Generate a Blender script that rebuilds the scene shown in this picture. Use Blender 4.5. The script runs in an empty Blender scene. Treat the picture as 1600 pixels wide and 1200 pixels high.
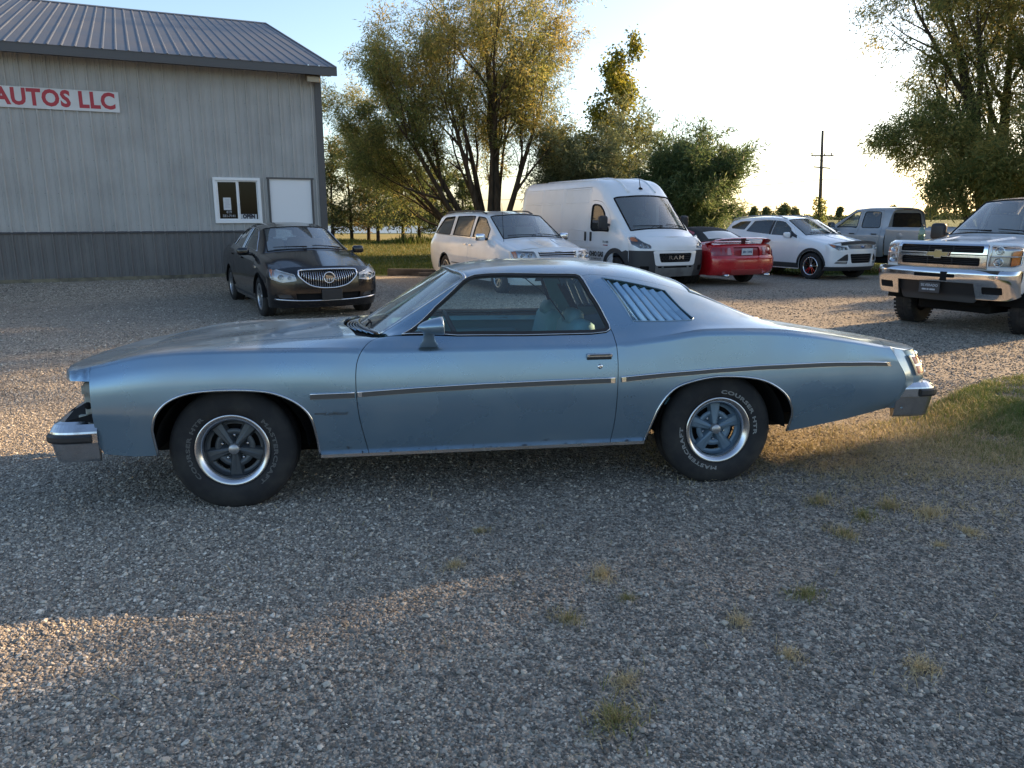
import bpy, bmesh, math, random
import numpy as np
from mathutils import Vector, Matrix
from mathutils.geometry import delaunay_2d_cdt

R = math.radians
SC = bpy.context.scene
COL = SC.collection

# ---------------------------------------------------------------- camera
cd = bpy.data.cameras.new('camera')
cd.sensor_width = 36.0
cd.lens = 27.0
cd.clip_start = 0.05
cd.clip_end = 3000
cam = bpy.data.objects.new('camera', cd)
COL.objects.link(cam)
PITCH = math.atan(263 / 1200.0)
cam.location = (0, 0, 1.62)
cam.rotation_euler = (math.pi / 2 - PITCH, 0, 0)
SC.camera = cam

# ---------------------------------------------------------------- sky, sun, exposure
SUN_AZ = R(58.0)       # to the right of straight ahead
SUN_EL = R(17.5)
world = bpy.data.worlds.new('World')
SC.world = world
world.use_nodes = True
wn = world.node_tree.nodes
wl = world.node_tree.links
bg = wn['Background']
sky = wn.new('ShaderNodeTexSky')
sky.sky_type = 'NISHITA'
sky.sun_disc = False
sky.sun_elevation = SUN_EL
sky.sun_rotation = SUN_AZ
sky.air_density = 0.9
sky.dust_density = 1.2
sky.ozone_density = 1.3
wl.new(sky.outputs[0], bg.inputs[0])
bg.inputs[1].default_value = 0.12
sl = bpy.data.lights.new('sun', 'SUN')
sl.energy = 5.0
sl.angle = R(0.55)
sl.color = (1.0, 0.68, 0.36)
sun = bpy.data.objects.new('sun', sl)
COL.objects.link(sun)
sd = Vector((math.sin(SUN_AZ) * math.cos(SUN_EL), math.cos(SUN_AZ) * math.cos(SUN_EL), math.sin(SUN_EL)))
sun.rotation_euler = sd.to_track_quat('Z', 'Y').to_euler()
sun.location = (20, 25, 12)
SC.view_settings.view_transform = 'Standard'
SC.view_settings.look = 'None'
SC.view_settings.exposure = 1.34
SC.view_settings.gamma = 1.0
SC.view_settings.use_curve_mapping = False
SC.cycles.max_bounces = 12
SC.cycles.transparent_max_bounces = 24
SC.cycles.use_denoising = True

# ---------------------------------------------------------------- materials
MATS = {}
def mat(name, col, rough=0.5, metal=0.0, coat=0.0, spec=0.5, emit=None, alpha=None):
    if name in MATS:
        return MATS[name]
    m = bpy.data.materials.new(name)
    m.use_nodes = True
    b = m.node_tree.nodes['Principled BSDF']
    b.inputs['Base Color'].default_value = (*col, 1)
    b.inputs['Roughness'].default_value = rough
    b.inputs['Metallic'].default_value = metal
    b.inputs['Coat Weight'].default_value = coat
    b.inputs['Coat Roughness'].default_value = 0.06
    b.inputs['Specular IOR Level'].default_value = spec
    MATS[name] = m
    return m

def vary(m, col2, scale=6.0, detail=6.0, lo=0.4, hi=0.65, rough2=None, bump=0.0, bscale=None, coord='Object', stretch=None):
    """mix a second colour (dust, wear) in by noise, optional bump"""
    nt = m.node_tree
    b = nt.nodes['Principled BSDF']
    tc = nt.nodes.new('ShaderNodeTexCoord')
    src = tc.outputs[coord]
    if stretch:
        mp = nt.nodes.new('ShaderNodeMapping')
        mp.inputs['Scale'].default_value = stretch
        nt.links.new(src, mp.inputs[0])
        src = mp.outputs[0]
    n = nt.nodes.new('ShaderNodeTexNoise')
    n.inputs['Scale'].default_value = scale
    n.inputs['Detail'].default_value = detail
    nt.links.new(src, n.inputs['Vector'])
    mr = nt.nodes.new('ShaderNodeMapRange')
    mr.inputs[1].default_value = lo
    mr.inputs[2].default_value = hi
    nt.links.new(n.outputs[0], mr.inputs[0])
    mx = nt.nodes.new('ShaderNodeMix')
    mx.data_type = 'RGBA'
    mx.inputs[6].default_value = b.inputs['Base Color'].default_value
    mx.inputs[7].default_value = (*col2, 1)
    nt.links.new(mr.outputs[0], mx.inputs[0])
    nt.links.new(mx.outputs[2], b.inputs['Base Color'])
    if rough2 is not None:
        m2 = nt.nodes.new('ShaderNodeMapRange')
        m2.inputs[1].default_value = lo
        m2.inputs[2].default_value = hi
        m2.inputs[3].default_value = b.inputs['Roughness'].default_value
        m2.inputs[4].default_value = rough2
        nt.links.new(n.outputs[0], m2.inputs[0])
        nt.links.new(m2.outputs[0], b.inputs['Roughness'])
    if bump:
        n2 = nt.nodes.new('ShaderNodeTexNoise')
        n2.inputs['Scale'].default_value = bscale or scale
        n2.inputs['Detail'].default_value = 4
        nt.links.new(src, n2.inputs['Vector'])
        bp = nt.nodes.new('ShaderNodeBump')
        bp.inputs['Strength'].default_value = bump
        bp.inputs['Distance'].default_value = 0.02
        nt.links.new(n2.outputs[0], bp.inputs['Height'])
        nt.links.new(bp.outputs[0], b.inputs['Normal'])
    return m

def glass(name, tint, refl=1.0, rough=0.02, ior=1.55, film=0.0):
    if name in MATS:
        return MATS[name]
    m = bpy.data.materials.new(name)
    m.use_nodes = True
    nt = m.node_tree
    for n in list(nt.nodes):
        if n.type == 'BSDF_PRINCIPLED':
            nt.nodes.remove(n)
    out = [n for n in nt.nodes if n.type == 'OUTPUT_MATERIAL'][0]
    tr = nt.nodes.new('ShaderNodeBsdfTransparent')
    tr.inputs[0].default_value = (*tint, 1)
    gl = nt.nodes.new('ShaderNodeBsdfGlossy')
    gl.inputs['Roughness'].default_value = rough
    gl.inputs[0].default_value = (refl, refl, refl, 1)
    # Schlick reflectance, the same from both faces of a thin pane
    ge = nt.nodes.new('ShaderNodeNewGeometry')
    dt = nt.nodes.new('ShaderNodeVectorMath'); dt.operation = 'DOT_PRODUCT'
    nt.links.new(ge.outputs['Normal'], dt.inputs[0]); nt.links.new(ge.outputs['Incoming'], dt.inputs[1])
    prev = dt.outputs['Value']
    for op, a_, b_ in (('ABSOLUTE', 0, 0), ('SUBTRACT', 1, None), ('POWER', None, 5)):
        q = nt.nodes.new('ShaderNodeMath'); q.operation = op
        i_ = 1 if op == 'SUBTRACT' else 0
        nt.links.new(prev, q.inputs[i_])
        if op == 'SUBTRACT': q.inputs[0].default_value = 1.0
        if op == 'POWER': q.inputs[1].default_value = 5.0
        prev = q.outputs[0]
    fr = nt.nodes.new('ShaderNodeMapRange')
    fr.inputs[3].default_value = ((ior - 1) / (ior + 1)) ** 2 * 1.6
    fr.inputs[4].default_value = 1.0
    nt.links.new(prev, fr.inputs[0])
    mx = nt.nodes.new('ShaderNodeMixShader')
    nt.links.new(fr.outputs[0], mx.inputs[0])
    nt.links.new(tr.outputs[0], mx.inputs[1])
    nt.links.new(gl.outputs[0], mx.inputs[2])
    res = mx
    if film:      # pale diffuse layer that brightens the glass like reflected sky
        df = nt.nodes.new('ShaderNodeBsdfDiffuse'); df.inputs[0].default_value = (.62, .64, .62, 1)
        m2 = nt.nodes.new('ShaderNodeMixShader'); m2.inputs[0].default_value = film
        nt.links.new(mx.outputs[0], m2.inputs[1]); nt.links.new(df.outputs[0], m2.inputs[2]); res = m2
    nt.links.new(res.outputs[0], out.inputs[0])
    MATS[name] = m
    return m

# ---------------------------------------------------------------- objects
def tag(o, label=None, cat=None, group=None, kind=None):
    if label: o['label'] = label
    if cat: o['category'] = cat
    if group: o['group'] = group
    if kind: o['kind'] = kind
    return o

def empty(name, loc=(0, 0, 0), rz=0.0, parent=None):
    o = bpy.data.objects.new(name, None)
    o.empty_display_size = 0.2
    COL.objects.link(o)
    o.location = loc
    o.rotation_euler = (0, 0, rz)
    if parent is not None:
        o.parent = parent
    return o

def link_mesh(name, me, parent=None, loc=None, rot=None):
    o = bpy.data.objects.new(name, me)
    COL.objects.link(o)
    if parent is not None:
        o.parent = parent
    if loc is not None: o.location = loc
    if rot is not None: o.rotation_euler = rot
    return o

def copy_tree(o, parent=None):
    c = o.copy()
    COL.objects.link(c)
    c.parent = parent
    for ch in list(o.children):
        copy_tree(ch, c)
    return c

def fast_mesh(name, V, F, mats, smooth=True, midx=None):
    """V (n,3) array, F (m,3) or (m,4) array"""
    V = np.asarray(V, np.float32)
    F = np.asarray(F, np.int32)
    me = bpy.data.meshes.new(name)
    k = F.shape[1]
    me.vertices.add(len(V))
    me.vertices.foreach_set('co', V.ravel())
    me.loops.add(F.size)
    me.loops.foreach_set('vertex_index', F.ravel())
    me.polygons.add(len(F))
    me.polygons.foreach_set('loop_start', np.arange(0, F.size, k, dtype=np.int32))
    me.polygons.foreach_set('loop_total', np.full(len(F), k, np.int32))
    me.polygons.foreach_set('use_smooth', np.full(len(F), bool(smooth)))
    for m in (mats if isinstance(mats, (list, tuple)) else [mats]):
        me.materials.append(m)
    if midx is not None:
        me.polygons.foreach_set('material_index', np.asarray(midx, np.int32))
    me.update(calc_edges=True)
    return me

class Geo:
    """collects shapes that become ONE mesh object"""
    def __init__(s):
        s.v = []; s.f = []; s.sm = []; s.mi = []
    def add(s, V, F, smooth=False, mi=0, M=None):
        b = len(s.v)
        for p in V:
            p = Vector(p)
            if M is not None: p = M @ p
            s.v.append((p[0], p[1], p[2]))
        for f in F:
            s.f.append(tuple(b + i for i in f)); s.sm.append(smooth); s.mi.append(mi)
        return s
    def box(s, c, d, bev=0.0, rot=None, mi=0, seg=2, smooth=False):
        bm = bmesh.new()
        bmesh.ops.create_cube(bm, size=1.0)
        bmesh.ops.scale(bm, vec=d, verts=bm.verts)
        if bev > 0:
            bmesh.ops.bevel(bm, geom=bm.edges[:], offset=min(bev, min(d) * 0.49), segments=seg, profile=0.5, affect='EDGES')
        M = Matrix.Translation(c)
        if rot is not None:
            M = M @ (rot.to_4x4() if isinstance(rot, Matrix) else Matrix.Rotation(rot, 4, 'Z'))
        bm.verts.index_update()
        s.add([v.co.copy() for v in bm.verts], [[v.index for v in f.verts] for f in bm.faces], smooth or bev > 0.015, mi, M)
        bm.free()
        return s
    def tube(s, pts, rad, n=6, mi=0, caps=True, smooth=True):
        pts = [Vector(p) for p in pts]
        if not isinstance(rad, (list, tuple)): rad = [rad] * len(pts)
        V = []; F = []
        up = Vector((0, 0, 1))
        d0 = (pts[1] - pts[0]).normalized()
        if abs(d0.dot(up)) > 0.95: up = Vector((1, 0, 0))
        for i, p in enumerate(pts):
            if i == 0: d = pts[1] - pts[0]
            elif i == len(pts) - 1: d = pts[-1] - pts[-2]
            else: d = (pts[i + 1] - pts[i]).normalized() + (pts[i] - pts[i - 1]).normalized()
            d.normalize()
            a = d.cross(up)
            if a.length < 1e-5: a = d.orthogonal()
            a.normalize(); up = a.cross(d).normalized()
            for k in range(n):
                t = 2 * math.pi * k / n
                V.append(p + (a * math.cos(t) + up * math.sin(t)) * rad[i])
        for i in range(len(pts) - 1):
            for k in range(n):
                F.append((i * n + k, i * n + (k + 1) % n, (i + 1) * n + (k + 1) % n, (i + 1) * n + k))
        if caps:
            F.append(tuple(reversed(range(n))))
            F.append(tuple((len(pts) - 1) * n + k for k in range(n)))
        return s.add(V, F, smooth, mi)
    def sweep(s, path, prof, mi=0, smooth=False, closed=True, caps=True, up=(0, 0, 1)):
        """profile points (out, up) carried along a path; 'out' is to the right of the path direction"""
        path = [Vector(p) for p in path]; up = Vector(up)
        n = len(prof); V = []; F = []
        for i, p in enumerate(path):
            if i == 0: d = path[1] - path[0]
            elif i == len(path) - 1: d = path[-1] - path[-2]
            else: d = (path[i + 1] - p).normalized() + (p - path[i - 1]).normalized()
            d.normalize()
            o = d.cross(up); o.normalize()
            k = 1.0
            if 0 < i < len(path) - 1:
                c = d.dot((path[i + 1] - p).normalized())
                k = 1.0 / max(0.5, c)
            for a, b in prof:
                V.append(p + o * (a * k) + up * b)
        m = n if closed else n - 1
        for i in range(len(path) - 1):
            for j in range(m):
                F.append((i * n + j, i * n + (j + 1) % n, (i + 1) * n + (j + 1) % n, (i + 1) * n + j))
        if caps and closed:
            F.append(tuple(range(n - 1, -1, -1))); F.append(tuple((len(path) - 1) * n + j for j in range(n)))
        return s.add(V, F, smooth, mi)
    def lathe(s, prof, n=32, axis='Y', c=(0, 0, 0), mi=0, smooth=True, arc=None):
        V = []; F = []; k = len(prof)
        for i in range(n):
            t = 2 * math.pi * i / n
            for r, h in prof:
                if axis == 'Y': V.append((c[0] + r * math.cos(t), c[1] + h, c[2] + r * math.sin(t)))
                elif axis == 'Z': V.append((c[0] + r * math.cos(t), c[1] + r * math.sin(t), c[2] + h))
                else: V.append((c[0] + h, c[1] + r * math.cos(t), c[2] + r * math.sin(t)))
        for i in range(n):
            for j in range(k - 1):
                F.append((i * k + j, ((i + 1) % n) * k + j, ((i + 1) % n) * k + j + 1, i * k + j + 1))
        return s.add(V, F, smooth, mi)
    def prism(s, poly, h, M=None, mi=0):
        """polygon in XY extruded 0..h in Z, then moved by M"""
        n = len(poly)
        V = [(x, y, 0) for x, y in poly] + [(x, y, h) for x, y in poly]
        F = [tuple(range(n - 1, -1, -1)), tuple(range(n, 2 * n))] + [(i, (i + 1) % n, n + (i + 1) % n, n + i) for i in range(n)]
        return s.add(V, F, False, mi, M)
    def mesh(s, name, mats):
        me = bpy.data.meshes.new(name)
        me.from_pydata(s.v, [], s.f)
        for m in (mats if isinstance(mats, (list, tuple)) else [mats]): me.materials.append(m)
        me.polygons.foreach_set('use_smooth', s.sm)
        me.polygons.foreach_set('material_index', s.mi)
        bm = bmesh.new(); bm.from_mesh(me)
        bmesh.ops.recalc_face_normals(bm, faces=bm.faces)
        bm.to_mesh(me); bm.free()
        me.update()
        return me
    def build(s, name, mats, parent=None, loc=None, rot=None):
        return link_mesh(name, s.mesh(name, mats), parent, loc, rot)

def text_geo(txt, size=1.0, align='CENTER', offset=0.0, extrude=0.0, outline=0.0, shear=0.0, space=1.0, sx=1.0):
    """letters as (verts, faces) in XY"""
    cu = bpy.data.curves.new('letters', 'FONT')
    cu.body = txt; cu.size = size; cu.align_x = align; cu.align_y = 'CENTER'
    cu.offset = offset; cu.extrude = extrude; cu.shear = shear; cu.space_character = space
    cu.resolution_u = 3
    if outline:
        cu.fill_mode = 'NONE'; cu.bevel_depth = outline; cu.bevel_resolution = 0
    o = bpy.data.objects.new('letters', cu)
    COL.objects.link(o)
    dg = bpy.context.evaluated_depsgraph_get()
    dg.update()
    ev = o.evaluated_get(dg)
    me = ev.to_mesh()
    V = [(v.co.x * sx, v.co.y, v.co.z) for v in me.vertices]
    F = [tuple(p.vertices) for p in me.polygons]
    ev.to_mesh_clear()
    bpy.data.objects.remove(o)
    bpy.data.curves.remove(cu)
    return V, F

# ---------------------------------------------------------------- lofted surfaces
def tang(V, t, corn=()):
    h = np.diff(t).reshape((-1,) + (1,) * (V.ndim - 1))
    d = np.diff(V, axis=0) / h
    m = np.zeros_like(V)
    a, b = d[:-1], d[1:]
    mm = (h[1:] * a + h[:-1] * b) / (h[:-1] + h[1:])
    lim = 3 * np.minimum(np.abs(a), np.abs(b))
    m[1:-1] = np.where(a * b > 0, np.sign(mm) * np.minimum(np.abs(mm), lim), 0)
    m[0] = d[0]; m[-1] = d[-1]
    L = m.copy(); Rr = m.copy()
    for c in corn:
        if c > 0: L[c] = d[c - 1]
        if c < len(t) - 1: Rr[c] = d[c]
    return L, Rr

def hb(f):
    f2 = f * f; f3 = f2 * f
    return 2 * f3 - 3 * f2 + 1, f3 - 2 * f2 + f, -2 * f3 + 3 * f2, f3 - f2

class Surf:
    def __init__(s, P, uc=(), sc=(), sym=True):
        s.P = np.array(P, float)
        K, J, _ = s.P.shape
        s.sc = sc; s.sym = sym
        cu = np.linalg.norm(np.diff(s.P, axis=0), axis=2).mean(1)
        s.U = np.concatenate([[0], np.cumsum(cu)])
        cs = np.linalg.norm(np.diff(s.P, axis=1), axis=2).mean(0)
        s.T = np.concatenate([[0], np.cumsum(cs)])
        s.TL, s.TR = tang(s.P, s.U, uc)
        s.flip = 1.0
        p, n = s.evn(np.array([[s.U[-1] * 0.5, s.T[1]]]))
        if n[0, 1] < 0: s.flip = -1.0
    def a(s, k): return np.interp(k, np.arange(len(s.U)), s.U)
    def b(s, j):
        j = np.asarray(j, float); J = len(s.T) - 1
        w = np.where(j > J, 2 * J - j, j)
        v = np.interp(w, np.arange(J + 1), s.T)
        return np.where(j > J, 2 * s.T[-1] - v, v)
    def ab(s, kj):
        kj = np.asarray(kj, float)
        return np.stack([s.a(kj[:, 0]), s.b(kj[:, 1])], 1)
    def ev(s, ab):
        ab = np.asarray(ab, float)
        a = np.clip(ab[:, 0], 0, s.U[-1]); b = ab[:, 1]
        mir = b > s.T[-1]
        b = np.where(mir, 2 * s.T[-1] - b, b)
        k = np.clip(np.searchsorted(s.U, a, side='right') - 1, 0, len(s.U) - 2)
        h = (s.U[k + 1] - s.U[k]); f = (a - s.U[k]) / h
        w = [x[:, None, None] for x in hb(f)]
        hh = h[:, None, None]
        C = w[0] * s.P[k] + w[1] * hh * s.TR[k] + w[2] * s.P[k + 1] + w[3] * hh * s.TL[k + 1]
        Ct = np.swapaxes(C, 0, 1)
        L, Rr = tang(Ct, s.T, s.sc)
        if s.sym:
            L[-1][:, 0] = 0; L[-1][:, 2] = 0
        j = np.clip(np.searchsorted(s.T, b, side='right') - 1, 0, len(s.T) - 2)
        hs = s.T[j + 1] - s.T[j]; g = (b - s.T[j]) / hs
        i = np.arange(len(a))
        w = [x[:, None] for x in hb(g)]
        hs = hs[:, None]
        p = w[0] * Ct[j, i] + w[1] * hs * Rr[j, i] + w[2] * Ct[j + 1, i] + w[3] * hs * L[j + 1, i]
        p[:, 1] = np.where(mir, -p[:, 1], p[:, 1])
        return p
    def evn(s, ab, e=0.004):
        ab = np.asarray(ab, float)
        p = s.ev(ab)
        da = np.array([e, 0]); db = np.array([0, e])
        lo = np.minimum(ab + da, [s.U[-1], 1e9]); hi = np.maximum(ab - da, [0, -1e9])
        ta = s.ev(lo) - s.ev(hi)
        tb = s.ev(ab + db) - s.ev(np.maximum(ab - db, [-1e9, 0]))
        n = np.cross(ta, tb)
        n /= np.maximum(np.linalg.norm(n, axis=1), 1e-12)[:, None]
        return p, n * s.flip
    def inv(s, xz, j0=0, j1=None, it=10):
        """(x,z) seen from the side -> surface parameters"""
        xz = np.asarray(xz, float)
        b1 = s.T[-1] * 0.999 if j1 is None else s.b(j1)
        b0 = s.b(j0)
        A, B = np.meshgrid(np.linspace(0, s.U[-1], 160), np.linspace(b0, b1, 60), indexing='ij')
        g = np.stack([A.ravel(), B.ravel()], 1)
        q = s.ev(g)[:, [0, 2]]
        d = ((xz[:, None] - q[None]) ** 2).sum(2)
        ab = g[d.argmin(1)].copy()
        e = 1e-4
        for _ in range(it):
            p = s.ev(ab)[:, [0, 2]]
            r = p - xz
            ja = (s.ev(np.minimum(ab + [e, 0], [s.U[-1], 1e9]))[:, [0, 2]] - p) / e
            jb = (s.ev(ab + [0, e])[:, [0, 2]] - p) / e
            bad = np.abs(ja).sum(1) < 1e-9
            if bad.any():
                ja[bad] = (p[bad] - s.ev(ab[bad] - [e, 0])[:, [0, 2]]) / e
            det = ja[:, 0] * jb[:, 1] - ja[:, 1] * jb[:, 0]
            det = np.where(np.abs(det) < 1e-3, np.sign(det + 1e-12) * 1e-3, det)
            sa = -(r[:, 0] * jb[:, 1] - r[:, 1] * jb[:, 0]) / det
            sb = -(ja[:, 0] * r[:, 1] - ja[:, 1] * r[:, 0]) / det
            ab[:, 0] = np.clip(ab[:, 0] + np.clip(sa, -.1, .1), 0, s.U[-1])
            ab[:, 1] = np.clip(ab[:, 1] + np.clip(sb, -.1, .1), b0, b1)
        return ab

class Fascia:
    """a bumper face: x from a profile over z, swept back towards the corners; parameters (q, z), q = arc length in plan"""
    def __init__(s, prof, W, D, p=3.0, sign=1, wz=None):
        s.pr = np.array(prof, float)     # rows (z, x) at the centre
        s.W = W; s.D = D; s.p = p; s.sign = sign
        s.wz = np.array(wz, float) if wz is not None else None   # rows (z, width factor)
        t = np.linspace(0, math.pi / 2, 400)
        y = W * np.sin(t) ** (2 / p); x = D * (1 - np.maximum(np.cos(t), 0) ** (2 / p))
        s.y = y; s.x = x
        s.q = np.concatenate([[0], np.cumsum(np.hypot(np.diff(x), np.diff(y)))])
        m = tang(s.pr[:, 1:], s.pr[:, 0])
        s.mL, s.mR = m
    def q_of_y(s, y):
        y = np.asarray(y, float)
        return np.sign(y) * np.interp(np.abs(y), s.y, s.q)
    def ab(s, yz):
        yz = np.asarray(yz, float)
        return np.stack([s.q_of_y(yz[:, 0]), yz[:, 1]], 1)
    def ev(s, ab):
        ab = np.asarray(ab, float)
        q, z = ab[:, 0], ab[:, 1]
        zc = np.clip(z, s.pr[0, 0], s.pr[-1, 0])
        k = np.clip(np.searchsorted(s.pr[:, 0], zc, side='right') - 1, 0, len(s.pr) - 2)
        h = s.pr[k + 1, 0] - s.pr[k, 0]; w = hb((zc - s.pr[k, 0]) / h)
        xc = w[0] * s.pr[k, 1] + w[1] * h * s.mR[k, 0] + w[2] * s.pr[k + 1, 1] + w[3] * h * s.mL[k + 1, 0]
        y = np.interp(np.abs(q), s.q, s.y) * np.sign(q)
        dx = np.interp(np.abs(q), s.q, s.x)
        if s.wz is not None:
            y = y * np.interp(z, s.wz[:, 0], s.wz[:, 1])
        return np.stack([xc - s.sign * dx, y, z], 1)
    def evn(s, ab, e=0.004):
        ab = np.asarray(ab, float)
        p = s.ev(ab)
        ta = s.ev(ab + [e, 0]) - s.ev(ab - [e, 0])
        tb = s.ev(ab + [0, e]) - s.ev(ab - [0, e])
        n = np.cross(ta, tb)
        n /= np.maximum(np.linalg.norm(n, axis=1), 1e-12)[:, None]
        return p, n * s.sign

def smooth_loop(pts, n=6, closed=False):
    """Catmull-Rom through points"""
    P = np.array(pts, float)
    out = []
    N = len(P)
    for i in range(N if closed else N - 1):
        p1 = P[i]; p2 = P[(i + 1) % N]
        p0 = P[i - 1] if (i > 0 or closed) else 2 * p1 - p2
        p3 = P[(i + 2) % N] if (i + 2 < N or closed) else 2 * p2 - p1
        for k in range(n):
            t = k / n
            out.append(0.5 * (2 * p1 + (p2 - p0) * t + (2 * p0 - 5 * p1 + 4 * p2 - p3) * t * t + (3 * p1 - p0 - 3 * p2 + p3) * t ** 3))
    if not closed: out.append(P[-1])
    return np.array(out)

def round_poly(pts, r, n=5):
    """closed polygon with rounded corners; r one radius or one per corner"""
    P = np.array(pts, float); N = len(P); out = []
    rr = r if isinstance(r, (list, tuple)) else [r] * N
    for i in range(N):
        a, b, c = P[i - 1], P[i], P[(i + 1) % N]
        la, lc = np.linalg.norm(a - b), np.linalg.norm(c - b)
        k = min(rr[i], la * 0.45, lc * 0.45)
        if k < 1e-4: out.append(b); continue
        p, q = b + (a - b) / la * k, b + (c - b) / lc * k
        for t in np.linspace(0, 1, n):
            out.append((1 - t) ** 2 * p + 2 * t * (1 - t) * b + t * t * q)
    return np.array(out)

def resample(loop, h, closed=True):
    P = np.array(loop, float)
    out = []
    N = len(P)
    for i in range(N if closed else N - 1):
        a, b = P[i], P[(i + 1) % N]
        L = np.linalg.norm(b - a)
        if L < 1e-7: continue
        k = max(1, int(math.ceil(L / h)))
        for j in range(k): out.append(a + (b - a) * j / k)
    if not closed: out.append(P[-1])
    return np.array(out)

def area2(P):
    x, y = P[:, 0], P[:, 1]
    return float((x * np.roll(y, -1) - np.roll(x, -1) * y).sum())

def shrink(P, g):
    """move a closed loop inwards by g (for an outer loop given counter-clockwise)"""
    if abs(g) < 1e-9: return P
    d = np.roll(P, -1, 0) - P
    d /= np.maximum(np.linalg.norm(d, axis=1), 1e-9)[:, None]
    n = np.stack([-d[:, 1], d[:, 0]], 1)
    m = n + np.roll(n, 1, 0)
    l = np.maximum((m * m).sum(1), 0.5)
    return P + g * 2 * m / l[:, None]

def inside(pts, loops):
    r = np.zeros(len(pts), bool)
    x, y = pts[:, 0], pts[:, 1]
    for P in loops:
        Q = np.roll(P, -1, 0)
        for (x1, y1), (x2, y2) in zip(P, Q):
            if y1 == y2: continue
            c = ((y1 > y) != (y2 > y)) & (x < (x2 - x1) * (y - y1) / (y2 - y1) + x1)
            r ^= c
    return r

def panel(name, S, loops, mats, parent=None, h=0.05, gap=0.0, th=0.012, off=0.0, side=1, smooth=True, grid=True, both=False):
    """cut a panel out of a surface; loops in surface parameters, first the outline, then holes"""
    LL = []
    for i, L in enumerate(loops):
        L = np.asarray(L, float)
        if (area2(L) < 0) == (i == 0): L = L[::-1]
        L = shrink(L, gap) if gap else L
        LL.append(resample(L, h))
    B = np.concatenate(LL)
    lo, hi = B.min(0), B.max(0)
    pts = B
    if grid:
        gx = np.arange(lo[0] + h * .5, hi[0], h); gy = np.arange(lo[1] + h * .5, hi[1], h)
        if len(gx) and len(gy):
            X, Y = np.meshgrid(gx, gy)
            G = np.stack([X.ravel(), Y.ravel()], 1)
            G = G[inside(G, LL)]
            if len(G):
                keep = np.ones(len(G), bool)
                for c in range(0, len(G), 2000):
                    d = ((G[c:c + 2000, None] - B[None]) ** 2).sum(2).min(1)
                    keep[c:c + 2000] = d > (0.55 * h) ** 2
                pts = np.concatenate([B, G[keep]])
    E = []; b = 0
    for L in LL:
        n = len(L)
        E += [(b + i, b + (i + 1) % n) for i in range(n)]; b += n
    ov, oe, of, _, _, _ = delaunay_2d_cdt([Vector((float(p[0]), float(p[1]))) for p in pts], E, [], 0, 1e-6)
    V2 = np.array([(v[0], v[1]) for v in ov])
    T = np.array([f for f in of if len(f) == 3], int)
    cen = V2[T].mean(1)
    T = T[inside(cen, LL)]
    p, n = S.evn(V2)
    p = p + n * off
    # orientation
    tn = np.cross(p[T[:, 1]] - p[T[:, 0]], p[T[:, 2]] - p[T[:, 0]])
    if (tn * n[T[:, 0]]).sum() < 0: T = T[:, ::-1]
    V = p; quads = []
    if th:
        from collections import Counter
        cnt = Counter()
        for t in T:
            for i in range(3):
                cnt[(min(t[i], t[(i + 1) % 3]), max(t[i], t[(i + 1) % 3]))] += 1
        be = [(t[i], t[(i + 1) % 3]) for t in T for i in range(3) if cnt[(min(t[i], t[(i + 1) % 3]), max(t[i], t[(i + 1) % 3]))] == 1]
        bv = sorted({i for e in be for i in e})
        N0 = len(V)
        m1 = {v: N0 + i for i, v in enumerate(bv)}
        m2 = {v: N0 + len(bv) + i for i, v in enumerate(bv)}
        V = np.concatenate([V, p[bv], p[bv] - n[bv] * th])
        quads = [(m1[b_], m1[a_], m2[a_], m2[b_]) for a_, b_ in be]
    V = V.copy()
    faces = [tuple(int(i) for i in t) for t in T] + [tuple(int(i) for i in q_) for q_ in quads]
    if side < 0:
        V[:, 1] *= -1
        faces = [f[::-1] for f in faces]
    me = bpy.data.meshes.new(name)
    me.from_pydata([tuple(map(float, v)) for v in V], [], faces)
    for m in (mats if isinstance(mats, (list, tuple)) else [mats]): me.materials.append(m)
    me.polygons.foreach_set('use_smooth', [smooth] * len(T) + [False] * len(quads))
    me.update()
    if smooth:
        nn = n.copy()
        if side < 0: nn[:, 1] *= -1
        ln = np.zeros((len(me.loops), 3))
        k3 = len(T) * 3
        vi = np.empty(len(me.loops), np.int32)
        me.loops.foreach_get('vertex_index', vi)
        ln[:k3] = nn[vi[:k3]]
        me.normals_split_custom_set([tuple(q_) for q_ in ln])
    return link_mesh(name, me, parent)

def strip_loop(path, w0, w1=None, closed=False):
    """polygon around an open path in parameter space, from -w0 to +w1 across it"""
    P = np.array(path, float)
    w1 = w0 if w1 is None else w1
    d = np.gradient(P, axis=0)
    d /= np.maximum(np.linalg.norm(d, axis=1), 1e-9)[:, None]
    n = np.stack([-d[:, 1], d[:, 0]], 1)
    return np.concatenate([P - n * w0, (P + n * w1)[::-1]])

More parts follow.
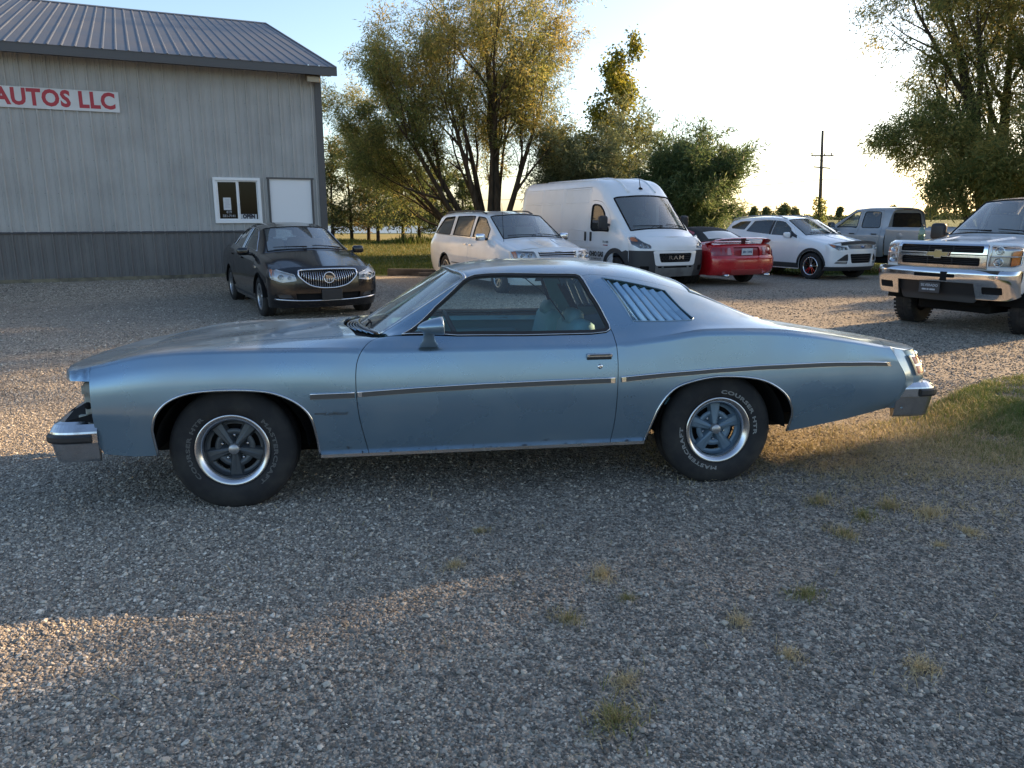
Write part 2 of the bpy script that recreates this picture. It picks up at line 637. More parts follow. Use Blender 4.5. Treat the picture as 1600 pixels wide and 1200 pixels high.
def ring_path(S, loop, off=0.0, side=1):
    p, n = S.evn(np.asarray(loop, float))
    p = p + n * off
    p = p.copy()
    if side < 0: p[:, 1] *= -1
    return [tuple(q) for q in p]
def hero_stations():
    D = {0: (.915, .30), 1: (.95, .43), 2: (.982, .645), 3: (.972, .79)}
    rows = [
        (.70, {0: (.895, .34), 1: (.92, .48), 2: (.945, .62), 3: (.935, .755), 4: (.90, .83), 5: (.82, .838), 6: (.68, .834), 7: (.45, .832), 8: (.22, .828), 9: (0, .828)}),
        (.40, {0: (.92, .325), 1: (.95, .47), 2: (.975, .64), 3: (.965, .79), 4: (.922, .897), 5: (.84, .899), 6: (.68, .890), 7: (.45, .889), 8: (.22, .885), 9: (0, .884)}),
        (0, {3: (.972, .80), 4: (.935, .912), 5: (.83, .922), 6: (.70, .926), 7: (.45, .931), 8: (.22, .927), 9: (0, .925)}),
        (-.40, {3: (.972, .80), 4: (.945, .908), 5: (.83, .926), 6: (.70, .940), 7: (.45, .951), 8: (.22, .955), 9: (0, .956)}),
        (-.70, {4: (.95, .897), 5: (.85, .936), 6: (.72, .950, -.69), 7: (.45, .966, -.64), 8: (.22, .972, -.59), 9: (0, .974, -.58)}),
        (-.84, {4: (.953, .890), 5: (.885, .942), 6: (.80, .954, -.845), 7: (.715, .960, -.83), 8: (.38, .966, -.72), 9: (0, .970, -.67)}),
        (-1.33, {4: (.957, .886), 5: (.89, .948), 6: (.79, 1.12), 7: (.655, 1.272), 8: (.38, 1.312, -1.27), 9: (0, 1.328, -1.24)}),
        (-1.50, {4: (.957, .886), 5: (.89, .949), 6: (.785, 1.13), 7: (.645, 1.292), 8: (.40, 1.346, -1.47), 9: (0, 1.364, -1.45)}),
        (-1.80, {4: (.957, .886), 5: (.89, .95), 6: (.785, 1.13), 7: (.64, 1.296), 8: (.40, 1.357), 9: (0, 1.378)}),
        (-2.10, {4: (.957, .886), 5: (.89, .95), 6: (.785, 1.125), 7: (.635, 1.285), 8: (.40, 1.348), 9: (0, 1.371)}),
        (-2.45, {4: (.957, .925), 5: (.90, .962), 6: (.78, 1.09), 7: (.625, 1.238), 8: (.40, 1.308), 9: (0, 1.333)}),
        (-2.74, {4: (.957, .966), 5: (.895, .985), 6: (.76, 1.06), 7: (.61, 1.165), 8: (.38, 1.230, -2.72), 9: (0, 1.256, -2.71)}),
        (-3.24, {0: (.915, .315), 4: (.95, .949), 5: (.86, .962), 6: (.74, .972), 7: (.60, .984), 8: (.36, .978, -3.28), 9: (0, .976, -3.31)}),
        (-3.58, {0: (.90, .36), 1: (.935, .47), 2: (.965, .645), 3: (.957, .78), 4: (.942, .893), 5: (.85, .907), 6: (.72, .914), 7: (.58, .915), 8: (.35, .900), 9: (0, .894)}),
        (-3.935, {0: (.86, .43, -3.98), 1: (.90, .475, -3.99), 2: (.928, .62, -4.05), 3: (.93, .735, -3.99), 4: (.915, .828), 5: (.82, .838, -3.95), 6: (.70, .845, -4.0), 7: (.56, .840, -4.04), 8: (.34, .825, -4.08), 9: (0, .818, -4.1)}),
    ]
    out = []
    for x, d in rows:
        r = []
        for j in range(10):
            t = d.get(j, D.get(j))
            r.append((t[2] if len(t) > 2 else x, t[0], t[1]))
        out.append(r)
    return out
# ================================================================ the blue coupe in front
CHROME = mat('chrome', (.78, .78, .80), .12, 1.0)
CHROME_OLD = vary(mat('worn_chrome', (.62, .63, .65), .16, 1.0), (.40, .40, .41), 14, 6, .45, .8, rough2=.34)
BLACK = mat('black_plastic', (.018, .018, .02), .5)
BLACKM = mat('matt_black', (.010, .010, .011), .85, spec=.2)
RUBBER = vary(mat('tyre_rubber', (.022, .022, .024), .75, spec=.3), (.045, .043, .040), 9, 5, .45, .75)
UNDER = mat('underbody', (.012, .012, .012), .95, spec=.1)

def paint(name, col, rough=.30, metal=.55, coat=.8, dust=None, dlo=.45, dhi=.9):
    m = mat(name, col, rough, metal, coat)
    if dust: vary(m, dust, 2.2, 8, dlo, dhi, rough2=rough + .2)
    return m

def make_wheel(parent, name, loc, r, w, rim_r, style, side=1, n=48, steer=0.0, tread=None):
    """local axis Y points outwards; > tyre, rim (...)"""
    wh = empty(name, loc, 0.0 if side > 0 else math.pi, parent)
    if steer: wh.rotation_euler[2] += steer
    g = Geo()
    h = w / 2
    sw = r - rim_r
    prof = [(rim_r - .005, h * .72), (rim_r + sw * .06, h * .93), (rim_r + sw * .30, h * 1.0), (rim_r + sw * .55, h * .99), (rim_r + sw * .80, h * .90),
            (r - sw * .07, h * .78), (r, h * .62), (r + .001, h * .3), (r - .006, h * .27), (r - .006, h * .22), (r + .001, h * .2), (r + .001, 0.006), (r - .006, 0), (r + .001, -.006),
            (r, -h * .62), (r - sw * .1, -h * .82), (rim_r + sw * .5, -h), (rim_r, -h * .8)]
    g.lathe(prof, n)
    tyre = g.build('tyre', RUBBER, wh)
    if tread:
        g = Geo()
        for i in range(tread):
            t = 2 * math.pi * i / tread
            for s_ in (-1, 1):
                for q in (0.36, .78):
                    tt = t + (math.pi / tread if q > .5 else 0)
                    Rm = Matrix.Rotation(-tt, 3, 'Y')
                    g.box(Rm @ Vector((r - .001, s_ * h * q, 0)), (.007, h * .36, 2 * math.pi * r / tread * .62), 0, Rm.to_4x4())
        g.build('tread_blocks', RUBBER, wh)['kind'] = 'stuff'
    return wh

def alloy_rim(wh, rim_r, w, nsp, m_face, m_barrel, cap=.035, spoke=.030, dish=.02, split=0.0, lug=5):
    h = w / 2
    g = Geo()
    g.lathe([(rim_r, h * .80), (rim_r - .006, h * .86), (rim_r - .022, h * .84), (rim_r - .03, h * .70), (rim_r - .035, h * .2), (rim_r - .04, -h * .8)], 40, mi=1)
    g.lathe([(rim_r - .002, h * .86), (rim_r - .010, h * .93), (rim_r - .024, h * .88), (rim_r - .028, h * .78)], 40, mi=0)
    f = h * .78
    for i in range(nsp):
        for sgn in ((-1, 1) if split else (0,)):
            t = 2 * math.pi * i / nsp + .3
            Rm = Matrix.Rotation(-t, 4, 'Y')
            r0, r1 = cap * .8, rim_r - .018
            a0 = spoke * .55; a1 = spoke * .5
            o0 = sgn * split * .25; o1 = sgn * split
            V = [(r0, f - dish - .004, -a0 + o0), (r0, f - dish - .004, a0 + o0), (r1, f, a1 + o1), (r1, f, -a1 + o1),
                 (r0, f - dish - .05, -a0 + o0), (r0, f - dish - .05, a0 + o0), (r1, f - .05, a1 + o1), (r1, f - .05, -a1 + o1)]
            g.add(V, [(0, 1, 2, 3), (4, 7, 6, 5), (0, 4, 5, 1), (1, 5, 6, 2), (2, 6, 7, 3), (3, 7, 4, 0)], False, 0, Rm)
    g.lathe([(.0, f - dish + .012), (cap * .8, f - dish + .010), (cap, f - dish), (cap, f - dish - .05)], 20, mi=0)
    g.lathe([(0.001, -h * .2), (rim_r - .06, -h * .15), (rim_r - .04, -h * .3)], 28, mi=2)
    rim = g.build('rim', [m_face, m_barrel, BLACKM], wh)
    return rim

def arc_text(wh, txt, Rr, size, a0, a1, y, m, outline=.0011, sx=1.0):
    """text read clockwise along an arc on the tyre wall, angles in degrees as the viewer sees them"""
    V, F = text_geo(txt, size, 'LEFT', outline=outline, space=1.12, offset=0.0)
    xs = [v[0] for v in V]; x0, x1 = min(xs), max(xs)
    VV = []
    for x, yy, zz in V:
        t = R(a0) + (R(a1) - R(a0)) * (x - x0) / (x1 - x0)
        rr = Rr + yy
        VV.append((-rr * math.cos(t), y + zz * .4, rr * math.sin(t)))
    g = Geo(); g.add(VV, F)
    return g.build('lettering', m, wh)

def build_coupe():
    root = empty('coupe', (-1.6888 + .1469 * .028, 5.0031 - .9892 * .028, -.0393), R(-171.552))
    root.rotation_euler[0] = R(2.5)      # the lot falls away from the camera here
    tag(root, 'blue two-door coupe with side louvers and missing grille, parked nearest', 'car')
    S = Surf(hero_stations(), uc=(5, 6), sc=(4,))
    P1 = paint('coupe_blue_paint', (.215, .325, .43), .26, .70, .75, (.275, .36, .43), .42, .85)
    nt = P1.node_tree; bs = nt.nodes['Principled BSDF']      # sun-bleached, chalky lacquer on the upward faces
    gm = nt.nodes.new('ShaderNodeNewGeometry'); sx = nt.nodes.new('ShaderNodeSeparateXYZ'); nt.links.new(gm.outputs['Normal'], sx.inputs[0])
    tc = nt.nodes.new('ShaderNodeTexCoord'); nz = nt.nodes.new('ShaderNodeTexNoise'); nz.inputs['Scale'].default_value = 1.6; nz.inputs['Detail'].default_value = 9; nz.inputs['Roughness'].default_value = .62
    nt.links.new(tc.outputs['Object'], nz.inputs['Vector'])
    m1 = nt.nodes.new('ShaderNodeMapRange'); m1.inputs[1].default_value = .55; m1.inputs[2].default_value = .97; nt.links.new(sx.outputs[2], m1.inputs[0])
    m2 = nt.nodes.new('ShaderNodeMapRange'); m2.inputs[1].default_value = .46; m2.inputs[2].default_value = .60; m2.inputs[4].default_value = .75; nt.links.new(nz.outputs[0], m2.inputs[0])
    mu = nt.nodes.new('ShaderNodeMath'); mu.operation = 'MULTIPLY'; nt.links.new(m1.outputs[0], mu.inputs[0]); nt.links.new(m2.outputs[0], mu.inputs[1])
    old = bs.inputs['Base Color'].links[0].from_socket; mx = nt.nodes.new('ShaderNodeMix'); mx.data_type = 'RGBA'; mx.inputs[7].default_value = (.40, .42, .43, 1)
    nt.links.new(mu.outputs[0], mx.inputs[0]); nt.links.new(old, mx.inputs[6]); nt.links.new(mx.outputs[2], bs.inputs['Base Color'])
    # rust and scuffs low on the body sides
    so = nt.nodes.new('ShaderNodeSeparateXYZ'); nt.links.new(tc.outputs['Object'], so.inputs[0])
    n3 = nt.nodes.new('ShaderNodeTexNoise'); n3.inputs['Scale'].default_value = 13; n3.inputs['Detail'].default_value = 8; nt.links.new(tc.outputs['Object'], n3.inputs['Vector'])
    r1 = nt.nodes.new('ShaderNodeMapRange'); r1.inputs[1].default_value = .42; r1.inputs[2].default_value = .30; r1.inputs[4].default_value = .30; nt.links.new(so.outputs[2], r1.inputs[0])
    ad = nt.nodes.new('ShaderNodeMath'); nt.links.new(r1.outputs[0], ad.inputs[0]); nt.links.new(n3.outputs[0], ad.inputs[1])
    r2 = nt.nodes.new('ShaderNodeMapRange'); r2.inputs[1].default_value = .835; r2.inputs[2].default_value = .92; r2.inputs[4].default_value = .85; nt.links.new(ad.outputs[0], r2.inputs[0])
    m3 = nt.nodes.new('ShaderNodeMix'); m3.data_type = 'RGBA'; m3.inputs[7].default_value = (.045, .032, .026, 1)
    nt.links.new(r2.outputs[0], m3.inputs[0]); nt.links.new(mx.outputs[2], m3.inputs[6]); nt.links.new(m3.outputs[2], bs.inputs['Base Color'])
    iv = nt.nodes.new('ShaderNodeMapRange'); iv.inputs[3].default_value = .75; iv.inputs[4].default_value = .25; nt.links.new(mu.outputs[0], iv.inputs[0]); nt.links.new(iv.outputs[0], bs.inputs['Coat Weight'])
    TEAL = mat('teal_vinyl', (.085, .225, .265), .6)
    TEAL2 = mat('dark_teal_trim', (.07, .18, .215), .7)
    GL = glass('coupe_glass', (.84, .96, .97), .8, .02, 1.5, .04)
    WS = glass('coupe_windshield_glass', (.84, .93, .90), 1.0, .02, 1.8, .10)
    SEAL = mat('window_seal', (.015, .013, .013), .6)
    INSERT = mat('molding_insert', (.075, .070, .066), .5)
    TT = S.T[-1]
    mir = lambda L: np.array([(a, 2 * TT - b) for a, b in L])
    ab = S.ab
    G = [(-.95, .965), (-1.148, 1.112), (-1.348, 1.275), (-1.391, 1.288), (-1.45, 1.293), (-1.826, 1.290), (-2.005, 1.286), (-2.033, 1.276),
         (-2.077, 1.177), (-2.129, 1.071), (-2.160, .996), (-2.159, .972), (-2.134, .957), (-2.045, .950), (-1.65, .950), (-1.265, .956)]
    gG = S.inv(G, 4, 7.4)
    farch = [(.387, .335), (.397, .448), (.395, .499), (.367, .575), (.298, .645), (.184, .687), (.016, .698), (-.151, .690), (-.263, .668), (-.374, .610), (-.438, .531), (-.464, .411), (-.472, .297)]
    rarch = [(-2.37, .297), (-2.399, .394), (-2.446, .523), (-2.52, .618), (-2.628, .662), (-2.793, .688), (-2.976, .678), (-3.105, .647), (-3.213, .581), (-3.268, .506), (-3.291, .431), (-3.28, .323)]
    fa = S.inv(smooth_loop(farch, 4), 0, 5); ra = S.inv(smooth_loop(rarch, 4), 0, 5)
    dfr = [(-.822, .949), (-.775, .933), (-.733, .895), (-.704, .836), (-.693, .763), (-.692, .651), (-.701, .532), (-.715, .449), (-.745, .302)]
    dre = [(-2.161, .302), (-2.177, .443), (-2.183, .639), (-2.185, .796), (-2.178, .897), (-2.175, .942), (-2.166, .972)]
    df = S.inv(smooth_loop(dfr, 4), 0, 5.6); dr = S.inv(smooth_loop(dre, 4), 0, 5.6)
    lou = [(-2.166, 1.263), (-2.564, 1.182), (-2.689, 1.022), (-2.672, 1.012), (-2.305, 1.015)]
    lo = S.inv(lou, 4.6, 7)
    kj = lambda L: ab(np.array(L, float))
    for sd in (1, -1):
        # front fender
        top = kj([(4.55, 5.4), (4.3, 5.75), (4.0, 6)] + [(k, 6) for k in np.arange(3.5, -.1, -.5)])
        frt = kj([(0, j) for j in np.arange(5.5, 0.4, -.5)])
        bot = S.inv([(.671, .350), (.512, .333)], 0, 2)
        loop = np.concatenate([df[::-1], top, frt, bot, fa])
        fen = panel('front_fender', S, [loop], P1, root, .045, .0022, side=sd)
        # door
        bl = S.inv([(-2.134, .953), (-2.045, .945), (-1.65, .945), (-1.265, .951), (-.95, .958)], 4, 6)
        door_low = np.concatenate([df, S.inv([(-1.383, .303)], 0, 1), dr, bl])
        dpanel = panel('door', S, [door_low], P1, root, .045, .0022, side=sd)
        w = panel('side_window', S, [shrink(gG if area2(gG) > 0 else gG[::-1], .020)], GL, dpanel, .10, 0, th=.004, off=-.006, side=sd)
        seal_in = shrink(gG if area2(gG) > 0 else gG[::-1], .021)
        panel('window_seal', S, [gG, seal_in], SEAL, dpanel, .04, 0, th=.02, off=.001, side=sd)
        g = Geo()
        pp = ring_path(S, resample(gG, .04), .003, sd)
        g.tube(pp + [pp[0]], .0035, 5)
        g.build('window_trim', CHROME_OLD, dpanel)
        # quarter panel with the louvered opening
        top = kj([(k, 7) for k in np.arange(9.0, 14.01, .25)])
        rear = kj([(14, j) for j in np.arange(6.5, -.1, -.5)])
        bot = S.inv([(-3.711, .381), (-3.5, .350), (-3.296, .322)], 0, 2)
        grear = S.inv([(-2.160, .996), (-2.129, 1.071), (-2.077, 1.177), (-2.033, 1.276)], 4, 7.4)
        loop = np.concatenate([dr, grear, top, rear, bot, ra[::-1]])
        qp = panel('quarter_panel', S, [loop, lo], P1, root, .045, .0018, side=sd)
        panel('inner_trim', S, [np.concatenate([dr, grear, top[:11], kj([(11.5, 5), (9.6, 4)])]), lo], TEAL2, qp, .09, .01, th=0, off=-.035, side=sd)
        for jl in (dr, df):
            panel('gap_blocker', S, [strip_loop(resample(jl, .05, False), .04)], BLACKM, root, .05, 0, th=.01, off=-.024, side=sd, grid=False)  # black strip added behind the door gap to stop sun leaking through
        # louver slats
        tl, trr, br, blo = [S.ev(S.inv([q_], 4.6, 7))[0] for q_ in (lou[0], lou[1], lou[2], lou[4])]
        nS = 7
        for i in range(nS):
            g = Geo()
            t0 = (i + .02) / nS; t1 = (i + .90) / nS
            def pt(t, f, off):
                xz = [(tl[0] + (trr[0] - tl[0]) * t) * (1 - f) + (blo[0] + (br[0] - blo[0]) * t) * f,
                      (tl[2] + (trr[2] - tl[2]) * t) * (1 - f) + (blo[2] + (br[2] - blo[2]) * t) * f]
                p, n = S.evn(S.inv([xz], 4.5, 7.1))
                q_ = p[0] + n[0] * off
                return (q_[0], q_[1] * sd, q_[2])
            V = []
            for f in (0, .33, .66, 1):
                V += [pt(t0, f, -.046), pt((t0 * .45 + t1 * .55), f, -.018), pt(t1 - .028, f, -.007), pt(t1 - .002, f, -.014), pt(t1 - .002, f, -.022), pt((t0 + t1) / 2, f, -.030)]
            F = []
            for a_ in range(3):
                for b_ in range(6):
                    F.append((a_ * 6 + b_, a_ * 6 + (b_ + 1) % 6, (a_ + 1) * 6 + (b_ + 1) % 6, (a_ + 1) * 6 + b_))
            F += [tuple(range(6)), tuple(range(18, 24))]
            g.add(V, F)
            g.build('louver_slat', P1, qp)
        g = Geo(); pp = ring_path(S, resample(lo, .04), .001, sd)
        g.tube(pp + [pp[0]], .004, 5); g.build('louver_frame', P1, qp)
        # mouldings, arch lips, rocker strip
        for nm, path, par in (('side_molding', [(-.443, .648), (-.683, .650)], fen), ('side_molding', [(-.697, .652), (-1.05, .667), (-1.40, .677), (-1.80, .683), (-2.166, .686)], dpanel),
                              ('side_molding', [(-2.201, .689), (-2.45, .706), (-2.765, .722), (-3.05, .733), (-3.33, .737), (-3.65, .734), (-3.925, .724)], qp)):
            pth = resample(S.inv(path, 0, 4), .05, False)
            m1 = panel(nm, S, [strip_loop(pth, .0155)], CHROME_OLD, par, .03, 0, th=.012, off=.009, side=sd, grid=False)
            panel('insert', S, [strip_loop((pth - np.array([0, .003])).tolist(), .0105)], INSERT, m1, .03, 0, th=.004, off=.0125, side=sd, grid=False)
            pu = pth + np.array([0, .0125]) * 1.0
            g = Geo(); g.tube(ring_path(S, pu, .011, sd), .0045, 5); g.build('chrome_bead', CHROME, m1)
            if len(path) > 2:
                for e in ((0, .012), (-1, -.012)):
                    c = S.inv([path[e[0]]], 0, 4)[0]; c2 = c + np.array([-e[1] * 0, 0])
                    sg = 1 if e[0] == 0 else -1
                    dd = (pth[1] - pth[0]) / np.linalg.norm(pth[1] - pth[0]) if e[0] == 0 else (pth[-1] - pth[-2]) / np.linalg.norm(pth[-1] - pth[-2])
                    q1 = c + dd * sg * .003; q2 = c + dd * sg * .028
                    panel('end_cap', S, [strip_loop([q1, q2], .0135)], CHROME, m1, .03, 0, th=.004, off=.0145, side=sd, grid=False)
        for arch, par in ((fa, fen), (ra, qp)):
            g = Geo(); g.tube(ring_path(S, arch, .002, sd), .0075, 6); g.build('arch_lip', CHROME_OLD, par)
        rk = resample(S.inv([(-.480, .297), (-.75, .295), (-1.4, .296), (-2.16, .296), (-2.365, .293)], 0, 2), .08, False)
        g = Geo()
        pp = ring_path(S, rk, .004, sd)
        pr = [(0.005, .006), (.008, .003), (.007, -.006), (.0, -.009), (-.02, -.012), (-.02, .006)]
        if sd > 0: pp = pp[::-1]
        pr2 = pr if True else pr
        g.sweep(pp, pr2); g.tube([(x_, y_ + .006 * sd, z_) for x_, y_, z_ in pp], .0065, 6)
        g.build('rocker_trim', CHROME_OLD, root)
        # lock and handle
        p, n = S.evn(S.inv([(-2.073, .829)], 0, 5)); p = p[0]
        hd = Geo()
        hd.box((p[0], (p[1] + .014) * sd, p[2] + .004), (.150, .020, .024), .006)
        hd.box((p[0], (p[1] + .004) * sd, p[2] - .013), (.146, .012, .018), .004, mi=1)
        hd.box((p[0], (p[1] + .026) * sd, p[2] + .008), (.120, .006, .008), .002, mi=2)
        hd.build('handle', [CHROME_OLD, BLACK, INSERT], dpanel)
        p, n = S.evn(S.inv([(-2.078, .767)], 0, 5)); p = p[0]
        g = Geo(); g.lathe([(0, .006), (.006, .007), (.013, .006), (.015, 0)], 16, 'Y', (p[0], p[1], p[2]))
        if sd < 0: g.v = [(x, -y, z) for x, y, z in g.v]
        g.build('lock', CHROME, dpanel)
    # script on the fender
    p, n = S.evn(S.inv([(-.575, .548)], 0, 4)); p = p[0]
    V, F = text_geo('LeMans', .030, 'CENTER', offset=.0006, extrude=.001, shear=.35, space=1.05, sx=1.35)
    g = Geo(); g.add([(p[0] - x, p[1] + .002 + z, p[2] + y) for x, y, z in V], F)
    g.box((p[0] + .085, p[1] + .0015, p[2] + .001), (.06, .003, .010), .001)
    g.build('fender_script', mat('grey_script', (.10, .12, .14), .3, .6), root)
    # hood, cowl, roof, glass, deck lid
    hood = np.concatenate([kj([(k, 6.03) for k in np.arange(0, 4.01, .5)]), kj([(4.0, j) for j in np.arange(6.5, 12, .5)]), kj([(k, 11.97) for k in np.arange(4, -.01, -.5)]), kj([(0.0, j) for j in np.arange(11.5, 6.2, -.5)])])
    panel('hood', S, [hood], P1, root, .05, .0025)
    cowl = np.concatenate([kj([(4.06, 6.6)]), kj([(4.95, 7.0)]), kj([(4.95, j) for j in np.arange(7.5, 10.6, .5)]), kj([(4.95, 11)]), kj([(4.06, 11.4)]), kj([(4.06, j) for j in np.arange(11, 6.9, -.5)])])
    cw = panel('cowl_grille', S, [cowl], BLACKM, root, .04, 0, off=-.03)
    g = Geo()
    for k in (4.25, 4.45, 4.65, 4.85):
        pp = ring_path(S, kj([(k, j) for j in np.arange(7.2, 10.9, .3)]), -.016)
        g.tube(pp, .006, 4)
    g.build('cowl_slats', P1, cw)
    for ya, yb in ((.55, .12), (-.02, -.45)):
        g = Geo()
        g.tube([(-.74, ya * .9, .985), (-.76, (ya + yb) / 2, .998), (-.735, yb, .993)], .006, 5)
        g.build('wiper', BLACKM, cw)
    wsl = np.concatenate([kj([(5.02, j) for j in np.arange(7.05, 10.96, .26)]), kj([(k, 10.95) for k in np.arange(5.1, 5.99, .1)]), kj([(5.985, j) for j in np.arange(10.95, 7.04, -.26)]), kj([(k, 7.05) for k in np.arange(5.95, 5.05, -.1)])])
    ws = panel('windshield', S, [wsl], WS, root, .08, 0, th=.004, off=-.006)
    wout = np.concatenate([kj([(5.0, j) for j in np.arange(7.0, 11.01, .25)]), kj([(k, 11.0) for k in np.arange(5.1, 6.0, .1)]), kj([(6.0, j) for j in np.arange(11.0, 6.99, -.25)]), kj([(k, 7.0) for k in np.arange(5.9, 5.05, -.1)])])
    # chrome frame of the windshield
    g = Geo(); pp = ring_path(S, resample(wout, .05), -.003); g.tube(pp + [pp[0]], .0115, 6); g.build('windshield_trim', CHROME_OLD, ws)
    left = np.concatenate([S.inv([(-.872, .957)], 4.8, 7), gG[0:8], kj([(k, 7) for k in np.arange(9.0, 11.01, .25)])])
    right = mir(left)
    rl = np.concatenate([left, kj([(11, j) for j in np.arange(7.5, 10.9, .5)]), right[::-1], kj([(k, 11.0) for k in np.arange(5.0, 6.0, .1)]), kj([(6.0, j) for j in np.arange(11.0, 6.99, -.25)]), kj([(k, 7.0) for k in np.arange(5.9, 4.99, -.1)])])
    rf = panel('roof', S, [rl], P1, root, .05, 0.0)
    hl = np.concatenate([kj([(6.05, j) for j in np.arange(7.1, 10.91, .38)]), kj([(k, 10.9) for k in np.arange(6.5, 10.9, .5)]), kj([(10.95, j) for j in np.arange(10.9, 7.09, -.38)]), kj([(k, 7.1) for k in np.arange(10.5, 6.1, -.5)])])
    panel('headliner', S, [hl], TEAL2, rf, .12, 0, th=0, off=-.025)
    bgl = np.concatenate([kj([(11.04, j) for j in np.arange(7.1, 10.91, .2)]), kj([(k, 10.9) for k in np.arange(11.1, 11.96, .1)]), kj([(11.97, j) for j in np.arange(10.9, 7.09, -.2)]), kj([(k, 7.1) for k in np.arange(11.9, 11.05, -.1)])])
    bw = panel('rear_window', S, [bgl], GL, root, .08, 0, th=.004, off=-.004)
    g = Geo(); pp = ring_path(S, resample(bgl, .05), -.001); g.tube(pp + [pp[0]], .006, 6); g.build('rear_window_trim', CHROME_OLD, bw)
    dl = np.concatenate([kj([(k, 7.02) for k in np.arange(12.08, 14.01, .24)]), kj([(13.99, j) for j in np.arange(7.5, 10.9, .5)]), kj([(k, 10.98) for k in np.arange(14.0, 12.07, -.24)]), kj([(12.08, j) for j in np.arange(10.5, 7.2, -.5)])])
    panel('trunk_lid', S, [dl], P1, root, .05, .0025)
    # nose header above the missing grille
    rw = [[(.70, .928, .757), (.70, .90, .83), (.70, .82, .838), (.70, .68, .834), (.70, .45, .832), (.70, .22, .828), (.70, 0, .828)],
          [(.76, .912, .757), (.765, .89, .816), (.79, .81, .822), (.82, .68, .820), (.85, .45, .816), (.87, .22, .812), (.875, 0, .812)],
          [(.815, .885, .757), (.825, .868, .800), (.86, .79, .806), (.90, .67, .804), (.94, .45, .796), (.97, .22, .790), (.98, 0, .790)],
          [(.818, .875, .755), (.835, .86, .760), (.872, .785, .757), (.912, .665, .755), (.952, .445, .75), (.982, .22, .745), (.992, 0, .745)]]
    N = Surf(rw, sc=(1,))
    nl = np.concatenate([N.ab([(k, 0) for k in np.arange(0, 3.01, .25)]), N.ab([(3, j) for j in np.arange(.5, 11.6, .5)]), N.ab([(k, 12) for k in np.arange(3, -.01, -.25)]), N.ab([(0, j) for j in np.arange(11.5, .4, -.5)])])
    panel('nose_header', N, [nl], P1, root, .04, .0018, th=.03)
    g = Geo()
    for s_ in (1, -1):
        g.box((.735, .845 * s_, .655), (.045, .055, .175), .008)
        g.box((.752, .80 * s_, .70), (.05, .10, .05), .006)
        g.box((.755, .86 * s_, .560), (.075, .03, .016), .004)
        g.lathe([(0, .874), (.020, .874), (.021, .866)], 14, 'Y', (.74, 0, .618), mi=1) if s_ > 0 else None
    g.box((.64, 0, .57), (.06, 1.66, .40), .01, mi=1)
    for y in (-.62, -.30, 0, .30, .62): g.box((.70, y, .60), (.05, .03, .28), .005)
    g.box((.72, 0, .745), (.10, 1.6, .02), .004, mi=1)
    g.build('grille_support', [vary(mat('bare_bracket', (.30, .32, .29), .6), (.12, .09, .07), 18, 5, .5, .7), BLACKM], root)
    g = Geo()
    V = [(.715, .88, .575), (.715, .90, .50), (.89, .87, .528), (.97, .5, .532), (1.0, 0, .532), (.715, .5, .575), (.715, 0, .575)]
    V += [(x, -y, z) for x, y, z in V[:4]] + [(.715, -.5, .575)]
    g.add(V, [(0, 1, 2), (0, 2, 3, 5), (5, 3, 4, 6), (7, 9, 8), (7, 11, 10, 9), (11, 6, 4, 10)])
    g.build('filler_panel', BLACKM, root)
    # bumpers
    def bumper(name, pts, prof, strip, zs=.25):
        half = [tuple(q_) for q_ in smooth_loop(pts, 3)]
        full = [(x, -y, 0) for x, y in half] + [(x, y, 0) for x, y in reversed(half[:-1])] if half[-1][1] == 0 else None
        g = Geo(); g.sweep(full, prof, smooth=False)
        b = g.build(name, CHROME_OLD, root)
        full = [full[0]] + full[3:-3] + [full[-1]]
        g = Geo(); g.sweep([tuple(Vector(full[0]).lerp(Vector(full[1]), zs))] + full[1:-1] + [tuple(Vector(full[-1]).lerp(Vector(full[-2]), zs))], strip); g.build('rubber_strip', BLACK, b)
        return b
    fb = [(.685, .935), (.80, .945), (.875, .937), (.922, .908), (.945, .86), (.985, .6), (1.03, .3), (1.045, 0)]
    bumper('front_bumper', fb, [(-.12, .530), (-.05, .536), (-.022, .525), (.002, .488), (.004, .478), (0, .425), (-.004, .418), (-.018, .335), (-.028, .318), (-.05, .315), (-.06, .40), (-.06, .50)],
           [(.0, .475), (.014, .472), (.020, .462), (.020, .440), (.014, .428), (0, .425)])
    rb = [(-4.02, -.90), (-4.18, -.905), (-4.26, -.89), (-4.305, -.85), (-4.33, -.78), (-4.38, -.5), (-4.41, -.25), (-4.42, 0)]
    bumper('rear_bumper', rb, [(-.13, .592), (-.05, .600), (-.022, .592), (.002, .565), (.004, .556), (0, .505), (-.004, .498), (-.030, .385), (-.04, .372), (-.06, .372), (-.07, .45), (-.06, .56)],
           [(.0, .556), (.014, .553), (.02, .545), (.02, .520), (.014, .508), (0, .505)], .95)
    # tail
    FR = Fascia([(.40, -4.32), (.50, -4.37), (.62, -4.405), (.72, -4.365), (.80, -4.315)], .885, .27, 2.2, -1)
    fq = [FR.ev(FR.ab([(.885, z)]))[0] for z in (.43, .50, .62, .735, .80)]
    r0 = S.P[14]
    TP = Surf([[r0[0], r0[1], r0[2], r0[3], r0[4], r0[5], r0[6], r0[7], r0[8], r0[9]],
               [fq[0], fq[1], fq[2], fq[3], fq[4]] + [FR.ev(FR.ab([(y, .80)]))[0] for y in (.80, .68, .5, .3, 0.0)]], sc=(4,))
    tl_ = np.concatenate([TP.ab([(0, j) for j in np.arange(0, 18.1, .5)]), TP.ab([(1, j) for j in np.arange(18, -.1, -.5)])])
    panel('tail_filler', TP, [tl_], P1, root, .05, .002)
    qW = FR.q_of_y(.885)
    panel('tail_panel', FR, [np.array([(-qW, .43), (qW, .43), (qW, .80), (-qW, .80)])], P1, root, .05, 0)
    RED = mat('red_lens', (.62, .010, .012), .7, 0, 0, .0)
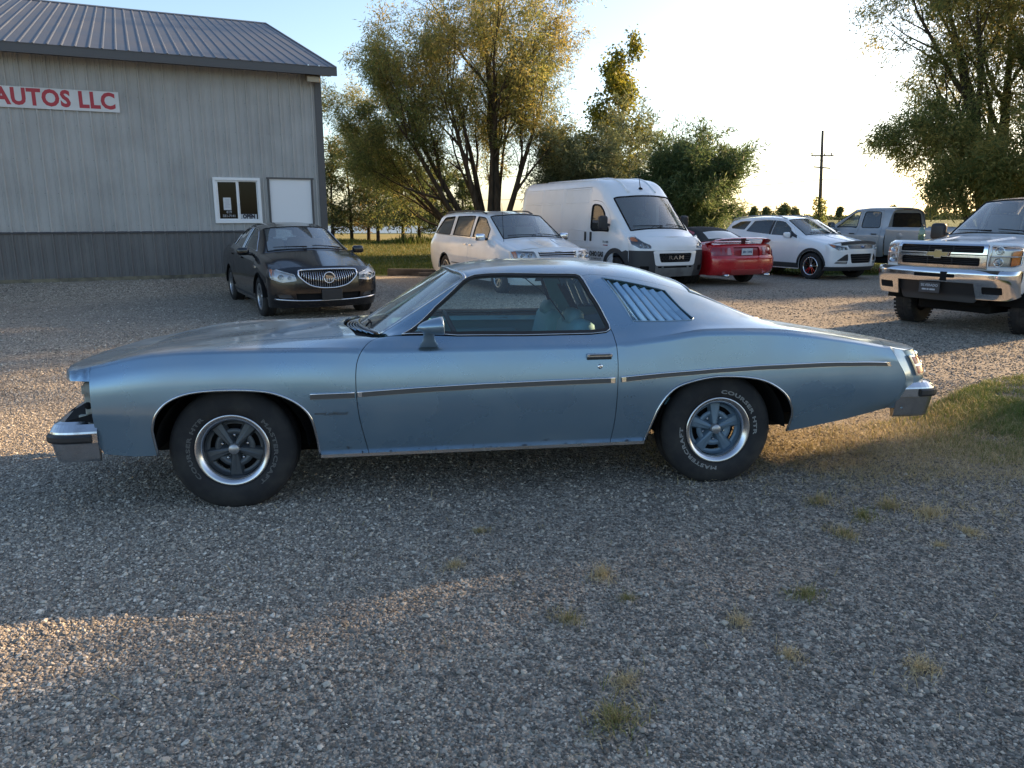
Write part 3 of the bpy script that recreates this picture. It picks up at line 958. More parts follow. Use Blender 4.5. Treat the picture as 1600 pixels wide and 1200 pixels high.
    for s_ in (1, -1):
        q0 = qW - .010; q1 = qW - .52
        tl2 = empty('taillight', (0, 0, 0), 0, root)
        lp = round_poly([(s_ * q0, .638), (s_ * q1, .638), (s_ * q1, .768), (s_ * q0, .768)], .008)
        holes = [np.array([(s_ * (q0 - .014), z0), (s_ * (q1 + .014), z0), (s_ * (q1 + .014), z1), (s_ * (q0 - .014), z1)]) for z0, z1 in ((.650, .698), (.710, .757))]
        panel('bezel', FR, [lp] + holes, CHROME, tl2, .03, 0, th=.012, off=.012)
        for hl_ in holes: panel('lens', FR, [hl_], RED, tl2, .03, 0, th=.006, off=.007)
    # wheels
    TRIM = mat('wheel_trim_ring', (.60, .60, .62), .22, 1.0)
    SPK = [mat('charcoal_wheel', (.075, .085, .095), .42, .35), mat('blue_grey_wheel', (.13, .19, .25), .42, .35)]
    LET = mat('raised_white_lettering', (.36, .36, .35), .7)
    for (x, sd, k) in ((0, 1, 0), (-2.845, 1, 1), (0, -1, 0), (-2.845, -1, 1)):
        rt = .348; wd = .235
        wh = make_wheel(root, 'wheel', (x, .785 * sd, rt - .006), rt, wd, .200, None, sd, 64, steer=R(-1.5) if x == 0 else 0)
        h = wd / 2
        g = Geo()
        g.lathe([(.203, h * .82), (.207, h * .92), (.203, h * .98), (.196, h * .99), (.182, h * .93), (.166, h * .78), (.160, h * .60), (.158, h * .25)], 56, mi=0)
        g.lathe([(.160, h * .62), (.156, h * .36), (.150, h * .30), (.138, h * .30)], 48, mi=1)
        g.lathe([(.112, h * .34), (.108, h * .40), (.085, h * .42), (.07, h * .2), (.055, h * .2)], 40, mi=1)
        g.lathe([(.150, -h * .1), (.10, -h * .1), (.01, h * .02)], 30, mi=2)
        ph = R(90) if k == 1 else R(-90)
        for i in range(5):
            t = ph + 2 * math.pi * i / 5
            Rm = Matrix.Rotation(-t, 4, 'Y')
            V = [(.03, h * .52, -.013), (.03, h * .52, .013), (.155, h * .44, .031), (.155, h * .44, -.031), (.03, h * .2, -.028), (.03, h * .2, .028), (.155, h * .22, .045), (.155, h * .22, -.045), (.09, h * .56, 0), (.03, h * .57, 0), (.155, h * .46, 0)]
            g.add(V, [(0, 9, 10, 3), (9, 1, 2, 10), (0, 3, 7, 4), (1, 5, 6, 2), (2, 6, 7, 3), (0, 4, 5, 1)], False, 1, Rm)
            # bridge between the slots
            t2 = t + math.pi / 5
            Rm = Matrix.Rotation(-t2, 4, 'Y')
            g.box(Rm @ Vector((.072, h * .30, 0)), (.012, .02, .012), .003, Rm, mi=3)
        g.lathe([(0, h * .78), (.024, h * .77), (.030, h * .72), (.031, h * .45), (.04, h * .2)], 24, mi=4)
        g.build('rim', [TRIM, SPK[k], BLACKM, CHROME_OLD, mat('wheel_cap', (.42, .42, .43), .35, .8)], wh)
        if sd > 0:
            if k == 0:
                arc_text(wh, 'MASTERCRAFT', .236, .030, 44, -53, h * 1.004, mat('dirty_lettering', (.20, .20, .195), .8), .0006)
                arc_text(wh, 'COURSER HTR', .236, .030, 221, 128, h * 1.004, mat('dirty_lettering', (.20, .20, .195), .8), .0006)
            else:
                arc_text(wh, 'MASTERCRAFT', .236, .030, 269, 174, h * 1.004, LET, .0008)
                arc_text(wh, 'COURSER HTR', .236, .030, 88, -9, h * 1.004, LET, .0008)
    # wheel wells, underbody
    g = Geo()
    for x in (0, -2.86):
        for s_ in (1, -1):
            V = []; F = []
            for i in range(15):
                t = R(2 + 176 * i / 14)
                for y in (.905, .50): V.append((x + .415 * math.cos(t), y * s_, .33 + .40 * math.sin(t)))
            for i in range(14): F.append((2 * i, 2 * i + 1, 2 * i + 3, 2 * i + 2))
            F.append(tuple(range(1, 30, 2)))
            g.add(V, F, True)
    g.box((-1.45, 0, .40), (1.86, 1.74, .22), .04); g.box((-1.5, 0, .36), (4.2, .96, .22), .03)
    g.box((-3.65, 0, .50), (.62, 1.5, .22), .03); g.box((.52, 0, .45), (.20, 1.6, .22), .03)
    g.tube([(-.3, .35, .22), (-2.2, .4, .2), (-2.6, .45, .30)], .03, 8)
    g.box((-2.845, 0, .31), (.10, 1.3, .10), .02)
    g.build('underbody', UNDER, root)
    # cabin
    g = Geo()
    g.box((-1.02, 0, .82), (.36, 1.52, .22), .05, smooth=True)
    g.build('dashboard', TEAL, root)
    g = Geo(); g.box((-1.75, 0, .52), (2.0, 1.66, .04)); g.build('cabin_floor', TEAL2, root)
    for y in (.40, -.40):
        st = empty('front_seat', (0, 0, 0), 0, root)
        g = Geo()
        g.box((-1.72, y, .64), (.54, .60, .18), .06, smooth=True)
        g.build('cushion', TEAL, st)
        g = Geo()
        g.box((-2.03, y, .80), (.15, .56, .42), .06, Matrix.Rotation(R(-14), 3, 'Y'), smooth=True)
        g.build('seat_back', TEAL, st)
        g = Geo()
        g.box((-2.045, y, 1.005), (.10, .27, .12), .045, Matrix.Rotation(R(-24), 3, 'Y'), smooth=True)
        g.build('head_restraint', mat('worn_teal_vinyl', (.07, .165, .185), .5), st)
    g = Geo()
    g.box((-2.75, 0, .66), (.5, 1.4, .22), .05, smooth=True); g.box((-2.95, 0, .80), (.16, 1.4, .36), .05, Matrix.Rotation(R(-18), 3, 'Y'), smooth=True)
    g.build('rear_seat', TEAL, root)
    g = Geo(); g.box((-3.13, 0, .915), (.28, 1.30, .02)); g.build('parcel_shelf', TEAL2, root)
    for s_ in (1, -1):
        pl = S.inv([(-.90, .55), (-2.15, .55), (-2.14, .945), (-.96, .948)], 1, 5.5)
        dt = panel('door_trim', S, [pl], TEAL, root, .12, 0, th=.05, off=-.045, side=s_)
        g = Geo(); g.box((-1.62, .83 * s_, .80), (.5, .05, .05), .02); g.box((-1.35, .85 * s_, .90), (.10, .03, .012), .004, mi=1); g.box((-1.75, .85 * s_, .90), (.10, .03, .012), .004, mi=1)
        g.build('armrest', [TEAL2, CHROME_OLD], dt)
    g = Geo(); g.lathe([(.185, -.012), (.197, 0), (.185, .012), (.173, 0), (.185, -.012)], 32, 'X')
    for t in (0, math.pi): g.box((0, .09 * math.cos(t), 0), (.02, .18, .03), .008)
    g.build('steering_wheel', BLACK, root, (-1.30, .38, .885), (0, R(25), 0))
    g = Geo()
    g.box((-2.24, -.70, 1.10), (.05, .006, .44), 0, Matrix.Rotation(R(30), 3, 'Y')); g.tube([(-1.80, -.6, 1.30), (-1.93, .2, 1.12), (-2.0, .42, .98)], .004, 5, mi=0)
    g.build('seat_belt', BLACKM, root)
    g = Geo(); g.box((-1.335, 0, 1.235), (.03, .24, .06), .015); g.tube([(-1.30, 0, 1.285), (-1.335, 0, 1.25)], .008, 5)
    g.build('inner_mirror', BLACKM, root)
    # door mirror
    for s_ in (1,):
        mr = empty('door_mirror', (0, 0, 0), 0, root)
        g = Geo()
        g.lathe([(.004, 0), (.020, -.010), (.036, -.035), (.052, -.080), (.060, -.125), (.061, -.140), (.055, -.144), (.001, -.140)], 26, 'X', (0, 0, 0))
        Mm = Matrix.Translation((-1.035, 1.035 * s_, 1.018)) @ Matrix.Rotation(R(4), 4, 'Y') @ Matrix.Diagonal((1, 1.05, .82, 1))
        g.v = [tuple(Mm @ Vector(v)) for v in g.v]
        g.build('shell', P1, mr)
        g = Geo()
        prof = [(.058, .034, .905), (.056, .030, .915), (.036, .022, .945), (.030, .018, .985), (.034, .020, 1.005)]
        V = []; F = []
        for i, (a_, b_, z) in enumerate(prof):
            yy = .955 + (1.03 - .955) * (i / 4.0) ** 1.2
            for k in range(16):
                t = 2 * math.pi * k / 16
                V.append((-1.098 + a_ * math.cos(t), (yy + b_ * math.sin(t)) * s_, z))
        for i in range(4):
            for k in range(16): F.append((i * 16 + k, i * 16 + (k + 1) % 16, (i + 1) * 16 + (k + 1) % 16, (i + 1) * 16 + k))
        g.add(V, F, True)
        g.build('pedestal', P1, mr)
    return root, S
# ================================================================ ground
rng = np.random.default_rng(7)
WO = np.array([-4.26, 17.934]); WPHI = 0.441
WD = np.array([math.cos(WPHI), math.sin(WPHI)]); WN = np.array([-WD[1], WD[0]])

def sstep(t):
    t = np.clip(t, 0, 1); return t * t * (3 - 2 * t)

def vnoise(x, y, seed=0, sc=1.0):
    x = np.asarray(x, float) * sc; y = np.asarray(y, float) * sc
    xi = np.floor(x).astype(int); yi = np.floor(y).astype(int); fx = sstep(x - xi); fy = sstep(y - yi)
    def h(a, b):
        v = np.sin(a * 127.1 + b * 311.7 + seed * 74.7) * 43758.5453
        return v - np.floor(v)
    return (h(xi, yi) * (1 - fx) + h(xi + 1, yi) * fx) * (1 - fy) + (h(xi, yi + 1) * (1 - fx) + h(xi + 1, yi + 1) * fx) * fy

def hgt(x, y):
    """height of the gravel lot: flat, rising to the building's pad"""
    x = np.asarray(x, float); y = np.asarray(y, float)
    dx = x - WO[0]; dy = y - WO[1]
    dist = -(dx * WN[0] + dy * WN[1])       # in front of the wall
    al = dx * WD[0] + dy * WD[1]
    k = sstep((1.35 - dist) / 1.1) * sstep((1.6 - al) / 1.4)
    z = .30 * k
    und = (vnoise(x, y, 3, .8) - .5) * .012 * np.clip((np.hypot(x, y - 4.5) - 3.5) / 3, 0, 1)
    near = (vnoise(x, y, 5, 3.0) - .5) * .012 + (vnoise(x, y, 6, 9) - .5) * .006
    # the ground drops away under the far side of the coupe
    c_, s_ = math.cos(R(-171.552)), math.sin(R(-171.552))
    cx = (x + 1.6888) * c_ + (y - 5.0031) * s_; cy = -(x + 1.6888) * s_ + (y - 5.0031) * c_
    dip = -math.tan(R(2.5)) * np.clip(.85 - cy, 0, 2.3) * (1 - sstep((-1.5 - cy) / 3.0)) * sstep((4.6 - np.abs(cx + 1.5)) / 1.3)
    return z + und + near - .004 + dip

def node(nt, t, **kw):
    n = nt.nodes.new(t)
    for k, v in kw.items(): setattr(n, k, v)
    return n

def ramp(nt, fac, stops):
    r = node(nt, 'ShaderNodeValToRGB')
    e = r.color_ramp.elements
    while len(e) < len(stops): e.new(0.5)
    for i, (p, c) in enumerate(stops):
        e[i].position = p; e[i].color = (*c, 1)
    nt.links.new(fac, r.inputs[0])
    return r.outputs[0]

def mixc(nt, fac, a, b, mode='MIX'):
    m = node(nt, 'ShaderNodeMix', data_type='RGBA', blend_type=mode)
    for s, v in ((0, fac), (6, a), (7, b)):
        if isinstance(v, (int, float)): m.inputs[s].default_value = v
        elif isinstance(v, tuple): m.inputs[s].default_value = (*v, 1)
        else: nt.links.new(v, m.inputs[s])
    return m.outputs[2]

def noise(nt, vec, scale, detail=4, rough=.5):
    n = node(nt, 'ShaderNodeTexNoise')
    n.inputs['Scale'].default_value = scale; n.inputs['Detail'].default_value = detail; n.inputs['Roughness'].default_value = rough
    nt.links.new(vec, n.inputs['Vector'])
    return n.outputs[0]

def mrange(nt, v, a, b, c=0.0, d=1.0):
    m = node(nt, 'ShaderNodeMapRange')
    for i, q in enumerate((a, b, c, d)): m.inputs[1 + i].default_value = q
    nt.links.new(v, m.inputs[0])
    return m.outputs[0]

STONES = [(0.0, (0.095, 0.085, 0.072)), (.22, (0.202, 0.180, 0.153)), (.48, (0.370, 0.326, 0.272)), (.70, (0.515, 0.451, 0.364)), (.88, (0.627, 0.567, 0.475)), (1.0, (0.784, 0.716, 0.611))]

def gravel_mat():
    m = bpy.data.materials.new('gravel'); m.use_nodes = True
    nt = m.node_tree; b = nt.nodes['Principled BSDF']
    tc = node(nt, 'ShaderNodeTexCoord'); P = tc.outputs['Object']
    cols = []
    hs = []
    for sc in (75, 38):
        v = node(nt, 'ShaderNodeTexVoronoi'); v.inputs['Scale'].default_value = sc
        nt.links.new(P, v.inputs['Vector'])
        sp = node(nt, 'ShaderNodeSeparateColor'); nt.links.new(v.outputs['Color'], sp.inputs[0])
        cols.append(ramp(nt, sp.outputs[0], STONES)); hs.append(v.outputs['Distance'])
    c = mixc(nt, .45, cols[0], cols[1])
    big = noise(nt, P, .55, 5); c = mixc(nt, mrange(nt, big, .35, .7), mixc(nt, .22, c, (.10, .095, .09)), c)
    dirt = noise(nt, P, 1.3, 6); c = mixc(nt, mrange(nt, dirt, .60, .78, 0, .5), c, (.33, .28, .215))
    # worn, grassy margin by the coupe's tail
    sx = node(nt, 'ShaderNodeSeparateXYZ'); nt.links.new(P, sx.inputs[0])
    def math_(op, a, b_):
        q = node(nt, 'ShaderNodeMath', operation=op)
        for i, v in enumerate((a, b_)):
            if isinstance(v, (int, float)): q.inputs[i].default_value = v
            else: nt.links.new(v, q.inputs[i])
        return q.outputs[0]
    u = math_('SUBTRACT', sx.outputs[0], 4.6); v = math_('SUBTRACT', sx.outputs[1], 5.6)
    d2 = math_('ADD', math_('MULTIPLY', math_('MULTIPLY', u, u), .16), math_('MULTIPLY', math_('MULTIPLY', v, v), .55))
    d2 = math_('ADD', d2, math_('MULTIPLY', math_('SUBTRACT', noise(nt, P, 2.0, 6), .5), 1.8))
    msk = mrange(nt, d2, .4, 1.5, .85, 0)
    c = mixc(nt, msk, c, (.22, .17, .10))
    c = mixc(nt, .18, c, mixc(nt, 1.0, c, (1.0, .90, .78), 'MULTIPLY'))
    nt.links.new(c, b.inputs['Base Color'])
    b.inputs['Roughness'].default_value = .92
    b.inputs['Specular IOR Level'].default_value = .25
    bp = node(nt, 'ShaderNodeBump'); bp.inputs['Strength'].default_value = 1.0; bp.inputs['Distance'].default_value = .02; bp.invert = True
    hm = math_('ADD', hs[0], hs[1]); nt.links.new(hm, bp.inputs['Height'])
    nt.links.new(bp.outputs[0], b.inputs['Normal'])
    return m

def stone_mat():
    m = bpy.data.materials.new('stone'); m.use_nodes = True
    nt = m.node_tree; b = nt.nodes['Principled BSDF']
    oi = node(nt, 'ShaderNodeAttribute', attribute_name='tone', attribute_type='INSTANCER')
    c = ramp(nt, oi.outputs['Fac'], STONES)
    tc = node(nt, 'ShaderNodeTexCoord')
    n = noise(nt, tc.outputs['Object'], 2.2, 5)
    c = mixc(nt, mrange(nt, n, .45, .75, 0, .5), c, (.16, .145, .125))
    nt.links.new(c, b.inputs['Base Color'])
    b.inputs['Roughness'].default_value = .82
    b.inputs['Specular IOR Level'].default_value = .35
    return m

def grass_field_mat():
    m = bpy.data.materials.new('grass_field'); m.use_nodes = True
    nt = m.node_tree; b = nt.nodes['Principled BSDF']
    tc = node(nt, 'ShaderNodeTexCoord'); P = tc.outputs['Object']
    c = ramp(nt, noise(nt, P, 1.1, 8, .65), [(.25, (.045, .070, .018)), (.5, (.085, .105, .028)), (.75, (.15, .135, .045))])
    c = mixc(nt, mrange(nt, noise(nt, P, .045, 3), .4, .65), c, (.13, .15, .045))
    nt.links.new(c, b.inputs['Base Color']); b.inputs['Roughness'].default_value = .9; b.inputs['Specular IOR Level'].default_value = .15
    bp = node(nt, 'ShaderNodeBump'); bp.inputs['Strength'].default_value = .8; bp.inputs['Distance'].default_value = .08
    nt.links.new(noise(nt, P, 14, 5, .7), bp.inputs['Height']); nt.links.new(bp.outputs[0], b.inputs['Normal'])
    return m

def grid_sheet(name, xs, ys, zf, m):
    X, Y = np.meshgrid(xs, ys, indexing='ij')
    Z = zf(X, Y)
    V = np.stack([X.ravel(), Y.ravel(), Z.ravel()], 1)
    a = np.arange(len(xs) * len(ys)).reshape(len(xs), len(ys))
    F = np.stack([a[:-1, :-1].ravel(), a[1:, :-1].ravel(), a[1:, 1:].ravel(), a[:-1, 1:].ravel()], 1)
    return link_mesh(name, fast_mesh(name, V, F, m))

GRASSM = grass_field_mat()
xs = np.concatenate([np.linspace(-1600, -60, 12), np.linspace(-50, 50, 60), np.linspace(60, 1600, 12)])
ys = np.concatenate([np.linspace(-300, -20, 8), np.linspace(-10, 60, 50), np.linspace(75, 2200, 14)])
def fieldz(x, y):
    k = np.clip((y - 24) / 20, 0, 1)
    under = -.35 * sstep((20.5 - y) / 1.5) * sstep((26 - np.abs(x + 2)) / 3) * sstep((y + 14) / 2)
    return -.012 + under + np.where((y > 22) & (y < 60), (vnoise(x, y, 11, .35) - .5) * .08 * k, 0) + hgt(x, y) * 0 + .0 * x
tag(grid_sheet('ground', xs, ys, fieldz, GRASSM), kind='structure')
lot_x = np.concatenate([np.arange(-30, -4.5, .5), np.arange(-4.5, 5.6, .08), np.arange(5.7, 24, .4)])
lot_y = np.concatenate([np.arange(-14, 1.4, .5), np.arange(1.5, 8.0, .08), np.arange(8.1, 24.5, .3)])
def lotz(x, y):
    e = np.minimum(22.3 + .35 * np.sin(x * .5) - y, 23 - x) + (vnoise(x, y, 21, 1.3) - .5) * 1.2
    z = hgt(x, y) + .012
    return np.where(e > .4, z, z - np.clip((.4 - e) * .12, 0, .12))
tag(grid_sheet('gravel_lot', lot_x, lot_y, lotz, gravel_mat()), kind='structure')

# loose stones, finer with distance
def build_stones():
    pts = []; sz = []
    def zone(d0, d1, dens, lo, hi, off=0):
        n = int(dens * (d1 * d1 - d0 * d0) * .5 * 1.75)
        r = np.sqrt(rng.uniform(d0 * d0, d1 * d1, n)); t = rng.uniform(-.875, .875, n)
        y = r; x = r * t
        pts.append(np.stack([x, y], 1)); s = lo * np.exp(np.abs(rng.normal(0, 1, n)) * math.log(hi / lo) / 2.6)
        sz.append(np.minimum(s, hi * 1.3))
    zone(1.5, 3.0, 10500, .0040, .0145)
    zone(3.0, 4.8, 7500, .0044, .0140)
    zone(4.8, 7.5, 3300, .0056, .0140)
    zone(7.5, 11, 750, .009, .017)
    zone(11, 17, 160, .011, .02)
    P = np.concatenate(pts); s = np.concatenate(sz)
    # thinner where the dry grass grows
    g = ((P[:, 0] - 4.4) ** 2 * .16 + (P[:, 1] - 5.7) ** 2 * .6) < .9
    keep = ~(g & (rng.random(len(P)) < .8)) & (P[:, 1] < 21.5)
    patch = vnoise(P[:, 0], P[:, 1], 31, .9)
    keep &= rng.random(len(P)) < .55 + .6 * patch
    P = P[keep]; s = s[keep]; patch = patch[keep]
    z = hgt(P[:, 0], P[:, 1]) + .012 + s * .12
    me = bpy.data.meshes.new('gravel_stones')
    me.vertices.add(len(P)); me.vertices.foreach_set('co', np.concatenate([P, z[:, None]], 1).astype(np.float32).ravel())
    a = me.attributes.new('size', 'FLOAT', 'POINT'); a.data.foreach_set('value', s.astype(np.float32))
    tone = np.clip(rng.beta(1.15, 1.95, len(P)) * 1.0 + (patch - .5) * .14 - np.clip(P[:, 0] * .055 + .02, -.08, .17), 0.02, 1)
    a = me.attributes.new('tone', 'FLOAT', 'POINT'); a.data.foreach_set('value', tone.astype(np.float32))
    rot = np.stack([rng.uniform(-.5, .5, len(P)), rng.uniform(-.5, .5, len(P)), rng.uniform(0, 6.28, len(P))], 1)
    a = me.attributes.new('rot', 'FLOAT_VECTOR', 'POINT'); a.data.foreach_set('vector', rot.astype(np.float32).ravel())
    o = link_mesh('gravel_stones', me)
    tag(o, kind='stuff')
    ng = bpy.data.node_groups.new('stones', 'GeometryNodeTree')
    ng.interface.new_socket('Geometry', in_out='INPUT', socket_type='NodeSocketGeometry')
    ng.interface.new_socket('Geometry', in_out='OUTPUT', socket_type='NodeSocketGeometry')
    N = ng.nodes; L = ng.links
    gi = N.new('NodeGroupInput'); go = N.new('NodeGroupOutput')
    join = N.new('GeometryNodeJoinGeometry')
    sm = stone_mat()
    for k in range(7):
        ico = N.new('GeometryNodeMeshIcoSphere'); ico.inputs['Radius'].default_value = 1; ico.inputs['Subdivisions'].default_value = 2
        pos = N.new('GeometryNodeInputPosition')
        add = N.new('ShaderNodeVectorMath'); add.operation = 'ADD'; add.inputs[1].default_value = (k * 7.3, k * 3.1, k)
        vor = N.new('ShaderNodeTexVoronoi'); vor.inputs['Scale'].default_value = .85
        L.new(pos.outputs[0], add.inputs[0]); L.new(add.outputs[0], vor.inputs['Vector'])
        mr = N.new('ShaderNodeMapRange'); mr.inputs[1].default_value = 0; mr.inputs[2].default_value = .9; mr.inputs[3].default_value = 1.25; mr.inputs[4].default_value = .55
        L.new(vor.outputs['Distance'], mr.inputs[0])
        scl = N.new('ShaderNodeVectorMath'); scl.operation = 'SCALE'
        L.new(pos.outputs[0], scl.inputs[0]); L.new(mr.outputs[0], scl.inputs['Scale'])
        mul = N.new('ShaderNodeVectorMath'); mul.operation = 'MULTIPLY'
        mul.inputs[1].default_value = (1.0 + .25 * math.sin(k * 2.1), .85 + .2 * math.cos(k * 1.3), .52 + .12 * math.sin(k * 3.7))
        L.new(scl.outputs[0], mul.inputs[0])
        sp = N.new('GeometryNodeSetPosition'); L.new(ico.outputs[0], sp.inputs[0]); L.new(mul.outputs[0], sp.inputs['Position'])
        ss = N.new('GeometryNodeSetShadeSmooth'); ss.inputs['Shade Smooth'].default_value = False
        L.new(sp.outputs[0], ss.inputs[0])
        gm = N.new('GeometryNodeSetMaterial'); gm.inputs['Material'].default_value = sm; L.new(ss.outputs[0], gm.inputs[0])
        g2i = N.new('GeometryNodeGeometryToInstance'); L.new(gm.outputs[0], g2i.inputs[0]); L.new(g2i.outputs[0], join.inputs[0])
    iop = N.new('GeometryNodeInstanceOnPoints'); L.new(gi.outputs[0], iop.inputs['Points']); L.new(join.outputs[0], iop.inputs['Instance'])
    iop.inputs['Pick Instance'].default_value = True
    ri = N.new('FunctionNodeRandomValue'); ri.data_type = 'INT'
    for s_ in ri.inputs:
        if s_.type == 'INT' and s_.name == 'Max': s_.default_value = 6
    L.new([s_ for s_ in ri.outputs if s_.type == 'INT'][0], iop.inputs['Instance Index'])
    na = N.new('GeometryNodeInputNamedAttribute'); na.data_type = 'FLOAT'; na.inputs[0].default_value = 'size'
    L.new(na.outputs[0], iop.inputs['Scale'])
    nr = N.new('GeometryNodeInputNamedAttribute'); nr.data_type = 'FLOAT_VECTOR'; nr.inputs[0].default_value = 'rot'
    L.new(nr.outputs[0], iop.inputs['Rotation'])
    L.new(iop.outputs[0], go.inputs[0])
    md = o.modifiers.new('stones', 'NODES'); md.node_group = ng
    return o
build_stones()

# ---------------------------------------------------------------- blades of grass
def leaf_mat(name, stops, rough=.6, trans=.35, scale=1.5, spec=.25):
    m = bpy.data.materials.new(name); m.use_nodes = True
    nt = m.node_tree; b = nt.nodes['Principled BSDF']; out = [n for n in nt.nodes if n.type == 'OUTPUT_MATERIAL'][0]
    at = node(nt, 'ShaderNodeAttribute', attribute_name='tone')
    c = ramp(nt, at.outputs['Fac'], stops)
    nt.links.new(c, b.inputs['Base Color']); b.inputs['Roughness'].default_value = rough; b.inputs['Specular IOR Level'].default_value = spec
    tr = node(nt, 'ShaderNodeBsdfTranslucent'); nt.links.new(c, tr.inputs[0])
    mx = node(nt, 'ShaderNodeMixShader'); mx.inputs[0].default_value = trans
    nt.links.new(b.outputs[0], mx.inputs[1]); nt.links.new(tr.outputs[0], mx.inputs[2]); nt.links.new(mx.outputs[0], out.inputs[0])
    return m

def set_tone(me, per_face, k):
    a = me.attributes.new('tone', 'FLOAT', 'FACE')
    a.data.foreach_set('value', np.repeat(per_face, k).astype(np.float32))

def blades_mesh(name, base, hgt_, wid, lean, tone, m, curl=.5):
    """two-segment grass blades: base (n,3), arrays of height, width, lean (0 upright .. 1 flat)"""
    n = len(base); az = rng.uniform(0, 2 * math.pi, n)
    d = np.stack([np.cos(az), np.sin(az)], 1); s = np.stack([-d[:, 1], d[:, 0]], 1)
    mid = base.copy(); tip = base.copy()
    l1 = lean * .6
    mid[:, :2] += d * (hgt_ * .55 * np.sin(l1 * 1.5))[:, None]; mid[:, 2] += hgt_ * .55 * np.cos(l1 * 1.5)
    l2 = np.clip(lean + curl * .4, 0, 1.15)
    tip[:, :2] = mid[:, :2] + d * (hgt_ * .5 * np.sin(l2 * 1.5))[:, None]; tip[:, 2] = np.maximum(mid[:, 2] + hgt_ * .5 * np.cos(l2 * 1.5), base[:, 2] + .004)
    S3 = np.concatenate([s, np.zeros((n, 1))], 1)
    w = wid[:, None]
    V = np.stack([base - S3 * w, base + S3 * w, mid + S3 * w * .8, mid - S3 * w * .8, tip], 1).reshape(-1, 3)
    i = np.arange(n)[:, None] * 5
    F = np.concatenate([i + [0, 1, 2], i + [0, 2, 3], i + [3, 2, 4]], 1).reshape(-1, 3)
    me = fast_mesh(name, V, F, m, smooth=False)
    set_tone(me, tone, 3)
    return me

DRY = [(0, (.10, .165, .032)), (.35, (.20, .205, .065)), (.65, (.42, .33, .165)), (1.0, (.60, .49, .30))]
DRYM = leaf_mat('dry_grass', DRY)
def in_poly(P, poly): return inside(P, [np.array(poly, float)])
patch_poly = [(2.1, 5.35), (2.6, 5.0), (3.3, 4.75), (4.2, 4.55), (5.0, 4.9), (6.2, 5.3), (7.5, 6.6), (7.6, 8.3), (5.9, 7.95), (4.7, 7.45), (3.9, 6.75), (3.2, 6.25), (2.5, 6.0)]
n = 270000
P = np.stack([rng.uniform(1.9, 7.6, n), rng.uniform(4.4, 8.3, n)], 1)
d = vnoise(P[:, 0], P[:, 1], 41, 2.2) * .6 + vnoise(P[:, 0], P[:, 1], 42, 6) * .4
keep = in_poly(P + (d[:, None] - .5) * .6, patch_poly)
core = np.clip((P[:, 0] - 2.6) / 1.6, .10, 1) * np.clip((P[:, 1] - (4.35 + .10 * P[:, 0] - .3)) / .7, .15, 1)
keep &= rng.random(n) < np.clip((d - .10) * 2.8, .08, 1) * np.minimum(core * 1.25, 1)
P = P[keep]; d = d[keep]
B = np.concatenate([P, (hgt(P[:, 0], P[:, 1]) + .010)[:, None]], 1)
green = np.clip((P[:, 0] - 3.0) / 1.2, 0, 1) * np.clip((P[:, 1] - 4.6) / .6, .2, 1)
o = link_mesh('dry_grass', blades_mesh('dry_grass', B, rng.uniform(.02, .075, len(P)) * (.5 + .7 * d) * (1 + .5 * green), rng.uniform(.0012, .0028, len(P)), rng.uniform(.25, 1.0, len(P)),
                                         np.clip(rng.uniform(.25, 1, len(P)) - green * .62 * rng.uniform(.35, 1.25, len(P)), 0, 1), DRYM))
tag(o, kind='stuff')
# flattened straw around the rear wheel and over the gravel
n = 9000
P = np.stack([rng.normal(2.7, .85, n), rng.normal(5.2, .45, n)], 1)
P2 = np.stack([rng.uniform(-1.5, 5, 500), rng.uniform(2.0, 5.0, 500)], 1)
P3 = np.stack([rng.normal(1.35, .28, 2200), rng.normal(5.15, .25, 2200)], 1)
P4 = np.stack([rng.uniform(1.8, 6.2, 16000), rng.normal(4.45, .36, 16000)], 1); P4 = P4[rng.random(len(P4)) < vnoise(P4[:, 0], P4[:, 1], 47, 3.0) ** 1.5]
P = np.concatenate([P, P2, P3, P4])
B = np.concatenate([P, (hgt(P[:, 0], P[:, 1]) + .016)[:, None]], 1)
o = link_mesh('straw', blades_mesh('straw', B, rng.uniform(.02, .075, len(P)), rng.uniform(.0010, .0020, len(P)), rng.uniform(.85, 1.05, len(P)), rng.uniform(.5, 1, len(P)), DRYM))
tag(o, kind='stuff')
# lawn beyond the lot, its farther blades painted golden as if sunlit
LAWNM = leaf_mat('lawn_grass', [(0, (.040, .075, .014)), (.5, (.085, .12, .022)), (.8, (.15, .15, .035)), (1, (.26, .21, .07))])
n = 90000
y = 22.0 + 24 * rng.random(n) ** 1.5; x = y * rng.uniform(-.42, .60, n)
B = np.stack([x, y, np.zeros(n)], 1); B[:, 2] = fieldz(x, y)
o = link_mesh('lawn_grass', blades_mesh('lawn_grass', B, rng.uniform(.05, .11, n) * (1 + (y - 22) / 40), rng.uniform(.004, .008, n) * (1 + (y - 22) / 20), rng.uniform(.1, .8, n), np.clip(rng.beta(2, 2.5, n) + np.clip((y - 29) / 4, 0, 1) * (x < 6) * .38, 0, 1), LAWNM))
tag(o, kind='stuff')
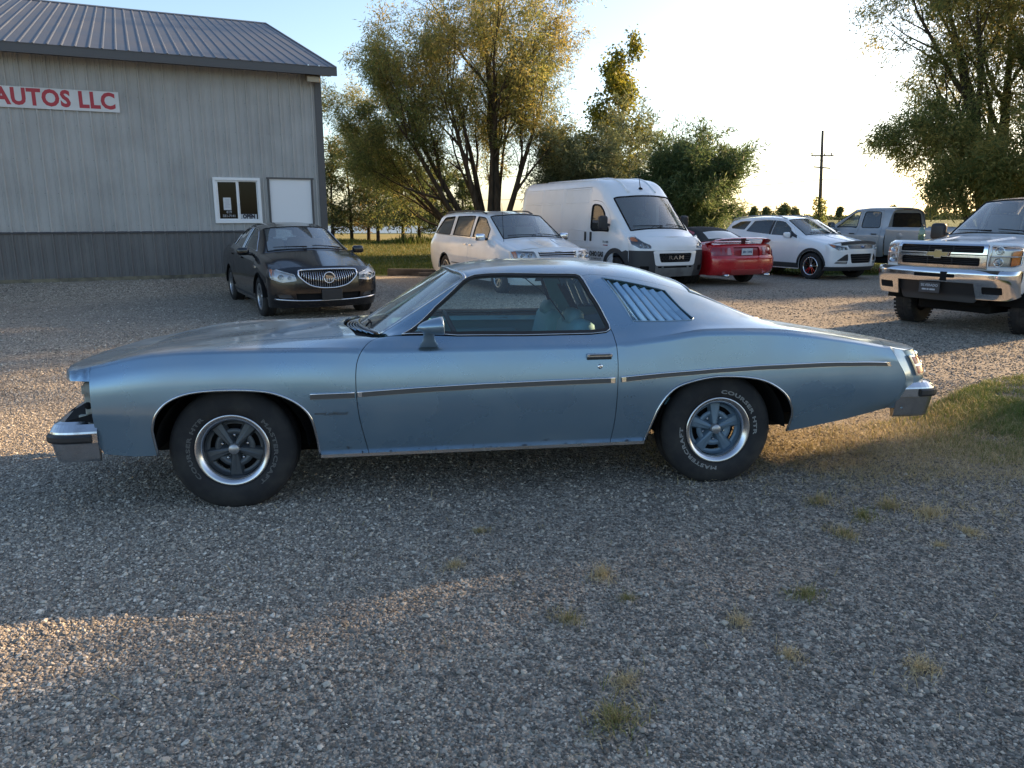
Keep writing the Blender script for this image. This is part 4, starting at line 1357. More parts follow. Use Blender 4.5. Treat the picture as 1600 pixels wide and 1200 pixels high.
# tufts: things of their own
def px_ground(px, py):
    u = (px - 800) / 1200; v = (600 - py) / 1200
    c, s = math.cos(PITCH), math.sin(PITCH)
    k = -1.62 / (v * c - s)
    return u * k, (c + v * s) * k
tuft_me = []
for k in range(5):
    n = 210
    r = np.abs(rng.normal(0, .042, n)); a = rng.uniform(0, 6.28, n)
    B = np.stack([r * np.cos(a) * 1.5, r * np.sin(a), np.full(n, .0)], 1)
    tuft_me.append(blades_mesh('grass_tuft', B, rng.uniform(.025, .075, n), rng.uniform(.0009, .0018, n), np.clip(rng.normal(.65, .25, n), 0, 1.1),
                               np.clip(rng.normal((.50, .80, .65, .9, .42)[k], .16, n), 0, 1), DRYM, .6))
TUFTS = [(940, 903, 1.0, 1, 'straw-coloured grass tuft in the gravel below the rear wheel, uppermost of its trio'), (980, 938, .55, 0, 'faint small green tuft just right of the straw-coloured tuft'),
         (888, 972, .9, 2, 'pale spiky tuft at the lower left of the middle gravel trio'), (1257, 936, .95, 4, 'green and yellow tuft alone in the gravel right of centre'),
         (1155, 976, .8, 3, 'brown tuft left of and below the green and yellow tuft'), (1232, 1028, .75, 3, 'reddish brown withered tuft in the right foreground gravel'),
         (975, 1074, .85, 1, 'upright straw tuft just above the wide foreground tuft'), (962, 1132, 1.35, 0, 'wide sprawling green tuft nearest the bottom of the picture'),
         (1437, 1048, 1.05, 3, 'dense orange-brown clump of dead grass at the right foreground'), (1318, 838, 1.15, 2, 'wide flat tuft nearest the coupe among the right-hand tufts'),
         (1348, 812, 1.1, 4, 'greenish tuft between two flat tufts behind the right foreground'), (1388, 795, 1.3, 2, 'long pale tuft at the edge of the dry grass patch'),
         (1450, 808, 1.4, 1, 'broad straw tuft right of the pale edge tuft'), (1515, 836, .9, 1, 'small straw tuft at the far right of the gravel'),
         (1280, 788, 1.2, 2, 'low faded tuft directly behind the flat tufts, close to the coupe tail'), (1468, 856, .6, 3, 'tiny orange tuft under the broad straw tuft'),
         (710, 889, .75, 3, 'small orange tuft at the tip of the sunlit strip'), (750, 834, .6, 2, 'thin weed in the gravel under the coupe door')]
for px, py, s, k, lab in TUFTS:
    x, y = px_ground(px, py)
    o = empty('grass_tuft', (x, y, float(hgt(x, y)) + .013), px * .7)
    o.scale = (s * .95, s * .95, s * .9)
    link_mesh('blades', tuft_me[k], o)['kind'] = 'stuff'
    tag(o, lab, 'grass tuft', 'dry grass tufts growing through the gravel')

# ================================================================ metal building
def wall_xyz(a, z, out=0.0):
    p = WO + WD * a - WN * out
    return (p[0], p[1], z)
ZB, ZE, ZR, HW, OH, OG = .383, 4.653, 7.515, 8.768, .50, .273
bl = empty('metal_building', (WO[0], WO[1], 0), WPHI)
tag(bl, 'grey ribbed metal shop building with darker lower wall and metal roof', 'building')
SID = vary(mat('light_grey_siding', (.41, .40, .385), .42, .0, spec=.45), (.345, .335, .32), 1.2, 5, .4, .7, rough2=.55)
WAI = vary(mat('dark_grey_siding', (.135, .13, .128), .42, .0, spec=.45), (.18, .17, .16), 1.5, 6, .5, .8, rough2=.6)
TRM = mat('charcoal_trim', (.075, .072, .075), .4)
ROOFM = vary(mat('roof_steel', (.062, .078, .105), .50, .0), (.085, .10, .128), .9, 5, .4, .7, rough2=.6)
CONC = vary(mat('grade_board', (.22, .19, .13), .9), (.10, .09, .07), 5, 5)
LX, RB = 16.0, .2286
def rib_profile(w, nrib, depth=.030, minor=True):
    """corrugated sheet section: list of (along, out)"""
    pr = [(0, 0)]
    for k in range(nrib):
        c = (k + .5) * RB
        if minor:
            for q in (-.06, .06):
                pass
        pr += [(c - .026, 0), (c - .011, depth), (c + .011, depth), (c + .026, 0)]
        if minor and k < nrib:
            for q in (.075, .152):
                m_ = c + q
                if m_ < w - .01: pr += [(m_ - .013, 0), (m_ - .006, .007), (m_ + .006, .007), (m_ + .013, 0)]
    pr += [(w, 0)]
    return sorted(pr)
def sheet(a0, z0, z1, w=.9144, n=4):
    pr = rib_profile(w, n)
    V = []; F = []
    for a, o_ in pr: V += [(a0 + a, -.02 - o_, z0), (a0 + a, -.02 - o_, z1)]
    for i in range(len(pr) - 1): F.append((2 * i, 2 * i + 2, 2 * i + 3, 2 * i + 1))
    return V, F
WIN = (-2.35, -1.40, 1.47, 2.41); DOOR = (-1.22, -.26, .36, 2.44)
npan = int(LX / .9144)
up_me = {}
for k in range(npan):
    a1 = -.06 - k * .9144; a0 = a1 - .9144
    # upper sheet, cut by the window and the door
    segs = [(a0, a1, 1.30, ZE)]
    for (wa, wb, za, zb_) in (WIN, DOOR):
        new = []
        for (p, q, z0, z1) in segs:
            if q <= wa or p >= wb or z1 <= za or z0 >= zb_: new.append((p, q, z0, z1)); continue
            if p < wa: new.append((p, wa, z0, z1))
            if q > wb: new.append((wb, q, z0, z1))
            m0, m1 = max(p, wa), min(q, wb)
            if zb_ < z1: new.append((m0, m1, zb_, z1))
            if za > z0: new.append((m0, m1, z0, za))
        segs = new
    pr = rib_profile(.9144, 4)
    def cut(p, q, z0, z1):
        pts = [(a_, o_) for a_, o_ in [(a0 + t, o_) for t, o_ in pr] if p + 1e-4 < a_ < q - 1e-4]
        def oat(a_):
            t = a_ - a0
            return float(np.interp(t, [t_ for t_, _ in pr], [o_ for _, o_ in pr]))
        pts = [(p, oat(p))] + pts + [(q, oat(q))]
        V = []; F = []
        for a_, o_ in pts: V += [(a_, -.02 - o_, z0), (a_, -.02 - o_, z1)]
        for i in range(len(pts) - 1): F.append((2 * i, 2 * i + 2, 2 * i + 3, 2 * i + 1))
        return V, F
    g = Geo()
    for s_ in segs: g.add(*cut(*s_))
    g.build('wall_panel', SID, bl)
    segs = [(a0, a1, ZB, 1.275)]
    if a1 > DOOR[0]:
        segs = [(p, q, ZB, 1.275) for p, q in ((a0, min(a1, DOOR[0])), (max(a0, DOOR[1]), a1)) if q - p > .01]
    g = Geo()
    for s_ in segs: g.add(*cut(*s_))
    g.build('wainscot_panel', WAI, bl)
g = Geo()
for p, q in ((-LX, DOOR[0]), (DOOR[1], -.06)):
    g.sweep([(p, -.02, 1.287), (q, -.02, 1.287)], [(.0, -.02), (.03, -.022), (.034, -.004), (.012, .016), (0, .02)])
g.build('wainscot_rail', TRM, bl)
g = Geo(); g.box((-LX / 2, -.01, .29), (LX, .05, .19)); g.build('grade_board', CONC, bl)
g = Geo(); g.box((-LX / 2, .12, 2.5), (LX, .22, 4.3)); g.box((-.13, HW, 2.45), (.22, HW * 2, 4.2))
V = [(-.02, 0, ZE), (-.02, 2 * HW, ZE), (-.02, HW, ZR - .25), (-.25, 0, ZE), (-.25, 2 * HW, ZE), (-.25, HW, ZR - .25)]
g.add(V, [(0, 1, 2), (5, 4, 3), (0, 2, 5, 3), (1, 4, 5, 2)])
g.build('wall_core', SID, bl)
g = Geo()
g.box((-.045, -.03, 2.52), (.13, .045, 4.26)); g.box((.02, .07, 2.52), (.04, .24, 4.26))
g.build('corner_trim', TRM, bl)
# rows of fixing screws
g = Geo()
for z in (.55, 1.10, 1.42, 2.05, 2.70, 3.35, 3.95, 4.5):
    for k in range(int(7.6 / RB)):
        a_ = -.06 - (k + .5) * RB - .036
        if any(wa_ - .06 < a_ < wb_ + .06 and z0_ - .06 < z < z1_ + .06 for wa_, wb_, z0_, z1_ in (WIN, DOOR)): continue
        g.add([(a_ - .008, -.027, z), (a_, -.027, z - .008), (a_ + .008, -.027, z), (a_, -.027, z + .008), (a_, -.033, z)], [(0, 1, 4), (1, 2, 4), (2, 3, 4), (3, 0, 4)])
g.build('fixing_screws', mat('screw_grey', (.16, .155, .15), .5), bl)['kind'] = 'stuff'
# roof sheets
sl_ = math.atan2(ZR - (ZE + .08), HW + OH)
Lr = (HW + OH) / math.cos(sl_)
pr = rib_profile(.9144, 4, .014, False)
for sgn in (1, -1):
    for k in range(npan + 1):
        a1 = OG - k * .9144
        V = []; F = []
        for a, o_ in pr:
            for t in (0, Lr):
                y = -OH + t * math.cos(sl_); z = ZE + .08 + t * math.sin(sl_) + o_
                V.append((a1 - a, y if sgn > 0 else 2 * HW - y, z))
        for i in range(len(pr) - 1): F.append((2 * i, 2 * i + 2, 2 * i + 3, 2 * i + 1))
        g = Geo(); g.add(V, F); g.build('roof_panel', ROOFM, bl)
g = Geo()
g.box((OG / 2 - LX / 2, -OH, ZE - .01), (LX + OG, .035, .17)); g.box((OG / 2 - LX / 2, -OH + .002, ZE + .072), (LX + OG + .02, .06, .014))
for sgn in (1, -1):
    y0 = -OH if sgn > 0 else 2 * HW + OH
    V = []
    for t, z in ((0, ZE - .095), (0, ZE + .10), (1, ZR + .03), (1, ZR - .16)):
        y = y0 + (HW - y0) * t
        V += [(OG + .002, y, z), (OG + .03, y, z)]
    g.add(V, [(0, 2, 4, 6), (7, 5, 3, 1), (2, 3, 5, 4), (0, 6, 7, 1), (0, 1, 3, 2), (4, 5, 7, 6)])
g.build('fascia', TRM, bl)
g = Geo(); g.box((OG / 2 - LX / 2, -OH / 2, ZE - .02), (LX + OG, OH, .02)); g.build('soffit', mat('soffit', (.10, .10, .105), .6), bl)
g = Geo(); g.sweep([(-LX, HW, ZR + .012), (OG + .03, HW, ZR + .012)], [(-.2, -.05), (-.05, 0.01), (.05, 0.01), (.2, -.05), (.2, -.065), (-.2, -.065)]); g.build('ridge_cap', ROOFM, bl)
# window
WHITE = mat('white_vinyl', (.80, .80, .80), .35)
win = empty('window', (0, 0, 0), 0, bl)
wa, wb, za, zb_ = WIN
def frame_geo(a0, a1, z0, z1, w, y, d):
    g = Geo()
    g.box(((a0 + a1) / 2, y, z1 - w / 2), (a1 - a0, d, w), .006); g.box(((a0 + a1) / 2, y, z0 + w / 2), (a1 - a0, d, w), .006)
    for a in (a0 + w / 2, a1 - w / 2): g.box((a, y + .001, (z0 + z1) / 2), (w, d, z1 - z0 - 2 * w), .006)
    return g
fr = frame_geo(wa - .01, wb + .01, za - .01, zb_ + .01, .062, -.045, .07).build('frame', WHITE, win)
am = (wa + wb) / 2
sash = frame_geo(wa + .053, am + .016, za + .053, zb_ - .053, .034, -.035, .04).build('sash', WHITE, fr)
sash2 = frame_geo(am + .018, wb - .053, za + .053, zb_ - .053, .022, -.030, .03).build('sash', WHITE, fr)
PANE = glass('shop_window_glass', (.30, .32, .33), .26, .0, 1.5)
for p, q in ((wa + .08, am - .01), (am + .03, wb - .07)):
    g = Geo(); g.box(((p + q) / 2, -.022, (za + zb_) / 2), (q - p, .006, zb_ - za - .15)); g.build('pane', PANE, fr)
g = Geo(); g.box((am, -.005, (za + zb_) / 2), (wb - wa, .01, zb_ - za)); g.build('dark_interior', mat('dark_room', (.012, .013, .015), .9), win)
# papers and signs behind the glass
PAPER = mat('paper', (.62, .62, .62), .8)
def wall_thing(name, lab, cat, a, z, out):
    p = wall_xyz(a, z, out)
    o_ = empty(name, p, WPHI)
    return tag(o_, lab, cat)
t = wall_thing('paper_notice', 'white paper notice taped in the left pane of the shop window', 'notice', -2.095, 1.87, .029)
g = Geo(); g.box((0, 0, 0), (.155, .003, .26)); g.build('sheet', PAPER, t)
g = Geo()
for i in range(7): g.box((.0 + .012 * math.sin(i * 2.1), -.002, .085 - i * .026), (.085 + .02 * math.sin(i * 3.3), .001, .006))
g.build('printed_lines', mat('grey_print', (.30, .30, .32), .8), t)['kind'] = 'stuff'
t = wall_thing('phone_number', 'pale phone number lettered low on the left window pane', 'lettering', -2.07, 1.665, .029)
for txt, z, s_ in (('419', .030, .078), ('551-7141', -.052, .070)):
    V, F = text_geo(txt, s_, 'CENTER', offset=.0025, sx=1.0)
    g = Geo(); g.add([(x, -.001, y + z) for x, y, zz in V], F); g.build('digits', mat('pale_vinyl', (.32, .32, .33), .7), t)
t = wall_thing('open_sign', 'small OPEN sign standing in the right pane of the shop window', 'sign', -1.665, 1.60, .029)
g = Geo(); g.box((0, 0, 0), (.33, .004, .105), .0); g.build('board', mat('pale_board', (.50, .51, .52), .7), t)
V, F = text_geo('OPEN', .112, 'CENTER', offset=.008, sx=.84, space=1.05)
g = Geo(); g.add([(x, -.004, y) for x, y, zz in V], F); g.build('letters', mat('dark_ink', (.02, .02, .03), .7), t)
# door
dr_ = empty('door', (0, 0, 0), 0, bl)
a0, a1, z0, z1 = DOOR
g = Geo(); g.box(((a0 + a1) / 2, -.012, (z0 + z1) / 2), (a1 - a0 - .06, .03, z1 - z0 - .05), .004); g.build('slab', mat('white_door', (.78, .78, .79), .4), dr_)
g = Geo()
g.box(((a0 + a1) / 2, -.035, z1 - .015), (a1 - a0 + .06, .05, .035)); g.box((a0 + .01, -.035, (z0 + z1) / 2 - .02), (.035, .05, z1 - z0 - .03)); g.box((a1 - .01, -.035, (z0 + z1) / 2 - .02), (.035, .05, z1 - z0 - .03))
g.build('jamb', TRM, dr_)
g = Geo(); g.lathe([(0, -.07), (.026, -.066), (.03, -.05), (.012, -.04), (.012, -.01)], 14, 'Y', (a0 + .10, -.012, 1.40)); g.build('knob', CHROME, dr_)
# sign board
t = wall_thing('shop_sign', 'long white sign board with red capital letters high on the wall', 'sign', -6.15, 3.825, .062)
g = Geo(); g.box((0, 0, 0), (4.32, .012, .385), .0); g.build('board', vary(mat('white_sign_face', (.66, .66, .66), .5), (.58, .57, .56), 2, 4), t)
V, F = text_geo('AUTOS LLC', .415, 'RIGHT', offset=.016, space=1.08)
tx = max(v[0] for v in V); tw = tx - min(v[0] for v in V)
g = Geo(); g.add([(2.09 + (x - tx) * 2.06 / tw, -.008 - zz, y) for x, y, zz in V], F); g.build('letters', mat('red_vinyl', (.42, .035, .05), .5), t)
# flood light under the eave
t = wall_thing('flood_light', 'weathered floodlight under the eave at the building corner', 'light', -.20, 4.53, .04)
g = Geo(); g.box((0, -.03, -.01), (.10, .07, .10), .01); g.tube([(0, -.05, 0), (-.02, -.12, .0)], .02, 8); g.build('bracket', TRM, t)
g = Geo(); g.box((.02, -.22, -.01), (.30, .20, .15), .03, Matrix.Rotation(R(18), 3, 'X')); g.build('housing', vary(mat('weathered_bronze', (.13, .10, .07), .6), (.22, .18, .13), 12, 5), t)
g = Geo(); g.box((.02, -.325, -.045), (.26, .012, .11), .004, Matrix.Rotation(R(18), 3, 'X')); g.build('lens', mat('frosted_lens', (.45, .42, .34), .3), t)

# ================================================================ utility pole and wires
WOOD = vary(mat('pole_wood', (.10, .075, .055), .85), (.05, .04, .03), 3, 6, stretch=(6, 6, .6))
def at_depth(px, py, D):
    u = (px - 800) / 1200; v = (600 - py) / 1200; c, s = math.cos(PITCH), math.sin(PITCH)
    return (u * D, (c + v * s) * D, 1.62 + (v * c - s) * D)
pb = at_depth(1281.5, 340, 80.0)
pole = empty('utility_pole', (pb[0], pb[1], 0))
tag(pole, 'tall wooden utility pole with two cross-arms beyond the parked cars', 'utility pole')
ztop = at_depth(1283, 207, 80)[2]
lean = -.48
pp = lambda z: (lean * z / 10, 0, z)
g = Geo(); g.tube([pp(-.3), pp(ztop * .5), pp(ztop)], [.20, .165, .12], 10); g.build('shaft', WOOD, pole)
z1_, z2_ = at_depth(1281, 245, 80)[2], at_depth(1281, 263, 80)[2]
for z, w, tl_ in ((z1_, 2.3, 0), (z2_, 1.75, .08)):
    g = Geo(); M = Matrix.Rotation(tl_, 3, 'Y'); g.box((lean * z / 10, -.18, z), (w, .10, .13), .01, M)
    arm = g.build('crossarm', WOOD, pole)
    if w > 2:
        for xx in (-1.08, .22, .92):
            g = Geo(); g.lathe([(.03, .06), (.075, .10), (.05, .17), (.075, .2), (.06, .28), (0, .30)], 10, 'Z', (lean * z / 10 + xx, -.18, z)); g.build('insulator', mat('glazed_insulator', (.10, .08, .07), .3), arm)
        g = Geo()
        for s_ in (-1, 1): g.tube([(lean * z / 10 + s_ * .75, -.18, z - .05), (lean * z / 10, -.16, z - .6)], .025, 5)
        g.build('brace', WOOD, arm)
def wire(lab, p0, p1, sag):
    pts = []
    for i in range(13):
        t = i / 12
        pts.append((p0[0] + (p1[0] - p0[0]) * t, p0[1] + (p1[1] - p0[1]) * t, p0[2] + (p1[2] - p0[2]) * t - sag * 4 * t * (1 - t)))
    g = Geo(); g.tube(pts, .028, 4)
    o_ = g.build('power_line', mat('wire', (.06, .06, .06), .6)); tag(o_, lab, 'power line')
X0 = pb[0] + .1
wire('low wire running left from the utility pole', (X0, pb[1], at_depth(1282, 281, 80)[2]), (X0 - 40, pb[1] + 38, 3.9), .5)
wire('low wire running right from the utility pole', (X0, pb[1], at_depth(1282, 281, 80)[2]), (X0 + 45, pb[1] - 10, 5.5), .3)
wire('upper wire running left from the longer cross-arm', (X0 - 1.08, pb[1] - .18, z1_ + .3), (X0 - 45, pb[1] + 40, 7.2), .6)
wire('upper wire running right from the longer cross-arm', (X0 + .92, pb[1] - .18, z1_ + .3), (X0 + 45, pb[1] - 10, 8.2), .5)
# landscape timber at the edge of the lawn
x, y = px_ground(652, 431)
g = Geo(); g.box((0, 0, .10), (1.65, .18, .20), .02); g.box((.55, -.22, .06), (.9, .10, .12), .02, R(6))
o = g.build('landscape_timber', vary(mat('old_timber', (.045, .038, .032), .9), (.09, .08, .07), 4, 6, bump=.6), None, (x, y, -.01), (0, 0, R(-7)))
tag(o, 'dark weathered landscape timber lying at the lawn edge beside the minivan', 'timber')
# ================================================================ the other vehicles
class Flat:
    """plane facing along x; parameters (y, z)"""
    def __init__(s, x0, slope=0.0, z0=1.0, sign=1, bow=0.0):
        s.x0 = x0; s.sl = slope; s.z0 = z0; s.sign = sign; s.bow = bow
    def ab(s, p): return np.asarray(p, float)
    def ev(s, ab):
        ab = np.asarray(ab, float)
        return np.stack([s.x0 + s.sl * (ab[:, 1] - s.z0) - s.sign * s.bow * ab[:, 0] ** 2, ab[:, 0], ab[:, 1]], 1)
    def evn(s, ab):
        p = s.ev(ab); n = np.zeros_like(p)
        n[:, 0] = s.sign; n[:, 2] = -s.sl * s.sign
        n[:, 1] = 2 * s.bow * p[:, 1]
        return p, n / np.linalg.norm(n, axis=1)[:, None]

def rows_to_P(rows, bul=.015, zm=.62):
    P = []
    for xs, xc, W, z0, zs, zb, yb, yr, zr, zc in rows:
        f = lambda t: xs + (xc - xs) * t
        P.append([(xs, W * .945, z0), (xs, W * .985, z0 + .3 * (zs - z0)), (xs, W, z0 + zm * (zs - z0)), (xs, W * .985, zs), (xs, yb, zb),
                  (f(.08), (yb + yr) / 2 + bul * min(1, max(0, (zr - zb) * 3)), (zb + zr) / 2), (f(.2), yr, zr), (f(.75), yr * .55, zr + .78 * (zc - zr)), (xc, 0, zc)])
    return P

GLS = glass('car_glass', (.42, .48, .48), 1.0, .02, 1.6, .04)
GLT = glass('privacy_glass', (.055, .058, .062), 1.0, .02, 1.7, .03)
GLW = glass('car_windshield', (.78, .84, .84), 1.0, .02, 2.0, .10)
LENS = glass('clear_lens', (.86, .87, .88), .9)
AMBER = mat('amber_lens', (.60, .16, .02), .25, 0, .7)
BRIGHT = mat('reflector', (.80, .82, .85), .10, 1.0)
DARKB = mat('lamp_bezel', (.10, .10, .11), .35)
SEAT = mat('grey_upholstery', (.15, .147, .142), .8)
BEIGE = mat('tan_upholstery', (.30, .27, .22), .8)
PLATE = mat('licence_plate', (.55, .58, .60), .5)
ALLOY = mat('alloy_silver', (.50, .51, .53), .28, .9)
ALLOYD = mat('alloy_dark', (.16, .16, .17), .4, .7)
SEAMM = mat('body_seam', (.02, .02, .022), .7)

class Car:
    def __init__(s, name, label, loc, yaw, rows, uc, cat='car', scale=1.0, bul=.015, zm=.62, sc=()):
        s.root = empty(name, loc, R(yaw)); s.root.scale = (scale,) * 3
        tag(s.root, label, cat)
        s.S = Surf(rows_to_P(rows, bul, zm), uc=uc, sc=sc)
        s.K = len(rows) - 1; s.TT = s.S.T[-1]
    def kj(s, L): return s.S.ab(np.array(L, float))
    def xz(s, L, j0=0, j1=6.6): return s.S.inv(np.array(L, float), j0, j1)
    def mir(s, L): return np.array([(a, 2 * s.TT - b) for a, b in L])
    def krect(s, k0, k1, j, n=8):
        """patch across the car between stations k0..k1 and lines j .. 16-j"""
        js = np.linspace(j, 16 - j, 17); ks = np.linspace(k0, k1, n)
        return np.concatenate([s.kj([(k0, q) for q in js]), s.kj([(k, 16 - j) for k in ks[1:-1]]), s.kj([(k1, q) for q in js[::-1]]), s.kj([(k, j) for k in ks[::-1][1:-1]])])
    def arch(s, xc, zc, ra, z0):
        t0 = math.asin(max(-1, min(1, (z0 - zc) / ra)))
        t = np.linspace(t0, math.pi - t0, 19)
        return [(xc + ra * math.cos(q), zc + ra * math.sin(q)) for q in t]
    def outline(s, arches):
        """body outline in parameters, both sides; arches front to rear, points front to rear"""
        path = []
        ks = np.arange(0, s.K + .001, .125)
        pts = s.kj([(k, 0) for k in ks]); X = s.S.ev(pts)[:, 0]
        i = 0
        for A in arches:
            while i < len(X) and X[i] > A[0][0] + .02: path.append(pts[i]); i += 1
            path += list(s.xz(A, 0, 4.5))
            while i < len(X) and X[i] > A[-1][0] - .02: i += 1
        while i < len(X): path.append(pts[i]); i += 1
        L = np.array(path)
        rear = s.kj([(s.K, q) for q in np.linspace(.4, 15.6, 39)])
        front = s.kj([(0, q) for q in np.linspace(15.6, .4, 39)])
        return np.concatenate([L, rear, s.mir(L)[::-1], front])
    def both(s, nm, loop, m, parent=None, holes=(), **kw):
        r = []
        for sd in (1, -1):
            r.append(panel(nm, s.S, [loop] + list(holes), m, (parent[0 if sd > 0 else 1] if parent else s.root), side=sd, **kw))
        return r
    def line(s, nm, path_ab, m, w=.006, off=.002, parent=None, th=.003):
        """thin strip on the surface, both sides"""
        p = resample(path_ab, .08, False)
        for sd in (1, -1): panel(nm, s.S, [strip_loop(p, w)], m, parent or s.root, .08, 0, th=th, off=off, side=sd, grid=False)
    def handle(s, parent, x, z, m, w=.16, up=.02):
        for i, sd in enumerate((1, -1)):
            p, n = s.S.evn(s.xz([(x, z)], 0, 5)); p = p[0]
            g = Geo(); g.box((p[0], (p[1] + .018) * sd, p[2]), (w, .022, .028), .008); g.box((p[0] + w * .3, (p[1] + .006) * sd, p[2]), (.03, .02, .03), .006)
            g.build('handle', m, parent[i])
    def wheels(s, axles, yo, r, w, rim_r, nsp, face, barrel, split=0.0, spoke=.03, tread=None, dish=.02, steer=0):
        for ax in axles:
            for sd in (1, -1):
                wh = make_wheel(s.root, 'wheel', (ax, yo * sd, r - .006), r, w, rim_r, None, sd, 40, steer=steer if ax == axles[0] else 0, tread=tread)
                alloy_rim(wh, rim_r, w, nsp, face, barrel, spoke=spoke, split=split, dish=dish)
        g = Geo()
        for ax in axles:
            for sd in (1, -1):
                V = []; F = []
                for i in range(13):
                    t = R(2 + 176 * i / 12)
                    for y in (yo + w * .5 + .02, yo - w * .5 - .16): V.append((ax + (r + .075) * math.cos(t), y * sd, r + (r * .92 + .04) * math.sin(t)))
                for i in range(12): F.append((2 * i, 2 * i + 1, 2 * i + 3, 2 * i + 2))
                F.append(tuple(range(1, 26, 2)))
                g.add(V, F, True)
        x0, x1 = axles[0], axles[-1]
        zb = r * .95
        g.box(((x0 + x1) / 2, 0, zb), (x0 - x1 - 2 * (r + .09), 2 * (yo + .02), .16), .03)
        g.box(((x0 + x1) / 2 , 0, zb), (x0 - x1 + .9, 2 * (yo - w * .5 - .18), .20), .03)
        g.tube([(x1, yo, r), (x1, -yo, r)], .05, 8); g.tube([(x0, yo, r), (x0, -yo, r)], .045, 8)
        g.build('underbody', UNDER, s.root)
    def seats(s, spots, m, w=.50, dash=None, dz=.9, wheel=None, zs=.6, hb_=.66):
        for x, y, z in spots:
            st = empty('seat', (0, 0, 0), 0, s.root)
            g = Geo(); g.box((x + .22, y, z - .05), (.5, w, .16), .06, smooth=True); g.box((x - .06, y, z + hb_ / 2), (.14, w, hb_), .06, Matrix.Rotation(R(-13), 3, 'Y'), smooth=True)
            g.build('cushion', m, st)
            g = Geo(); g.box((x - .16, y, z + hb_ + .10), (.10, w * .55, .17), .05, smooth=True); g.build('headrest', m, st)
        if dash is not None:
            g = Geo(); g.box((dash, 0, dz - .12), (.5, 1.5, .22), .06, smooth=True); g.build('dashboard', mat('dash_plastic', (.085, .085, .088), .7), s.root)
            wx = dash - .38
            g = Geo(); g.lathe([(.17, -.014), (.186, 0), (.17, .014), (.156, 0), (.17, -.014)], 24, 'X'); g.box((0, 0, 0), (.03, .32, .04), .01)
            g.build('steering_wheel', BLACK, s.root, (wx, .38, dz - .02), (0, R(-28), 0))
    def mirror(s, x, y, z, m, dim=(.10, .20, .14), m2=None, arm_z=-.05, stalk=None):
        for sd in (1, -1):
            mr = empty('door_mirror', (0, 0, 0), 0, s.root)
            g = Geo(); g.box((x, (y + dim[1] / 2) * sd, z), dim, min(dim) * .42, seg=4, smooth=True); g.build('shell', m, mr)
            g = Geo(); g.box((x - dim[0] * .5 - .001, (y + dim[1] / 2) * sd, z), (.006, dim[1] * .8, dim[2] * .75), .002); g.build('mirror_glass', BRIGHT, mr)
            g = Geo(); g.tube([(x + .01, (y - .06) * sd, z + arm_z), (x, (y + .05) * sd, z + arm_z * .6)], .028, 8); g.build('arm', m2 or BLACK, mr)
    def fpan(s, F, nm, yz, m, both=False, parent=None, off=0.0, th=.012, gap=0.0, holes=(), h=.04, sides=None):
        out = []
        for sd in ((1, -1) if both else (1,)):
            f = lambda L: F.ab(np.array([(sd * y, z) for y, z in L]))
            out.append(panel(nm, F, [f(yz)] + [f(q) for q in holes], m, parent or s.root, h, gap, th=th, off=off))
        return out
    def headlight(s, F, yz, parent=None, amber=None, bowls=(), off=.004, rad=.05, back=DARKB):
        for sd in (1, -1):
            hl = empty('headlight', (0, 0, 0), 0, s.root)
            f = lambda L: F.ab(np.array([(sd * y, z) for y, z in L]))
            q = f(yz)
            panel('housing', F, [q], back, hl, .05, 0, th=0, off=-.035)
            for (y, z, r_) in bowls:
                g = Geo()
                p, n = F.evn(F.ab([(sd * y, z)])); p = p[0] + n[0] * -.012
                M = Matrix.Translation(p) @ Vector((1, 0, 0)).rotation_difference(Vector((1, .12 * sd, 0))).to_matrix().to_4x4()
                b0 = len(g.v)
                g.lathe([(0, -.03), (r_ * .5, -.025), (r_ * .9, -.006), (r_, .006), (r_ * 1.05, 0)], 18, 'X', mi=0)
                g.lathe([(0, .010), (r_ * .30, .008), (r_ * .45, -.004), (r_ * .46, -.02)], 14, 'X', mi=1)
                for i in range(b0, len(g.v)): g.v[i] = tuple(M @ Vector(g.v[i]))
                g.build('reflector', [BRIGHT, mat('lamp_glass', (.35, .40, .45), .05, .6, 1.0)], hl)
            lp = panel('lens', F, [q], LENS, hl, .05, .002, th=.006, off=off)
            if amber is not None: panel('turn_signal', F, [f(amber)], AMBER, hl, .05, .002, th=.004, off=-.004)
            # bright edge inside the lamp
            ed = shrink(q if area2(q) > 0 else q[::-1], .006)
            g = Geo(); pp = ring_path(F, resample(ed, .05), -.010); g.tube(pp + [pp[0]], .007, 5); g.build('lamp_rim', BRIGHT, hl)
    def back_cap(s, m, name='rear_panel'):
        p = s.S.ev(s.kj([(s.K, q) for q in np.linspace(0, 16, 33)]))
        g = Geo(); g.add([tuple(v) for v in p], [tuple(range(len(p)))]); g.build(name, m, s.root)
    def wipers(s, k, spans, parent):
        for ya, yb_ in spans:
            p = s.S.ev(s.kj([(k, 8 - 2.2 * 0)]))[0]
            pts = []
            for t in np.linspace(0, 1, 5):
                y = ya + (yb_ - ya) * t
                j = np.interp(abs(y), [0, abs(s.S.ev(s.kj([(k, 7)]))[0][1]), abs(s.S.ev(s.kj([(k, 6)]))[0][1])], [8, 7, 6])
                q = s.S.ev(s.kj([(k + .03 + .05 * t, j if y > 0 else 16 - j)]))[0]
                pts.append((q[0] + .012, q[1], q[2] + .020))
            g = Geo(); g.tube(pts, [.014, .010, .008, .007, .006], 5); g.build('wiper', BLACKM, parent)

def frame_path(S, loop, nm, m, parent, rad=.008, off=.002, side=1):
    g = Geo(); pp = ring_path(S, resample(loop, .06), off, side); g.tube(pp + [pp[0]], rad, 5)
    return g.build(nm, m, parent)

